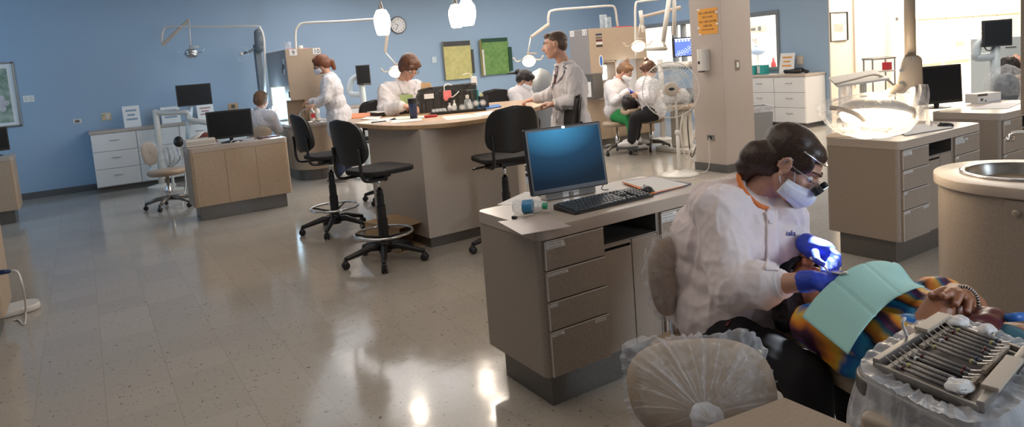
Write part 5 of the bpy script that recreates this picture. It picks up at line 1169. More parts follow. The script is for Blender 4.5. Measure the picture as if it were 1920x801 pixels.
# papers
def sheetp(name, label, cat, pts, m, th=.0012, z=.845, world=True, group=None):
    ps = [atz(x, y, z) for x, y in pts]; n_ = len(ps)
    c = sum(ps, V(0,0,0))/n_
    o = obj(name, MB().add([V(p.x-c.x, p.y-c.y, th) for p in ps]+[V(p.x-c.x, p.y-c.y, 0) for p in ps], [tuple(range(n_)), tuple(range(n_, 2*n_))[::-1]]+[(i, n_+i, n_+(i+1) % n_, (i+1) % n_) for i in range(n_)]), m)
    o.location = (c.x, c.y, z); tag(o, label, cat, group); return o
cbd = sheetp('clipboard', 'navy blue clipboard on the nearest desk right of the mouse', 'clipboard', [(1228, 366), (1175, 340), (1222, 333), (1296, 346)], 'navy', .006)
sheetp('folder', 'orange edged folder under the papers on the blue clipboard', 'folder', [(1222, 364), (1166, 342), (1212, 334), (1282, 349)], 'orange', .003, .851)
sheetp('paper', 'white form on top of the blue clipboard', 'paper', [(1230, 360), (1168, 341), (1226, 332), (1290, 346)], 'paper', .0015, .854)
sheetp('paper', 'white paper sheet behind the water bottle on the nearest desk', 'paper', [(932, 384), (985, 360), (1040, 364), (1015, 388), (975, 385)], 'paper', .001, .845)
M['grey_card'] = mat('pinkish_card', (.48, .40, .36), .35)
sheetp('folder', 'pale pinkish grey folder with a shiny face hanging over the front left desk edge', 'folder', [(978, 441), (933, 416), (1026, 408), (1072, 425)], 'grey_card', .002, .847)
# bottle lying down
b0 = atz(962, 388, .878); b1 = atz(1024, 390, .870); ax_ = (b1-b0); ax_.z = 0; L_ = ax_.length; axn = ax_.normalized()
bt = thing('water_bottle', 'clear plastic water bottle with blue label and green cap lying on the nearest desk', 'bottle', (b0.x, b0.y, .845), math.atan2(axn.y, axn.x))
pr = [(.001, 0), (.026, .002), (.032, .01), (.032, .05), (.029, .055), (.032, .06), (.032, .125), (.028, .145), (.020, .165), (.013, .175), (.013, .182)]; k = L_/.20
obj('bottle_body', MB().lathe([(r_, z_*k) for r_, z_ in pr], (0, 0, .034), 28, axis=(1, 0, 0)), 'bottle', bt, smooth=True)
M['label_blue'] = mat('blue_bottle_label', (.04, .22, .42), .3)
obj('paper_label', MB().lathe([(.0325, .062*k), (.0328, .064*k), (.0328, .118*k), (.0325, .12*k)], (0, 0, .034), 28, axis=(1, 0, 0)), 'label_blue', bt, smooth=True)
M['green_cap'] = mat('green_cap', (.02, .30, .16), .4)
obj('cap', MB().lathe([(.0145, .180*k), (.0155, .183*k), (.0155, .205*k), (.014, .207*k)], (0, 0, .034), 24, axis=(1, 0, 0)), 'green_cap', bt)
a = atz(962, 408, .852); b = atz(998, 401, .852)
o = thing('dental_mirror', 'small mirror and wooden sticks lying in front of the water bottle', 'instrument', (a.x, a.y, .847))
obj('stick', MB().tube([a, b], .0025, 8), 'tan_paper', o, world=True); obj('stick', MB().tube([a+V(.01, -.02, 0), b+V(0, -.012, 0)], .0025, 8), 'steel', o, world=True); obj('tip', MB().cap(a, .008, a+axn*.015, .006), 'black', o, world=True, smooth=True)
# right desk: papers, mouse
sheetp('folder', 'manila folder under the papers on the desk beneath the glowing lamp', 'folder', [(1672, 256), (1655, 246), (1722, 232), (1760, 240)], 'tan_paper', .004)
sheetp('paper', 'white papers lying beneath the glowing lamp', 'paper', [(1698, 254), (1668, 240), (1742, 232), (1788, 239)], 'paper', .003, .849)
sheetp('folder', 'tan folder at the left end of the desk beneath the glowing lamp', 'folder', [(1548, 258), (1556, 252), (1608, 243), (1640, 258)], 'tan_paper', .004)
q = atz(1773, 238, .845); m2_ = copy_tree(ms, (q.x, q.y, .845), .6, 'black computer mouse on the desk beneath the glowing lamp')
# monitors
q = atz(1778, 204, .845); monitor('black monitor on the desk behind the glowing lamp, in front of the bright mail slots', (q.x+.05, q.y+.1, .845), -.53+.10, .44, .34, .04, .05)
q = atz(1840, 192, .845)
gb = thing('glove_box', 'white cardboard glove box with dark print right of the black monitor', 'box', (q.x, q.y, .845), -.30)
obj('carton', MB().box((-.11, -.06, 0), (.16, .07, .085)), 'paper', gb, bevel=.002); obj('printed_band', MB().box((-.112, -.0615, .064), (.0, -.0595, .086)).box((-.08, -.0615, .02), (-.05, -.0595, .045)).box((-.03, -.0615, .012), (-.01, -.0595, .026)), 'kick', gb); obj('side_band', MB().box((.02, -.0615, .002), (.162, -.0595, .014)), 'enamel_blue', gb)
sheetp('paper', 'loose grey papers right of the white glove box', 'paper', [(1820, 205), (1862, 194), (1916, 193), (1890, 204)], 'paper', .004)
# left desk D2 monitor etc
q = aty(436, 262, 8.55); monitor('black monitor on the tan three panel desk in the dim left bay', (q.x, 8.6, .845), -.10, .50, .33, .05, .03)
q = atz(367, 272, .845); bx = thing('tissue_box', 'grey box shaped device with white cloth on the left corner of the tan panel desk', 'device', (q.x+.02, 8.62, .845), 0)
obj('case', MB().box((-.16, -.10, 0), (.16, .10, .085)), 'enamel', bx, bevel=.012); obj('vent_lines', MB().box((-.155, -.102, .03), (.155, -.099, .034)).box((-.155, -.102, .05), (.155, -.099, .054)), 'kick', bx)
obj('cloth', MB().tube([(-.08, 0, .088), (0, .01, .12), (.06, 0, .16)], [.02, .02, .008], 8), 'paper', bx, smooth=True)
o = obj('folder', MB().box((-.13, -.06, 0), (.13, .08, .012)), 'maroon', bevel=.002); o.location = (1.88, 8.66, .845); o.rotation_euler.z = .15; tag(o, 'dark red folder on the right end of the tan panel desk', 'folder')
cbm = MB()
for k in range(5):
    x0 = 1.42+k*.09; cbm2 = MB().tube(spline([(x0, 8.50, .852), (x0+.05, 8.55, .87), (x0+.1, 8.5, .852), (x0+.04, 8.46, .85)], 5), .004, 6)
    if k in (0, 3): o = obj('cable', cbm2, 'paper' if k == 0 else 'black', smooth=True); tag(o, 'loose white cable in front of the monitor on the tan panel desk' if k == 0 else 'loose black cable near the dark red folder on the tan panel desk', 'cable')
# reddish manikin head behind D2
q = atd(385, 262, 9.6); mk = thing('manikin_head', 'reddish brown training manikin head behind the tan panel desk', 'manikin head', (q.x, q.y, 0))
M['manikin'] = mat('reddish_rubber', (.20, .055, .035), .3)
mb = MB(); head_caps(mb, q, *frame(dirv(-.6, .1, .7), dirv(.7, 0, .6)), 1.1); mb.cap(q, .06, q+dirv(.2, 0, -.12), .07)
obj('head', mb, 'manikin', mk, world=True, remesh=.010, sm=2); obj('post', MB().tube([V(q.x, q.y, 0), q-UP*.08], .025, 10).lathe([(.2, 0), (.2, .02), (.05, .04)], (q.x, q.y, 0)), 'kick', mk, world=True)
# screens on arms (grey delivery units)
def unit(label, base, col, arm, mon, screen_rz, w_=.40, h_=.30, m='enamel', D=10.5, mlabel=None):
    t = thing('delivery_unit', label, 'dental unit', (base.x, base.y, 0))
    obj('column', MB().tube(col, .045, 14), m, t, world=True, smooth=True)
    if arm: obj('arm', MB().tube(arm, .042, 12), m, t, world=True, smooth=True)
    obj('foot', MB().lathe([(.20, 0), (.20, .03), (.06, .06)], (base.x, base.y, 0), 24), m, t, world=True)
    obj('screen_housing', MB(), m, t) if False else None
    f_ = thing('dummy', 'x', 'x', mon, screen_rz)
    hs_ = obj('screen_housing', MB().box((-w_/2, -.02, -h_/2), (w_/2, .02, h_/2)), 'black', t, bevel=.006); sc_ = obj('screen', MB().box((-w_/2+.014, -.0215, -h_/2+.014), (w_/2-.014, -.0195, h_/2-.014)), 'screen_off', hs_)
    hs_.matrix_basis = mw(t).inverted() @ f_.matrix_basis; bpy.data.objects.remove(f_)
    return t, hs_
c0 = atd(294, 330, 10.7); 
t, hs_ = unit('white dental delivery unit with a monitor on its arm at the dim blue left bay', atd(303, 345, 10.6), [V(atd(303,345,10.6).x, atd(303,345,10.6).y, 0), atd(300, 290, 10.6), atd(293, 222, 10.6), atd(290, 206, 10.6)],
    spline([atd(290, 210, 10.6), atd(310, 212, 10.6), atd(352, 211, 10.6), atd(356, 224, 10.6), atd(400, 232, 10.5)], 4), atd(364, 178, 10.6), 0, .50, .33)
obj('screen_post', MB().tube([atd(357, 226, 10.6), atd(358, 200, 10.62)], .03, 10).tube([atd(352, 226, 10.6), atd(352, 262, 10.6)], .03, 10), 'enamel_blue', t, world=True, smooth=True)
t, hs_ = unit('pale grey delivery unit with a side turned black screen behind the woman writing', atd(684, 262, 10.0), [V(atd(684,262,10.0).x, atd(684,262,10.0).y, 0), atd(684, 215, 10.0), atd(679, 163, 10.0), atd(677, 158, 10.0)],
    spline([atd(672, 142, 10.1), atd(660, 150, 10.1), atd(656, 162, 10.1), atd(658, 176, 10.1), atd(680, 177, 10.0)], 4), atd(681, 140, 9.95), -.2, .20, .28, 'enamel_blue')
obj('screen_base', MB().tube([atd(674, 158, 9.95), atd(696, 158, 9.95)], .012, 8), 'kick', t, world=True)
t, hs_ = unit('pale grey delivery unit with a black screen at the right edge before the mail slots', atd(1862, 235, 7.0), [V(atd(1862,235,7.0).x, atd(1862,235,7.0).y, 0), atd(1866, 150, 7.0), atd(1866, 88, 7.0)],
    spline([atd(1848, 76, 7.05), atd(1834, 84, 7.05), atd(1830, 100, 7.05), atd(1832, 108, 7.05), atd(1862, 106, 7.0)], 4), atd(1869, 62, 6.95), -.75, .27, .27, 'enamel_blue')
obj('cable_loop', MB().tube(spline([atd(1845, 85, 6.95), atd(1850, 94, 6.95), atd(1860, 93, 6.95), atd(1865, 86, 6.95)], 5), .006, 6), 'black', t, world=True)
# bay 12 computer screen with tooth charts
t, hs_ = unit('beige delivery unit carrying the blue lit chart screen beside the pillar', atd(1242, 240, 11.6), [V(atd(1242,240,11.6).x, atd(1242,240,11.6).y, 0), atd(1240, 150, 11.6), atd(1237, 112, 11.6)],
    spline([atd(1238, 122, 11.6), atd(1258, 121, 11.2), atd(1296, 120, 9.7)], 4), atd(1284, 88, 9.5), -.10, .42, .27, 'enamel')
M['chart_blue'] = mat('blue_chart_screen', (.1, .15, .4), .3, emit=(.14, .24, .78), es=.9); M['chart_white'] = mat('white_chart_lines', (.8, .85, 1), .3, emit=(.75, .85, 1), es=1.3)
sc_ = hs_.children[0]; sc_.data.materials.clear(); sc_.data.materials.append(M['chart_blue']); 
cm = MB()
for k in range(11): a_ = k; cm.tube([(-.16+.030*k+.020*math.cos(x), -.0225, (-.105+.0012*k**2+(.035 if k % 2 else 0))+.020*math.sin(x)) for x in [2*PI*j/12 for j in range(12)]], .0018, 4, closed=True)
for k in range(7): cm.box((-.18+k*.055, -.0228, .075), (-.15+k*.055, -.0218, .105))
cm.box((-.195, -.0228, .108), (.195, -.0218, .118))
obj('tooth_chart', cm, 'chart_white', sc_)
# ================================================================== WALL THINGS
def pic(label, x0, x1, z0, z1, m, fm='steel', fw_=.025, cat='picture', y=12.72, mount=None):
    t = thing('framed_print', label, cat, ((x0+x1)/2, y, z0)); w_ = x1-x0; h_ = z1-z0
    f_ = MB().box((-w_/2, -.035, 0), (-w_/2+fw_, 0, h_)).box((w_/2-fw_, -.035, 0), (w_/2, 0, h_)).box((-w_/2, -.035, 0), (w_/2, 0, fw_)).box((-w_/2, -.035, h_-fw_), (w_/2, 0, h_))
    obj('frame', f_, fm, t, bevel=.003); obj('mount', MB().box((-w_/2+fw_, -.012, fw_), (w_/2-fw_, -.004, h_-fw_)), 'paper', t)
    return t, w_, h_
t, w_, h_ = pic('metal framed print of white flowers on green, cut by the left edge', -1.60, -.79, 1.13, 2.10, None)
M['leaf_print'] = mat('green_leaf_print', (.16, .24, .17), .5, noise_amt=.6, noise_scale=9, noise_col=(.42, .48, .40)); M['petal'] = mat('petal_print', (.66, .60, .62), .5, noise_amt=.25, noise_scale=14)
im = obj('image', MB().box((-w_/2+.07, -.016, .07), (w_/2-.09, -.012, h_-.09)), 'leaf_print', t)
for fx, fz, fr_ in ((.16, .36, .13), (-.16, .62, .15)):
    fl_ = MB()
    for k in range(6): a_ = 2*PI*k/6; fl_.ball((fx+.07*math.cos(a_), -.0165, fz+.075*math.sin(a_)), (.06, .0015, .045), 14, Matrix.Rotation(-a_, 3, 'Y'))
    obj('flower', fl_, 'petal', im)
# two paintings
def painting(label, x0, x1, z0, z1, main, parts):
    t = thing('painting', label, 'painting', ((x0+x1)/2, 12.715, z0)); w_ = x1-x0
    obj('canvas', MB().box((-w_/2, -.05, 0), (w_/2, 0, z1-z0)), main, t, bevel=.003)
    for n_, a, b, c, d, e, m in parts: obj(n_, MB().box((a, -.05-e, c), (b, -.0505, d)), m, t, bevel=.002)
M['yellow_paint'] = mat('yellow_paint', (.62, .56, .22), .7, noise_amt=.18, noise_scale=12, bump=.3, bump_scale=20)
M['green_paint'] = mat('green_paint', (.12, .26, .06), .7, noise_amt=.4, noise_scale=14, noise_col=(.20, .33, .10), bump=.3, bump_scale=20)
M['dkgreen'] = mat('dark_green_paint', (.015, .06, .035), .6); M['dkgrey'] = mat('dark_grey_paint', (.07, .07, .065), .7); M['olive'] = mat('olive_paint', (.22, .2, .07), .7)
painting('yellow painting with dark band along its top, right of the pendant lamps', 6.42, 7.06, 1.24, 2.03, 'yellow_paint', [('dark_band', -.32, .31, .69, .79, .006, 'dkgrey'), ('side_strip', .315, .37, .10, .60, .02, 'dkgrey'), ('pale_strip', -.35, -.325, .0, .80, .004, 'kick')])
painting('green painting with dark side strip, left of the standing man', 7.34, 8.0, 1.27, 2.05, 'green_paint', [('speckled_band', -.33, .31, .70, .78, .006, 'dkgreen'), ('dark_strip', .31, .40, .05, .57, .02, 'dkgreen'), ('olive_strip', -.40, -.345, -.02, .76, .01, 'olive'), ('pale_strip', -.345, -.30, -.0, .55, .01, 'enamel')])
# clock
q = aty(747, 47, 12.68); ck = thing('wall_clock', 'round white wall clock with dark rim behind the left pendant lamp', 'clock', (q.x, 12.72, q.z))
obj('rim', MB().lathe([(.155, 0), (.17, .01), (.17, .035), (.155, .045), (.150, .03)], axis=(0, -1, 0), seg=40), 'kick', ck, smooth=True)
fc = obj('dial', MB().lathe([(.152, .0), (.152, .034)], axis=(0, -1, 0), seg=40), 'paper', ck)
for k in range(12):
    a_ = PI/2-2*PI*(k+1)/12; text('numeral', str(k+1), .045, 'black', fc, (.118*math.cos(a_), -.0352, .118*math.sin(a_)-.015), (PI/2, 0, 0), align='CENTER')
for nm_, a_, l_ in (('hour_hand', 2.75, .075), ('minute_hand', 4.15, .115)): obj(nm_, MB().tube([(0, -.038, 0), (l_*math.cos(a_), -.038, l_*math.sin(a_))], .004, 6), 'black', ck)
# plates on the walls
def plate_(label, cat, x, z, w_, h_, m, y=12.72, marks=None, rz=0, name='wall_plate'):
    t = thing(name, label, cat, (x, y, z), rz); obj('cover_plate', MB().box((-w_/2, -.008, -h_/2), (w_/2, 0, h_/2)), m, t, bevel=.002)
    for a, b, c, d, mm in (marks or []): obj('inset', MB().box((a, -.011, b), (c, -.0075, d)), mm, t)
    return t
plate_('white double switch plate right of the flower print', 'switch', -.66, 1.53, .14, .10, 'paper', marks=[(-.05, -.03, -.02, .03, 'enamel'), (.02, -.03, .05, .03, 'enamel')], name='light_switch')
plate_('small beige wall socket on the dim blue wall left of the green lit plate', 'socket', -.08, 1.12, .115, .07, 'enamel', marks=[(-.03, -.02, .03, .02, 'kick')], name='wall_socket')
t = plate_('beige square wall plate with a tiny green light above the white cabinet', 'control plate', .32, 1.15, .13, .12, 'tan_paper', marks=[(-.05, .01, -.03, .03, 'green_cap'), (0, -.04, .04, .04, 'enamel')], name='control_plate')
plate_('brass socket plate above the seated person in the left bay', 'socket', 2.24, 1.12, .16, .11, 'cardboard', marks=[(-.03, -.03, .03, .03, 'black')], name='wall_socket')
plate_('pale notice card on the blue wall left of the yellow painting', 'notice', 6.21, 1.68, .14, .17, 'wall_blue', marks=[(-.05, -.06, .05, .06, 'enamel_blue')], name='notice_card')
q = atx(1323, 112, 6.49)
sd_ = thing('soap_dispenser', 'white wall soap dispenser on the pillar below the orange sign', 'soap dispenser', (6.49, q.y, q.z), -PI/2)
obj('housing', MB().prism(rrect(-.062, -.10, .062, 0, [.04, .04, .003, .003]), -.13, .13), 'enamel', sd_, bevel=.012, smooth=False); obj('window_dot', MB().lathe([(.016, 0), (.016, .004)], (-.018, -.099, -.03), 18, axis=(0, -1, 0), sx=1, sy=1.3), 'black', sd_); obj('nozzle', MB().box((-.05, -.09, -.15), (.01, -.03, -.128)), 'kick', sd_, bevel=.004)
q = atx(1327, 40, 6.49); sg = thing('notice_sign', 'orange paper notice with black lettering taped to the pillar', 'sign', (6.49, q.y, q.z), -PI/2)
M['orange_paper'] = mat('orange_paper', (.80, .36, .06), .7)
pp_ = obj('sheet', MB().box((-.15, -.003, -.155), (.15, 0, .155)), 'orange_paper', sg)
for s_, z_, sz_ in (('NO CMS AFTER', .09, .038), ('10:15 A.M.', .040, .038), ('NO CMS AFTER', -.015, .038), ('3:00 P.M.', -.065, .038), ('(M-F) NO EXCUSES', -.105, .022)): text('lettering', s_, sz_, 'black', pp_, (0, -.0035, z_), (PI/2, 0, 0), align='CENTER')
for a, b in ((-.14, .15), (.14, .10), (.145, -.04), (-.145, -.07), (-.13, -.15)): obj('tape', MB().box((a-.02, -.0045, b-.01), (a+.02, -.0032, b+.01)), 'paper', sg)
q = aty(1382, 122, 5.53); plate_('chrome light switch on the right face of the pillar', 'switch', q.x, q.z, .075, .125, 'steel', y=5.53, marks=[(-.018, -.03, .018, .035, 'paper')], name='light_switch')
q = atx(1333, 258, 6.49); t = plate_('steel wall socket with a white plug low on the pillar', 'socket', 6.49, q.z, .11, .075, 'steel', y=q.y, marks=[(-.02, -.02, .02, .02, 'black')], rz=-PI/2, name='wall_socket')
cd = MB().tube(spline([q+V(-.02, 0, 0), q+V(-.06, -.02, -.05), V(6.40, q.y-.04, .15), V(6.35, q.y-.03, .03), V(6.2, q.y+.05, .008), V(6.12, 5.85, .01)], 6), .005, 6); o = obj('power_cord', cd, 'enamel', smooth=True); tag(o, 'white power cord running from the pillar socket to the fan base', 'cord')
# framed print on the cream wall
t, w_, h_ = pic('black framed print with faint red drawing on the cream wall', 11.0, 11.52, 1.45, 1.95, None, fm='black', fw_=.012, y=7.05)
M['faint'] = mat('faint_red_drawing', (.72, .50, .42), .7, noise_amt=.3, noise_scale=20); obj('drawing', MB().box((-.14, -.014, .16), (.14, -.012, .30)), 'faint', t)
# ================================================================== FAN
q = V(6.09, 5.93, 0); fn_ = thing('pedestal_fan', 'white pedestal fan with clear round cage standing left of the pillar', 'fan', q)
fc_ = atd(1258, 168, 8.15)-q; ff = dirv(-.12, -.98, .12).normalized(); fs = ff.cross(UP).normalized(); fu = fs.cross(ff)
obj('base_disc', MB().lathe([(.235, 0), (.235, .012), (.20, .028), (.06, .045), (.03, .06)], seg=40), 'fan_guard', fn_, smooth=True)
obj('pole', MB().tube([(0, 0, .03), (0, 0, .52)], .022, 14).tube([(0, 0, .5), (.0, 0, fc_.z-.05)], .014, 12).lathe([(.03, .50), (.035, .53), (.02, .56)]), 'fan_guard', fn_, smooth=True)
mo = fc_-ff*.02
obj('motor', MB().lathe([(.05, -.20), (.085, -.17), (.09, -.08), (.07, -.06)], mo, 28, axis=ff), 'fan_guard', fn_, smooth=True)
gr = MB(); R_ = .335
for k in range(64):
    a_ = 2*PI*k/64; e = fs*math.cos(a_)+fu*math.sin(a_)
    gr.tube([mo+ff*.075+e*.06, mo+ff*.07+e*.20, mo+ff*.02+e*.31, mo-ff*.02+e*R_], .0014, 4, caps=False); gr.tube([mo-ff*.10+e*.07, mo-ff*.10+e*.20, mo-ff*.06+e*.31, mo-ff*.02+e*R_], .0014, 4, caps=False)
for rr_, dz in ((R_, -.02), (.25, .048), (.16, .072), (.25, -.085)): gr.tube([mo+ff*dz+(fs*math.cos(a_)+fu*math.sin(a_))*rr_ for a_ in [2*PI*k/48 for k in range(48)]], .007 if rr_ == R_ else .0035, 6, closed=True)
obj('wire_cage', gr, 'fan_guard', fn_, smooth=True)
hb_ = obj('cage_hub', MB().lathe([(.085, .07), (.082, .085), (.06, .095)], mo, 28, axis=ff), 'beige_plastic', fn_, smooth=True); obj('emblem', MB().lathe([(.035, .095), (.035, .098)], mo, 20, axis=ff, sx=1, sy=.5), 'black', hb_)
for k in range(4):
    def bl_(a, b, k=k):
        a_ = 2*PI*k/4+.9*a; rr = .06+.225*b; e = fs*math.cos(a_)+fu*math.sin(a_); return mo+e*rr*(1-.08*(2*a-1)**2*b)+ff*(.03-.07*a)
    obj('blade', MB().grid(bl_, 10, 10), 'bottle', fn_, smooth=True, solid=.002)
# ================================================================== BIN
q = atz(1410, 245, 0); bn = thing('waste_bin', 'grey waste bin with white plastic liner behind the pillar', 'bin', (9.0, 6.95, 0), 0)
M['bin_grey'] = mat('bin_grey', (.24, .245, .25), .5)
bp0 = atd(1395, 200, 10.0); bw = atd(1440, 200, 10.0); bn.location = ((bp0.x+bw.x)/2, (bp0.y+bw.y)/2, 0); bn.rotation_euler.z = -YAW
def frus(w0, w1, z0, z1): return MB().add([(-w0,-w0,z0),(w0,-w0,z0),(w0,w0,z0),(-w0,w0,z0),(-w1,-w1,z1),(w1,-w1,z1),(w1,w1,z1),(-w1,w1,z1)], [(0,3,2,1),(0,1,5,4),(1,2,6,5),(2,3,7,6),(3,0,4,7)])
zt_ = atd(1420, 199, 10).z
obj('bin_body', frus(.15, .18, 0, zt_), 'bin_grey', bn, solid=.006); obj('liner', frus(.182, .19, zt_-.08, zt_+.012), 'wrap_dense', bn, solid=.002)
# ================================================================== ISLAND ITEMS (top at z 1.075)
ZI = 1.075
def isheet(name, label, pts, m, th=.0015, z=ZI, cat='paper', group=None): return sheetp(name, label, cat, pts, m, th, z, group=group)
isheet('folder', 'orange folder on the left edge of the island', [(659, 223), (660, 214), (706, 212), (710, 218)], 'orange', .008, cat='folder')
isheet('paper', 'white pad with red stripe in front of the orange folder', [(676, 224), (690, 219), (716, 218), (708, 226)], 'paper', .006, ZI+.002)
isheet('paper', 'white paper at the left front edge of the island under a black pen', [(665, 232), (690, 226), (736, 220), (748, 226), (700, 232)], 'paper')
isheet('paper', 'white paper right under the navy tumbler on the island', [(730, 232), (740, 226), (790, 222), (792, 226)], 'paper', .0015, ZI+.002)
isheet('paper', 'pale green paper behind the navy tumbler on the island', [(728, 226), (745, 219), (800, 217), (800, 220)], 'paper_green')
isheet('paper', 'pale green sheet in front of the bottle tray on the island', [(838, 226), (828, 219), (880, 214), (905, 219)], 'paper_green')
isheet('paper', 'white sheet right of the pale green one at the island front', [(900, 218), (886, 213), (922, 208), (925, 214)], 'paper')
isheet('folder', 'bright blue folder beside the pen cup on the island', [(898, 208), (896, 203), (935, 197), (940, 201)], 'blue_folder', .012, cat='folder')
a, b = atz(696, 230, ZI+.007), atz(724, 227, ZI+.007); o = obj('pen', MB().tube([a, b], .006, 8), 'black', smooth=True); tag(o, 'black pen on the white paper at the island left edge', 'pen')
a, b = atz(798, 219, ZI+.012), atz(818, 217, ZI+.012); o = obj('stapler', MB().cap(a, .014, b, .012), 'red', smooth=True); tag(o, 'red stapler like tool in front of the mesh rack', 'tool')
# navy tumbler
q = atz(776, 222, ZI); tu = thing('tumbler', 'tall navy plastic tumbler standing on the island front', 'tumbler', (q.x, q.y, ZI))
obj('cup', MB().lathe([(.034, 0), (.036, .004), (.040, .13), (.043, .145)], seg=28), 'navy', tu, smooth=True); obj('lid', MB().lathe([(.044, .145), (.045, .150), (.044, .192), (.040, .194)], seg=28), 'black', tu, smooth=False)
# laptop/tray black under papers
q = atz(738, 215, ZI); bx = thing('document_case', 'flat black document case with open papers on top before the writing woman', 'case', (q.x, q.y, ZI), .05)
obj('case', MB().box((-.20, -.10, 0), (.16, .16, .045)), 'black', bx, bevel=.005); obj('papers', MB().box((-.24, -.12, .045), (.10, .14, .053)), 'paper', bx, bevel=.001)
# green booklet standing
q = atz(765, 212, ZI); o = obj('booklet', MB().box((-.07, -.004, 0), (.07, .004, .20)), 'paper_green', bevel=.001); o.location = (q.x+.02, q.y+.05, ZI); o.rotation_euler = (.15, 0, -.4); tag(o, 'pale green booklet standing behind the navy tumbler', 'booklet')
M['green_book'] = mat('lime_booklet', (.45, .58, .25), .6); o.data.materials.clear(); o.data.materials.append(M['green_book'])
# black mesh rack with folders
M['mesh'] = plastic('black_wire_mesh', .45, .75, (.03, .03, .03), 60)
rk0 = atz(775, 217, ZI); rk1 = atz(890, 199, ZI); dx = rk1-rk0; rl = .80; ra = math.atan2(dx.y, dx.x)
rk = thing('file_rack', 'black wire mesh file rack holding dark folders in the middle of the island', 'rack', (rk0.x, rk0.y, ZI), -.36)
rk.location = (atz(780, 214, ZI).x, atz(780, 214, ZI).y, ZI)
RW, RH, RD = .66, .25, .20
arch = [(0, 0, 0), (0.01, 0, RH*.45), (.05, 0, RH*.8), (.12, 0, RH), (RW, 0, RH*1.08)]
for yy in (0, RD):
    ar = spline([V(x, yy, z) for x, _, z in arch], 5); obj('frame_wire', MB().tube(ar, .005, 8), 'black', rk, smooth=True)
sd_p = [(p.x, p.z) for p in spline([V(x, 0, z) for x, _, z in arch], 5)]
pm = MB(); pts_ = [V(x, 0, z) for x, z in sd_p]+[V(RW, 0, 0)]; pm.add(pts_, [tuple(range(len(pts_)))]); pm.add([p+V(0, RD, 0) for p in pts_], [tuple(range(len(pts_)))]); obj('mesh_side', pm, 'mesh', rk, solid=.001)
obj('rack_base', MB().box((0, 0, 0), (RW, RD, .01)), 'black', rk)
random.seed(4)
fm_ = [mat('file_%d' % k, c, .5, noise_amt=.15, noise_scale=30) for k, c in enumerate([(.05, .045, .045), (.09, .08, .075), (.22, .19, .16), (.03, .03, .035), (.30, .26, .22), (.12, .05, .05)])]
for k in range(13):
    x = .06+k*.043; h_ = .19+.05*random.random()
    o = obj('file_folder', MB().box((x, .01, .012), (x+.022, RD-.01, h_)), fm_[k % 6], bevel=.002); o.matrix_world = mw(rk) @ Matrix.Rotation((random.random()-.5)*.12, 4, 'Y') if False else mw(rk)
    tag(o, 'dark file folder standing in the black mesh rack on the island', 'file folder', 'file folders in the mesh rack')
Wk = mw(rk)
def onrack(name, label, cat, mb, m, **k): o = obj(name, mb, m, **k); o.matrix_world = Wk; return tag(o, label, cat)
onrack('label_card', 'white label card clipped to the left front of the mesh rack', 'card', MB().box((.10, -.012, .15), (.20, -.008, .20)), 'paper')
pk = onrack('pink_tag', 'pink plastic tag hanging by a white cord over the mesh rack', 'tag', MB().box((.30, -.022, .14), (.385, -.014, .22)).ball((.325, -.03, .15), (.03, .01, .04), 12), 'pink', bevel=.003)
o = obj('white_cord', MB().tube(spline([(.32, -.02, .21), (.315, -.03, .26), (.35, -.01, .285), (.40, .02, .27)], 5), .006, 8).tube(spline([(.385, -.02, .145), (.42, -.02, .16), (.47, -.01, .2)], 4), .005, 8), 'paper', pk, smooth=True)
for xx, lb in ((.14, 'left'), (.53, 'right')): onrack('binder_clip', 'black binder clip at the %s end of the mesh rack' % lb, 'clip', MB().tube(spline([(xx, -.012, .235), (xx, -.012, .26), (xx+.05, -.012, .262), (xx+.05, -.012, .237)], 3), .005, 6), 'black')
onrack('clipboard', 'brown hardboard clipboard leaning behind the mesh rack', 'clipboard', MB().add([(.07, .20, .15), (.24, .26, .13), (.20, .26, .31), (.10, .22, .32)], [(0, 1, 2, 3)]), 'cardboard', solid=.006)
onrack('small_device', 'white desk device with a bent wire on the right of the mesh rack', 'device', MB().box((.62, .05, .25), (.68, .11, .34)).tube(spline([(.64, .08, .34), (.60, .07, .38), (.53, .06, .37)], 4), .004, 6), 'paper', bevel=.006)
# tray of round jars
q = atz(862, 211, ZI); tr_ = thing('display_tray', 'black tray holding round clear discs in front of the mesh rack', 'tray', (q.x, q.y, ZI), -.33)
obj('tray', MB().box((-.30, -.07, 0), (.26, .09, .012)).box((-.30, -.07, 0), (.26, -.065, .03)), 'black', tr_, bevel=.002)
Wt = mw(tr_)
def disc(x, y, r_, z, k):
    o = thing('clear_disc_case', 'round clear disc case standing in the black tray on the island', 'disc case', Wt @ V(x, y, z), -.33+(.5 if k < 4 else 0), 'clear disc cases in the island tray')
    obj('case', MB().lathe([(r_*.9, -.012), (r_, -.008), (r_, .008), (r_*.9, .012)], (0, 0, 0), 20, axis=(0, -1, 0)), 'bottle', o, smooth=True); obj('white_insert', MB().lathe([(r_*.6, -.009), (r_*.6, .013)], (0, 0, 0), 16, axis=(0, -1, 0)), 'paper', o)
for k in range(4): disc(-.26+k*.035, -.02, .024, .038, k)
for k in range(3): disc(-.06+k*.085, -.03, .034, .048, 4+k)
for k in range(3): disc(.11+k*.07, .03, .034, .075, 7+k)
def jar(label, x, y, h_, r_, m='paper'):
    o = thing('bottle', label, 'bottle', Wt @ V(x, y, .012), 0); obj('bottle_body', MB().lathe([(r_, 0), (r_, h_*.55), (r_*.8, h_*.68), (r_*.4, h_*.74), (r_*.4, h_*.8)], seg=20), m, o, smooth=True); obj('cap', MB().lathe([(r_*.5, h_*.78), (r_*.45, h_)], seg=16), 'enamel', o)
jar('tall white pump bottle behind the disc cases on the island', .10, .06, .155, .038, 'bottle'); jar('small white dropper bottle left in the island tray', -.09, .05, .09, .022); jar('slim white bottle left of the pump bottle', -.04, .05, .115, .018)
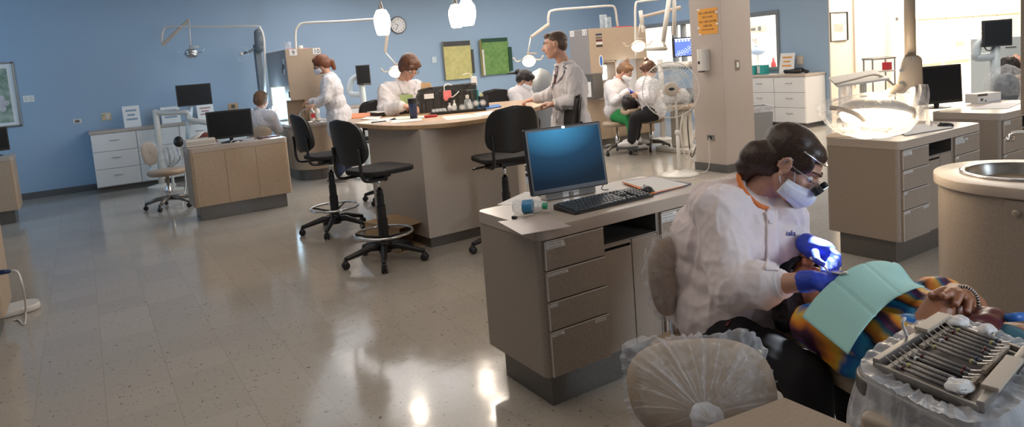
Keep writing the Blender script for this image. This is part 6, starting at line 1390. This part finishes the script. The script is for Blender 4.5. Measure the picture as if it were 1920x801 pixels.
# binder and pen cup
q = atz(892, 205, ZI); bd = thing('ring_binder', 'teal and white ring binder standing at the right end of the mesh rack', 'binder', (q.x+.05, q.y+.1, ZI), -.3)
obj('cover', MB().box((-.01, 0, 0), (.05, .20, .20)), 'teal', bd, bevel=.002); obj('spine', MB().box((-.055, -.004, 0), (-.01, .20, .20)), 'paper', bd, bevel=.002)
q = atz(908, 203, ZI); pc = thing('pen_cup', 'black mesh pen cup at the right of the island items', 'pen cup', (q.x, q.y, ZI), -.3)
obj('cup', MB().box((-.045, -.045, 0), (.045, .045, .004)).box((-.045, -.045, 0), (-.042, .045, .13)).box((.042, -.045, 0), (.045, .045, .13)).box((-.045, -.045, 0), (.045, -.042, .13)).box((-.045, .042, 0), (.045, .045, .13)), 'black', pc)
for k, (m_, x, l_) in enumerate((('green_book', -.02, .16), ('steel', .01, .15), ('yellow_paint', -.005, .165))):
    o = obj('pen', MB().tube([(0, 0, 0), (-.02, 0, l_)], .005, 8), m_, smooth=True); o.location = pc.location+V(x, 0, .005); tag(o, ['green pen in the black pen cup', 'silver pen in the black pen cup', 'yellow pen in the black pen cup'][k], 'pen')
o = obj('dark_panel', MB().box((-.10, -.006, 0), (.10, .006, .25)), 'black', bevel=.002); q = atz(892, 200, ZI); o.location = (q.x+.10, q.y+.32, ZI); o.rotation_euler = (-.1, 0, -.3); o.name = 'laptop'; tag(o, 'black upright laptop lid behind the teal binder', 'laptop')
# ================================================================== COUNTER ITEMS (left wall, right wall)
def card_stand(label, x0, x1, z1, ink, y=12.42, z=.955, lines=3):
    t = thing('display_card', label, 'card', ((x0+x1)/2, y, z)); w_ = x1-x0; h_ = z1-z
    obj('card', MB().add([(-w_/2, 0, 0), (w_/2, 0, 0), (w_/2, .06, h_), (-w_/2, .06, h_)], [(0, 1, 2, 3)]), 'paper', t, solid=.006)
    for k in range(lines): zz = h_*(.8-k*.62/lines); yy = .06*zz/h_-.006; obj('printed_mark', MB().box((-w_*.32+(k % 2)*.02, yy-.002, zz-h_*.06), (w_*.32-(k % 2)*.03, yy, zz+h_*.03)), ink, t)
    return t
M['ink_grey'] = mat('grey_blue_print', (.28, .36, .44), .7); M['ink_red'] = mat('red_print', (.45, .22, .2), .7); M['ink_orange'] = mat('orange_print', (.78, .38, .1), .7)
card_stand('white display card with small figure on the grey counter at far left', .54, .78, 1.29, 'ink_grey'); card_stand('pale blue display card behind the white delivery arm', 1.08, 1.36, 1.22, 'ink_grey'); card_stand('white card with red drawing right of the wall monitor arm', 1.62, 1.88, 1.20, 'ink_red')
# right wall cabinet top (x 10.42..11, z .94)
def onr(px, py, x=10.75, z=.94): return atx(px, py, x)
t = card_stand('white card with orange print beside the near window', -.15, .15, 1.30, 'ink_orange', z=.94); q = onr(1474, 128, 10.8); t.location = (10.8, q.y, .94); t.rotation_euler.z = -PI/2
q = onr(1424, 130, 10.7); bx = thing('teal_box', 'teal glove box holder standing under the near window', 'box', (10.7, q.y, .94), -PI/2)
obj('box_shell', MB().box((-.16, -.07, 0), (-.06, .07, .17)).box((.06, -.07, 0), (.16, .07, .17)).box((-.06, 0, 0), (.06, .07, .17)), 'teal', bx, bevel=.004); obj('inner_label', MB().box((-.05, -.01, .02), (.05, 0, .15)), 'paper', bx)
q = onr(1486, 130, 10.6); o = obj('dark_case', MB().cap((0, -.14, .045), .04, (0, .14, .045), .04), 'black', smooth=True); o.location = (10.6, q.y, .94); tag(o, 'black rolled case on the white cabinet right of the near window', 'case')
q = onr(1498, 126, 10.7); cu_ = MB()
for k in range(6): a_ = k*1.05; cu_.tube(spline([(0, .0, .02), (.02*math.cos(a_), .07*math.sin(a_), .09), (.03, .1*math.cos(a_), .05), (0, .02, .012)], 4), .014, 6)
o = obj('cable_bundle', cu_, 'black', smooth=True); o.location = (10.7, q.y, .94); tag(o, 'tangle of black cables on the white cabinet', 'cables')
q = onr(1512, 127, 10.7); o = obj('round_case', MB().ball((0, 0, .03), (.045, .05, .03), 14), 'black', smooth=True); o.location = (10.7, q.y, .94); tag(o, 'small round black object at the right end of the white cabinet', 'case')
q = atx(1500, 113, 11.0); plate_('beige framed socket plate on the blue wall above the black cables', 'socket', 11.0, q.z, .13, .16, 'tan_paper', y=q.y, marks=[(-.045, -.055, .045, .055, 'enamel')], rz=-PI/2, name='wall_socket')
# office behind the windows
def offx(px, py, X=13.2): return atx(px, py, X)
q = offx(1420, 74, 12.4); sk = thing('skull_model', 'white skull model with blue scarf seen through the near window', 'model', (12.4, q.y, 0), -PI/2)
mb = MB().ball((0, 0, q.z), (.10, .11, .12), 16).cap((0, -.03, q.z-.06), .06, (0, -.05, q.z-.11), .045); obj('skull', mb, 'office_white', sk, remesh=.012, sm=2)
obj('eye_sockets', MB().ball((-.035, -.10, q.z+.0), (.02, .012, .02), 10).ball((.035, -.10, q.z), (.02, .012, .02), 10), 'cardboard', sk)
M['pale_blue_cloth'] = mat('pale_blue_cloth', (.42, .52, .72), .8); obj('scarf', MB().ball((0, 0, q.z-.24), (.18, .11, .10), 14), 'pale_blue_cloth', sk, smooth=True); obj('stand', MB().tube([(0, 0, 0), (0, 0, q.z-.2)], .02, 8).lathe([(.2, 0), (.2, .03)]), 'enamel', sk)
q = offx(1420, 54, 13.3); o = obj('office_notice', MB().box((-.012, -.22, -.07), (0, .22, .07)), 'tan_paper'); o.location = (13.33, q.y, q.z); tag(o, 'tan strip notice on the office wall above the skull model', 'notice'); obj('dark_print', MB().box((-.014, -.09, -.05), (-.012, -.0, .05)).box((-.014, .06, -.04), (-.012, .19, .03)), 'kick', o)
q = offx(1450, 112, 12.3); o = obj('red_bottle', MB().lathe([(.05, 0), (.05, .12), (.02, .18), (.02, .24)], seg=16), 'red', smooth=True); o.location = (12.3, q.y, q.z-.2)
rb = o; tag(o, 'red spray bottle behind the near window', 'bottle')
oc = drawer_cab('white office cabinet seen behind the near window', 12.1, rb.location.y+1.0, -PI/2, [.6, .6, .6], 1.8, D=.5, zt=rb.location.z)
q = aty(1666, 40, 8.4); 
def onside(px, py, w_, h_, m, label, X=13.31, name='notice_card'):
    q = atx(px, py, X); o = obj(name, MB().box((-.012, -w_/2, -h_/2), (0, w_/2, h_/2)), m); o.location = (X, q.y, q.z); return tag(o, label, 'notice')
M['faded_pink'] = mat('faded_pink_paper', (.80, .42, .42), .7); M['faded_peach'] = mat('peach_paper', (.85, .62, .48), .7)
onside(1664, 40, .22, .30, 'faded_pink', 'pink paper notice on the office wall left of the white column'); o = onside(1644, 52, .28, .24, 'faded_peach', 'peach paper notice with grey square on the office wall'); obj('grey_square', MB().box((-.014, -.05, -.06), (-.012, .04, .05)), 'kick', o)
q = atx(1630, 92, 12.7); pr_ = thing('printer', 'large white printer in the bright office behind the glass', 'printer', (12.45, 8.2, 0), -PI/2)
obj('printer_body', MB().box((-.35, -.25, .55), (.25, .30, q.z+.22)), 'office_white', pr_, bevel=.02); obj('paper_tray', MB().box((-.3, -.30, .7), (.2, -.25, .76)).box((-.3, -.27, .9), (.2, -.25, .92)), 'enamel_blue', pr_); obj('stand', MB().box((-.34, -.22, 0), (.24, .28, .55)), 'tan_paper', pr_, bevel=.01)
q = atd(1648, 118, 9.0); cr_ = thing('cart', 'small metal railed cart beside the glass partition', 'cart', (q.x, q.y, 0), -.5)
obj('rail', MB().tube(rrect_ := [V(x, y, q.z+.06) for x, y in rrect(-.17, -.12, .17, .12, .04)], .014, 8, closed=True), 'steel', cr_, smooth=True); 
for k in range(4): x, y = ((-.15, -.1), (.15, -.1), (.15, .1), (-.15, .1))[k]; obj('leg', MB().tube([(x, y, 0), (x, y, q.z+.06)], .010, 8), 'steel', cr_)
obj('shelf', MB().box((-.16, -.11, q.z-.12), (.16, .11, q.z-.10)), 'enamel', cr_); o = obj('red_box', MB().box((-.05, -.04, 0), (.05, .04, .10)), 'red', bevel=.004); o.location = (q.x+.12, q.y-.04, q.z-.10); tag(o, 'small red box on the metal cart', 'box')
plate_('grey door intercom on the white column', 'intercom', 13.05, 1.72, .10, .22, 'enamel_blue', y=7.0, marks=[(-.04, .02, .04, .08, 'kick')], name='intercom')
# mail slots
ml = thing('mail_slots', 'cream wall unit of labelled mail slots in the bright room at right', 'mail slots', (14.9, 7.62, .85))
M['slot_edge'] = mat('slot_edge', (.80, .62, .42), .6)
W4 = 1.15
for c_ in range(4):
    cbx = obj('slot_column', MB().box((c_*1.2, -.06, -.05), (c_*1.2+W4, 0, .90)), 'office_white', ml)
    for r_ in range(9):
        z = .02+r_*.095; obj('slot_shelf', MB().box((c_*1.2+.04, -.068, z), (c_*1.2+W4-.06, -.06, z+.010)), 'slot_edge', cbx); 
    obj('slot_tag', MB().box((c_*1.2+.06, -.062, .05), (c_*1.2+.09, -.0605, .07)), 'slot_edge', cbx)
o = obj('sticky_note', MB().box((1.6, -.075, .27), (1.95, -.062, .37)), 'yellow_paint', ml)
obj('top_edge', MB().box((-.02, -.10, .90), (4.8, 0, .92)), 'slot_edge', ml)
# grey cabinet right of mail slots
q = atd(1885, 110, 9.0); gc = thing('storage_cabinet', 'tall pale blue grey cabinet with slots at the right edge beside the mail slots', 'cabinet', (q.x, q.y, 0), -YAW)
obj('cabinet_body', MB().box((-.12, 0, 0), (.4, .5, 1.36)), 'enamel_blue', gc, bevel=.004)
for z in (1.10, 1.22): obj('slot_handle', MB().box((0, -.008, z), (.14, 0, z+.012)), 'kick', gc)
# ================================================================== WHEELED STOOLS AND FLOOR THINGS
q0 = atz(318, 392, 0); t, bk, sx, uu, n = op_stool('beige wheeled stool with small plastic wrapped round back in the dim left bay', V(q0.x+.03, q0.y+.1, 0), .50, .4, atd(280, 288, 9.9), .25, .34, 0, face=dirv(.75, -.4, .1))
q0 = atz(1240, 285, 0); op_stool('beige wheeled stool under the student in black trousers behind the fan', V(q0.x+.1, q0.y+.3, 0), .50, .1, atd(1236, 190, 9.9), .28, .2, 0, wrap=False, face=dirv(-.9, .2, 0))
q0 = atd(1158, 262, 10.5); op_stool('beige wheeled stool under the student in green scrub trousers', V(q0.x, q0.y, 0), .50, .9, atd(1140, 190, 10.5), .28, .2, 0, wrap=False, face=dirv(.9, -.2, 0))
q0 = atd(486, 290, 10.3); op_stool('beige wheeled stool under the person seated in bay 9', V(q0.x, q0.y, 0), .48, .9, atd(487, 250, 10.1), .34, .2, 0, wrap=False, face=dirv(0, .9, 0))
q0 = atd(970, 240, 9.0); op_stool('beige wheeled stool under the hygienist beside the green painting', V(q0.x, q0.y, 0), .50, .9, atd(955, 200, 9.0), .28, .2, 0, wrap=False, face=dirv(.9, 0, 0))
# draped equipment beside the far hygienist: tall grey chair back
def bb_(a, b):
    t1 = 2*PI*a; k = 1+.1*noise.noise(V(math.cos(t1)*2, math.sin(t1)*2, b*3)); h_ = b
    w_ = (.30-.05*b)*(1-b**6)**.5; return V(w_*math.cos(t1)*k, w_*.8*math.sin(t1)*k, 1.42*b)
M['grey_drape'] = mat('grey_plastic_drape', (.22, .23, .24), .4); M['grey_drape2'] = M['grey_drape']
q = atd(1018, 200, 9.6); o = obj('draped_chair', MB().grid(bb_, 40, 30), 'grey_drape', smooth=True); o.location = (q.x, q.y, 0); tag(o, 'grey plastic draped dental chair back behind the seated hygienist', 'draped chair')
# black obj at counter edge of bay 11: dark equipment with white card
q = atd(1112, 158, 10.9); o = thing('paper_dispenser', 'dark dispenser with white card left of the bay 12 light box', 'dispenser', (q.x, q.y, .848), -PI/2); obj('dark_case', MB().box((-.13, -.1, 0), (.13, .1, .40)), 'kick', o, bevel=.01); obj('white_card', MB().box((-.09, -.104, .03), (.07, -.10, .27)), 'paper', o)
# plastic wrapped chair right of the fan + hoses
q = atd(1292, 190, 11.0); ax2 = dirv(.3, .5, 0); dental_chair('plastic wrapped dental chair half hidden between fan and pillar', V(q.x, q.y, .85), ax2)
ho = MB()
for k in range(1): ho.tube(spline([atd(1280, 215, 9.4), atd(1276, 250, 9.4), V(*atd(1285, 268, 9.4)[:2], .02), atd(1300, 262, 9.4), atd(1304, 230, 9.4), atd(1300, 205, 9.4)], 8), .010, 8)
o = obj('hose', ho, 'enamel', smooth=True); tag(o, 'looping pale hose hanging between the fan and the pillar', 'hose')
o = obj('hose', MB().tube(spline([atd(1290, 215, 9.5), atd(1290, 245, 9.5), V(*atd(1296, 266, 9.5)[:2], .02), atd(1312, 250, 9.5)], 8), .010, 8), 'kick', smooth=True); tag(o, 'looping dark hose hanging between the fan and the pillar', 'hose')
# red items on top of the cupboards, plastic tubes
for lb, px, py, D, m_, h_, r_ in (('clear plastic tube standing on the cupboard of bay 9', 540, 88, 10.6, 'bottle', .14, .05), ('white cup on top of the bay 10 cupboard', 563, 88, 10.4, 'enamel', .06, .04), ('clear plastic jar on top of the bay 11 cupboard', 1132, 50, 11.2, 'bottle', .22, .06), ('clear plastic jar, second on the bay 11 cupboard', 1141, 49, 11.3, 'bottle', .18, .05)):
    q = atd(px, py, D); o = obj('jar', MB().lathe([(r_*.9, 0), (r_, .01), (r_, h_), (r_*.95, h_)], seg=18), m_, smooth=True); o.location = (q.x, q.y, 1.96); tag(o, lb, 'jar')
q = atd(1180, 48, 11.1); o = obj('red_tray', MB().box((-.13, -.1, 0), (.13, .1, .02)), 'red', bevel=.003); o.location = (7.9, 8.85, 1.96); tag(o, 'red tray lying on the bay 12 cupboard', 'tray')
q = atd(522, 92, 10.6); o = obj('pink_tray', MB().box((-.12, -.15, 0), (.2, .15, .02)), 'pink', bevel=.003); o.location = (2.85, 10.7, 1.96); tag(o, 'pink tray lying on the bay 9 cupboard', 'tray')
# bottles by sink 10
for lb, dx_, m_, h_ in (('white soap bottle with red label by the bay 10 faucet', .42, 'paper', .20), ('white spray bottle by the bay 10 sink', .50, 'enamel', .22)):
    o = thing('bottle', lb, 'bottle', (2.6+dx_, 10.66, .848)); obj('bottle_body', MB().lathe([(.04, 0), (.042, .01), (.042, h_*.75), (.02, h_*.85), (.02, h_)], seg=18), m_, o, smooth=True); obj('label_patch', MB().box((-.03, -.045, .05), (.03, -.041, .12)), 'red' if m_ == 'paper' else 'enamel_blue', o)
# white foot pedal and cords at the left edge
q = atz(34, 580, .03); fp = thing('foot_pedal', 'white rounded foot pedal on the floor at the left edge', 'foot pedal', (q.x-.02, q.y+.05, 0), .2)
obj('pedal_body', MB().prism(rrect(-.16, -.12, .15, .12, [.03, .09, .09, .03]), 0, .05), 'enamel', fp, bevel=.015)
o = obj('cord', MB().tube(spline([atd(22, 508, 3.9), atd(34, 512, 3.9), atd(44, 545, 3.95), atz(48, 580, .05), atz(46, 609, .006), atz(34, 600, .006), atz(24, 601, .006)], 6), .006, 8), 'enamel', smooth=True); tag(o, 'white cord hanging from the cabinet side to the floor at the left edge', 'cord')
q = atd(9, 510, 3.9); o = obj('handpiece', MB().cap(atd(-6, 512, 3.9), .016, atd(16, 509, 3.9), .012), 'navy', smooth=True); tag(o, 'dark blue handpiece sticking out at the left edge', 'handpiece')
o = obj('cord', MB().tube(spline([atd(345, 262, 9.55), atd(344, 300, 9.5), atd(349, 345, 9.45), atz(343, 385, .01), atz(352, 395, .01)], 6), .006, 8), 'paper', smooth=True); tag(o, 'white cord hanging down the left side of the tan panel desk', 'cord')
o = monitor('black monitor at the far left edge on the cut off tan desk', (-1.02, 10.75, .845), .4, .40, .30, .06)[0]
# ================================================================== FOREGROUND INSTRUMENT TRAY
TZ = .845
X0, X1, Y0, Y1 = 1.36, 1.74, .56, .84
tA, tB, tC, tD = atz(1642, 676, TZ+.02), atz(1772, 596, TZ+.02), atz(1925, 652, TZ+.02), atz(1838, 757, TZ+.02)
tc_ = (tA+tB+tC+tD)/4
tray = thing('instrument_cassette', 'steel framed cassette of dental instruments on the plastic wrapped bracket tray', 'instrument cassette', (tc_.x, tc_.y, TZ))
M['tray_grey'] = mat('dull_steel', (.38, .35, .32), .35, .8)
def seg(a, b, w_, h_, name, m, par=tray, up_=0):
    a, b = V(a), V(b); d = (b-a).normalized(); s_ = d.cross(UP).normalized()*w_/2
    return obj(name, MB().add([a-s_, a+s_, b+s_, b-s_, a-s_+UP*h_, a+s_+UP*h_, b+s_+UP*h_, b-s_+UP*h_], [(0,3,2,1),(4,5,6,7),(0,1,5,4),(1,2,6,5),(2,3,7,6),(3,0,4,7)]), m, par, world=True, bevel=.0015)
zz = V(0, 0, -.02)
obj('cassette_base', quad([tA+zz, tB+zz, tC+zz, tD+zz], .004), 'tray_grey', tray, world=True)
for a, b in ((tA, tB), (tC, tD)): seg(a+zz+UP*.002, b+zz+UP*.002, .014, .022, 'side_frame', 'tray_grey')
for a, b in ((tB, tC), (tD, tA)): seg(a+zz+UP*.002, b+zz+UP*.002, .008, .014, 'side_frame', 'tray_grey')
seg(tA.lerp(tB, .62)+UP*.002, tB+UP*.002, .030, .010, 'clamp_bar', 'beige_plastic'); seg(tD.lerp(tC, .18)+UP*.002, tD.lerp(tC, .72)+UP*.002, .030, .010, 'clamp_bar', 'beige_plastic')
for f_ in (.12, .80): 
    seg(tA.lerp(tD, f_)+zz+UP*.004, tA.lerp(tD, f_).lerp(tB.lerp(tC, f_), .40)+zz+UP*.004, .010, .010, 'rubber_rest', 'beige_plastic'); seg(tA.lerp(tD, f_).lerp(tB.lerp(tC, f_), .48)+zz+UP*.004, tB.lerp(tC, f_)+zz+UP*.004, .010, .010, 'rubber_rest', 'beige_plastic')
cols_ = ['maroon', 'yellow_paint', 'navy', 'paper', 'maroon', 'maroon']
M['handle_metal'] = mat('knurled_handle', (.30, .28, .27), .45, .5, noise_amt=.4, noise_scale=400)
for k in range(15):
    f_ = .05+.9*k/14
    if .42 < f_ < .50: continue
    a = tA.lerp(tB, f_).lerp(tD.lerp(tC, f_), .07+.02*(k % 3))+zz+UP*.018; b = tA.lerp(tB, f_).lerp(tD.lerp(tC, f_), .86-.02*(k % 2))+zz+UP*.018
    i_ = thing('dental_scaler', 'slim metal scaler lying in the instrument cassette' if k != 3 else 'black handled scaler lying in the instrument cassette', 'instrument', (a.x, a.y, a.z), 0, 'scalers in the cassette' if k != 3 else None)
    obj('handle', MB().tube([a.lerp(b, .16), a.lerp(b, .84)], .0042, 10), 'black' if k == 3 else 'handle_metal', i_, world=True, smooth=True)
    obj('tip', MB().tube(spline([a.lerp(b, .16), a.lerp(b, .08)+UP*.004, a+UP*.010], 3), [.003, .0025, .0022, .002, .0015, .0013, .001], 8), 'steel', i_, world=True, smooth=True)
    obj('tip', MB().tube(spline([a.lerp(b, .84), a.lerp(b, .92)+UP*.004, b+UP*.010], 3), [.003, .0025, .0022, .002, .0015, .0013, .001], 8), 'chrome', i_, world=True, smooth=True)
    for g_ in ((.22,), (.22, .76), (.76,))[k % 3]: obj('colour_ring', MB().tube([a.lerp(b, g_), a.lerp(b, g_+.03)], .0056, 10), cols_[k % 6], i_, world=True, smooth=True)
# bracket tray below with plastic
bt_ = thing('bracket_tray', 'rounded grey bracket tray wrapped in clear plastic at the lower right corner', 'tray', (tc_.x, tc_.y, 0))
ex = (tC-tB).normalized(); ey = (tB-tA).normalized(); hw = (tC-tB).length/2+.055; hh = (tB-tA).length/2+.055
def lo_(x, y, z): return tc_+ex*x+ey*y+V(0, 0, z)
rr2 = rrect(-hw, -hh, hw, hh, .05, 8); n_ = len(rr2)
zt2, zb2 = TZ-.006-tc_.z, TZ-.05-tc_.z
obj('tray_shell', MB().add([lo_(x, y, zt2) for x, y in rr2]+[lo_(x, y, zb2) for x, y in rr2], [tuple(range(n_)), tuple(range(n_, 2*n_))[::-1]]+[(i, n_+i, n_+(i+1) % n_, (i+1) % n_) for i in range(n_)]), 'kick', bt_, world=True, bevel=.01)
pbase = lo_(0.0, 0.0, 0)
obj('support_post', MB().tube([V(pbase.x, pbase.y, 0), V(pbase.x, pbase.y, TZ-.05)], .035, 16).lathe([(.22, 0), (.22, .03), (.06, .06)], (pbase.x, pbase.y, 0), 30), 'enamel', bt_, world=True)
kb_ = lo_(-hw+.10, -hh+.03, -.14); obj('control_box', MB().box((kb_.x-.06, kb_.y-.04, kb_.z-.07), (kb_.x+.06, kb_.y+.04, kb_.z+.06)), 'beige_plastic', bt_, world=True, bevel=.015)
def drape(a, b):
    t1 = 2*PI*a; e_ = 4.0; ct, s1 = math.cos(t1), math.sin(t1); q = (abs(ct)**e_+abs(s1)**e_)**(-1/e_)
    k = noise.noise(V(ct*4, s1*4, b*1.5)); k2 = noise.noise(V(ct*13, s1*13, b*2.5))
    g_ = .006+.05*b+.025*k*min(1, b*3)+.012*k2*min(1, b*3)
    x, y = ct*q*(hw+g_), s1*q*(hh+g_)
    return lo_(x, y, zt2+.012-.30*b+.008*k2*(1-b))
pc_ = obj('plastic_cover', MB().grid(drape, 160, 22), 'wrap_dense', bt_, world=True, smooth=True, label='loose clear plastic sleeve round the tray')
def rim_(a, b):
    t1 = 2*PI*a; e_ = 4.0; ct, s1 = math.cos(t1), math.sin(t1); q = (abs(ct)**e_+abs(s1)**e_)**(-1/e_); k2 = noise.noise(V(ct*13, s1*13, 0)); k3 = noise.noise(V(ct*9, s1*9, b*3+4))
    return lo_(ct*q*(hw+.006-.05*b), s1*q*(hh+.006-.05*b), zt2+.012+.008*k2+.010*k3*b-.004*b)
obj('cover_rim', MB().grid(rim_, 160, 6), 'wrap_dense', pc_, world=True, smooth=True)
for lb, px, py, rx in (('crumpled white gauze on the far edge of the instrument tray, left one', 1795, 603, .035), ('crumpled white gauze on the far edge of the instrument tray, right one', 1852, 619, .026), ('crumpled white gauze on the near edge of the instrument tray', 1800, 725, .035)):
    q = atz(px, py, TZ+.02); mb = MB().ball(q, (rx, rx*.7, .010), 20); o = obj('gauze', mb, 'paper', remesh=.004, sm=1); wobble(o, .006, 45); tag(o, lb, 'gauze')
q0_, q1_ = atz(1688, 632, TZ+.05), atz(1702, 610, TZ+.10)
o = obj('suction_tip', MB().tube(spline([atz(1704, 640, TZ+.0), atz(1697, 622, TZ+.04), atz(1692, 606, TZ+.07), atz(1697, 596, TZ+.08)], 5), .0035, 8), 'paper', smooth=True); tag(o, 'bent white suction tip standing at the left corner of the cassette', 'suction tip')

# wrapped handpieces and small mirror in the left bay, grey x-ray unit beside bay 9
t = thing('handpiece_holder', 'plastic wrapped dental handpieces hanging beside the white arm in the left bay', 'handpiece holder', (0, 0, 0)); q = atd(318, 290, 10.2); t.location = (q.x, q.y, 0)
obj('post', MB().tube([V(q.x, q.y, 0), q], .02, 10).lathe([(.14, 0), (.14, .02)], (q.x, q.y, 0)), 'enamel', t, world=True)
for k in range(4): a = atd(304+9*k, 272+3*(k % 2), 10.15); obj('handpiece', MB().tube(spline([a, a-UP*.08+LAT*.01, a-UP*.2+LAT*.02, atd(316, 318, 10.2)], 4), .010, 8), 'chrome' if k % 2 else 'enamel', t, world=True, smooth=True)
def bl3(a, b): t1 = 2*PI*a; k = 1+.15*noise.noise(V(math.cos(t1)*3, math.sin(t1)*3, b*4)); return q+(LAT*math.cos(t1)+FWD*math.sin(t1))*.17*math.sin(PI*b)*k+UP*(.16-.34*b)
obj('plastic_cover', MB().grid(bl3, 36, 14), 'wrap', t, world=True, smooth=True)
q = atd(335, 266, 9.9); o = thing('hand_mirror', 'small round black hand mirror beside the tan panel desk in the left bay', 'mirror', (q.x, q.y, 0))
obj('mirror_disc', MB().lathe([(.075, 0), (.08, .008), (.075, .016)], q, 24, axis=dirv(.4, -1, .2), sx=.85), 'black', o, world=True, smooth=True); obj('stem', MB().tube([q, q-UP*.3+LAT*.05, V(q.x, q.y, .0)], .008, 8), 'steel', o, world=True)
t = thing('xray_unit', 'grey wall x-ray unit with a round clear cone left of the bay 9 cupboard', 'x-ray unit', (0, 0, 0)); q = atd(486, 120, 11.6); t.location = (q.x, q.y, 0)
M['mid_grey'] = mat('mid_grey_enamel', (.16, .18, .20), .5)
obj('wall_column', MB().box((-.05, -.04, 0), (.05, .10, 2.15)), 'mid_grey', t, bevel=.01)
obj('motor_head', MB().cap(atd(484, 62, 11.5), .07, atd(488, 88, 11.5), .09), 'mid_grey', t, world=True, smooth=True)
a = atd(453, 101, 11.4); rg = MB().tube([a+(LAT*math.cos(x)+UP*math.sin(x))*.11 for x in [2*PI*k/28 for k in range(28)]], .008, 6, closed=True)
obj('clear_cone', rg, 'bottle', t, world=True, smooth=True); obj('cone_centre', MB().ball(a, .035, 14), 'enamel', t, world=True, smooth=True); obj('arm', MB().tube([a, atd(470, 96, 11.45), atd(485, 84, 11.5)], .02, 8), 'mid_grey', t, world=True, smooth=True)
# plastic wrapped chair back at the right edge
q = atd(1888, 168, 6.9); t = thing('chair_back', 'grey padded chair back in clear plastic at the right edge behind the papers', 'chair back', (q.x, q.y, 0))
obj('pad', MB().ball(q, (.13, .06, .17), 20, Matrix.Rotation(-YAW, 3, 'Z')), 'mid_grey', t, world=True, smooth=True); obj('post', MB().tube([V(q.x, q.y, 0), q], .03, 10), 'enamel', t, world=True)
def bl4(a, b): t1 = 2*PI*a; k = 1+.2*noise.noise(V(math.cos(t1)*3, math.sin(t1)*3, b*4)); return q+UP*.06+(LAT*math.cos(t1)+FWD*.7*math.sin(t1))*.21*math.sin(PI*b)**.8*k+UP*(.20-.36*b)
obj('plastic_cover', MB().grid(bl4, 36, 14), 'wrap', t, world=True, smooth=True)
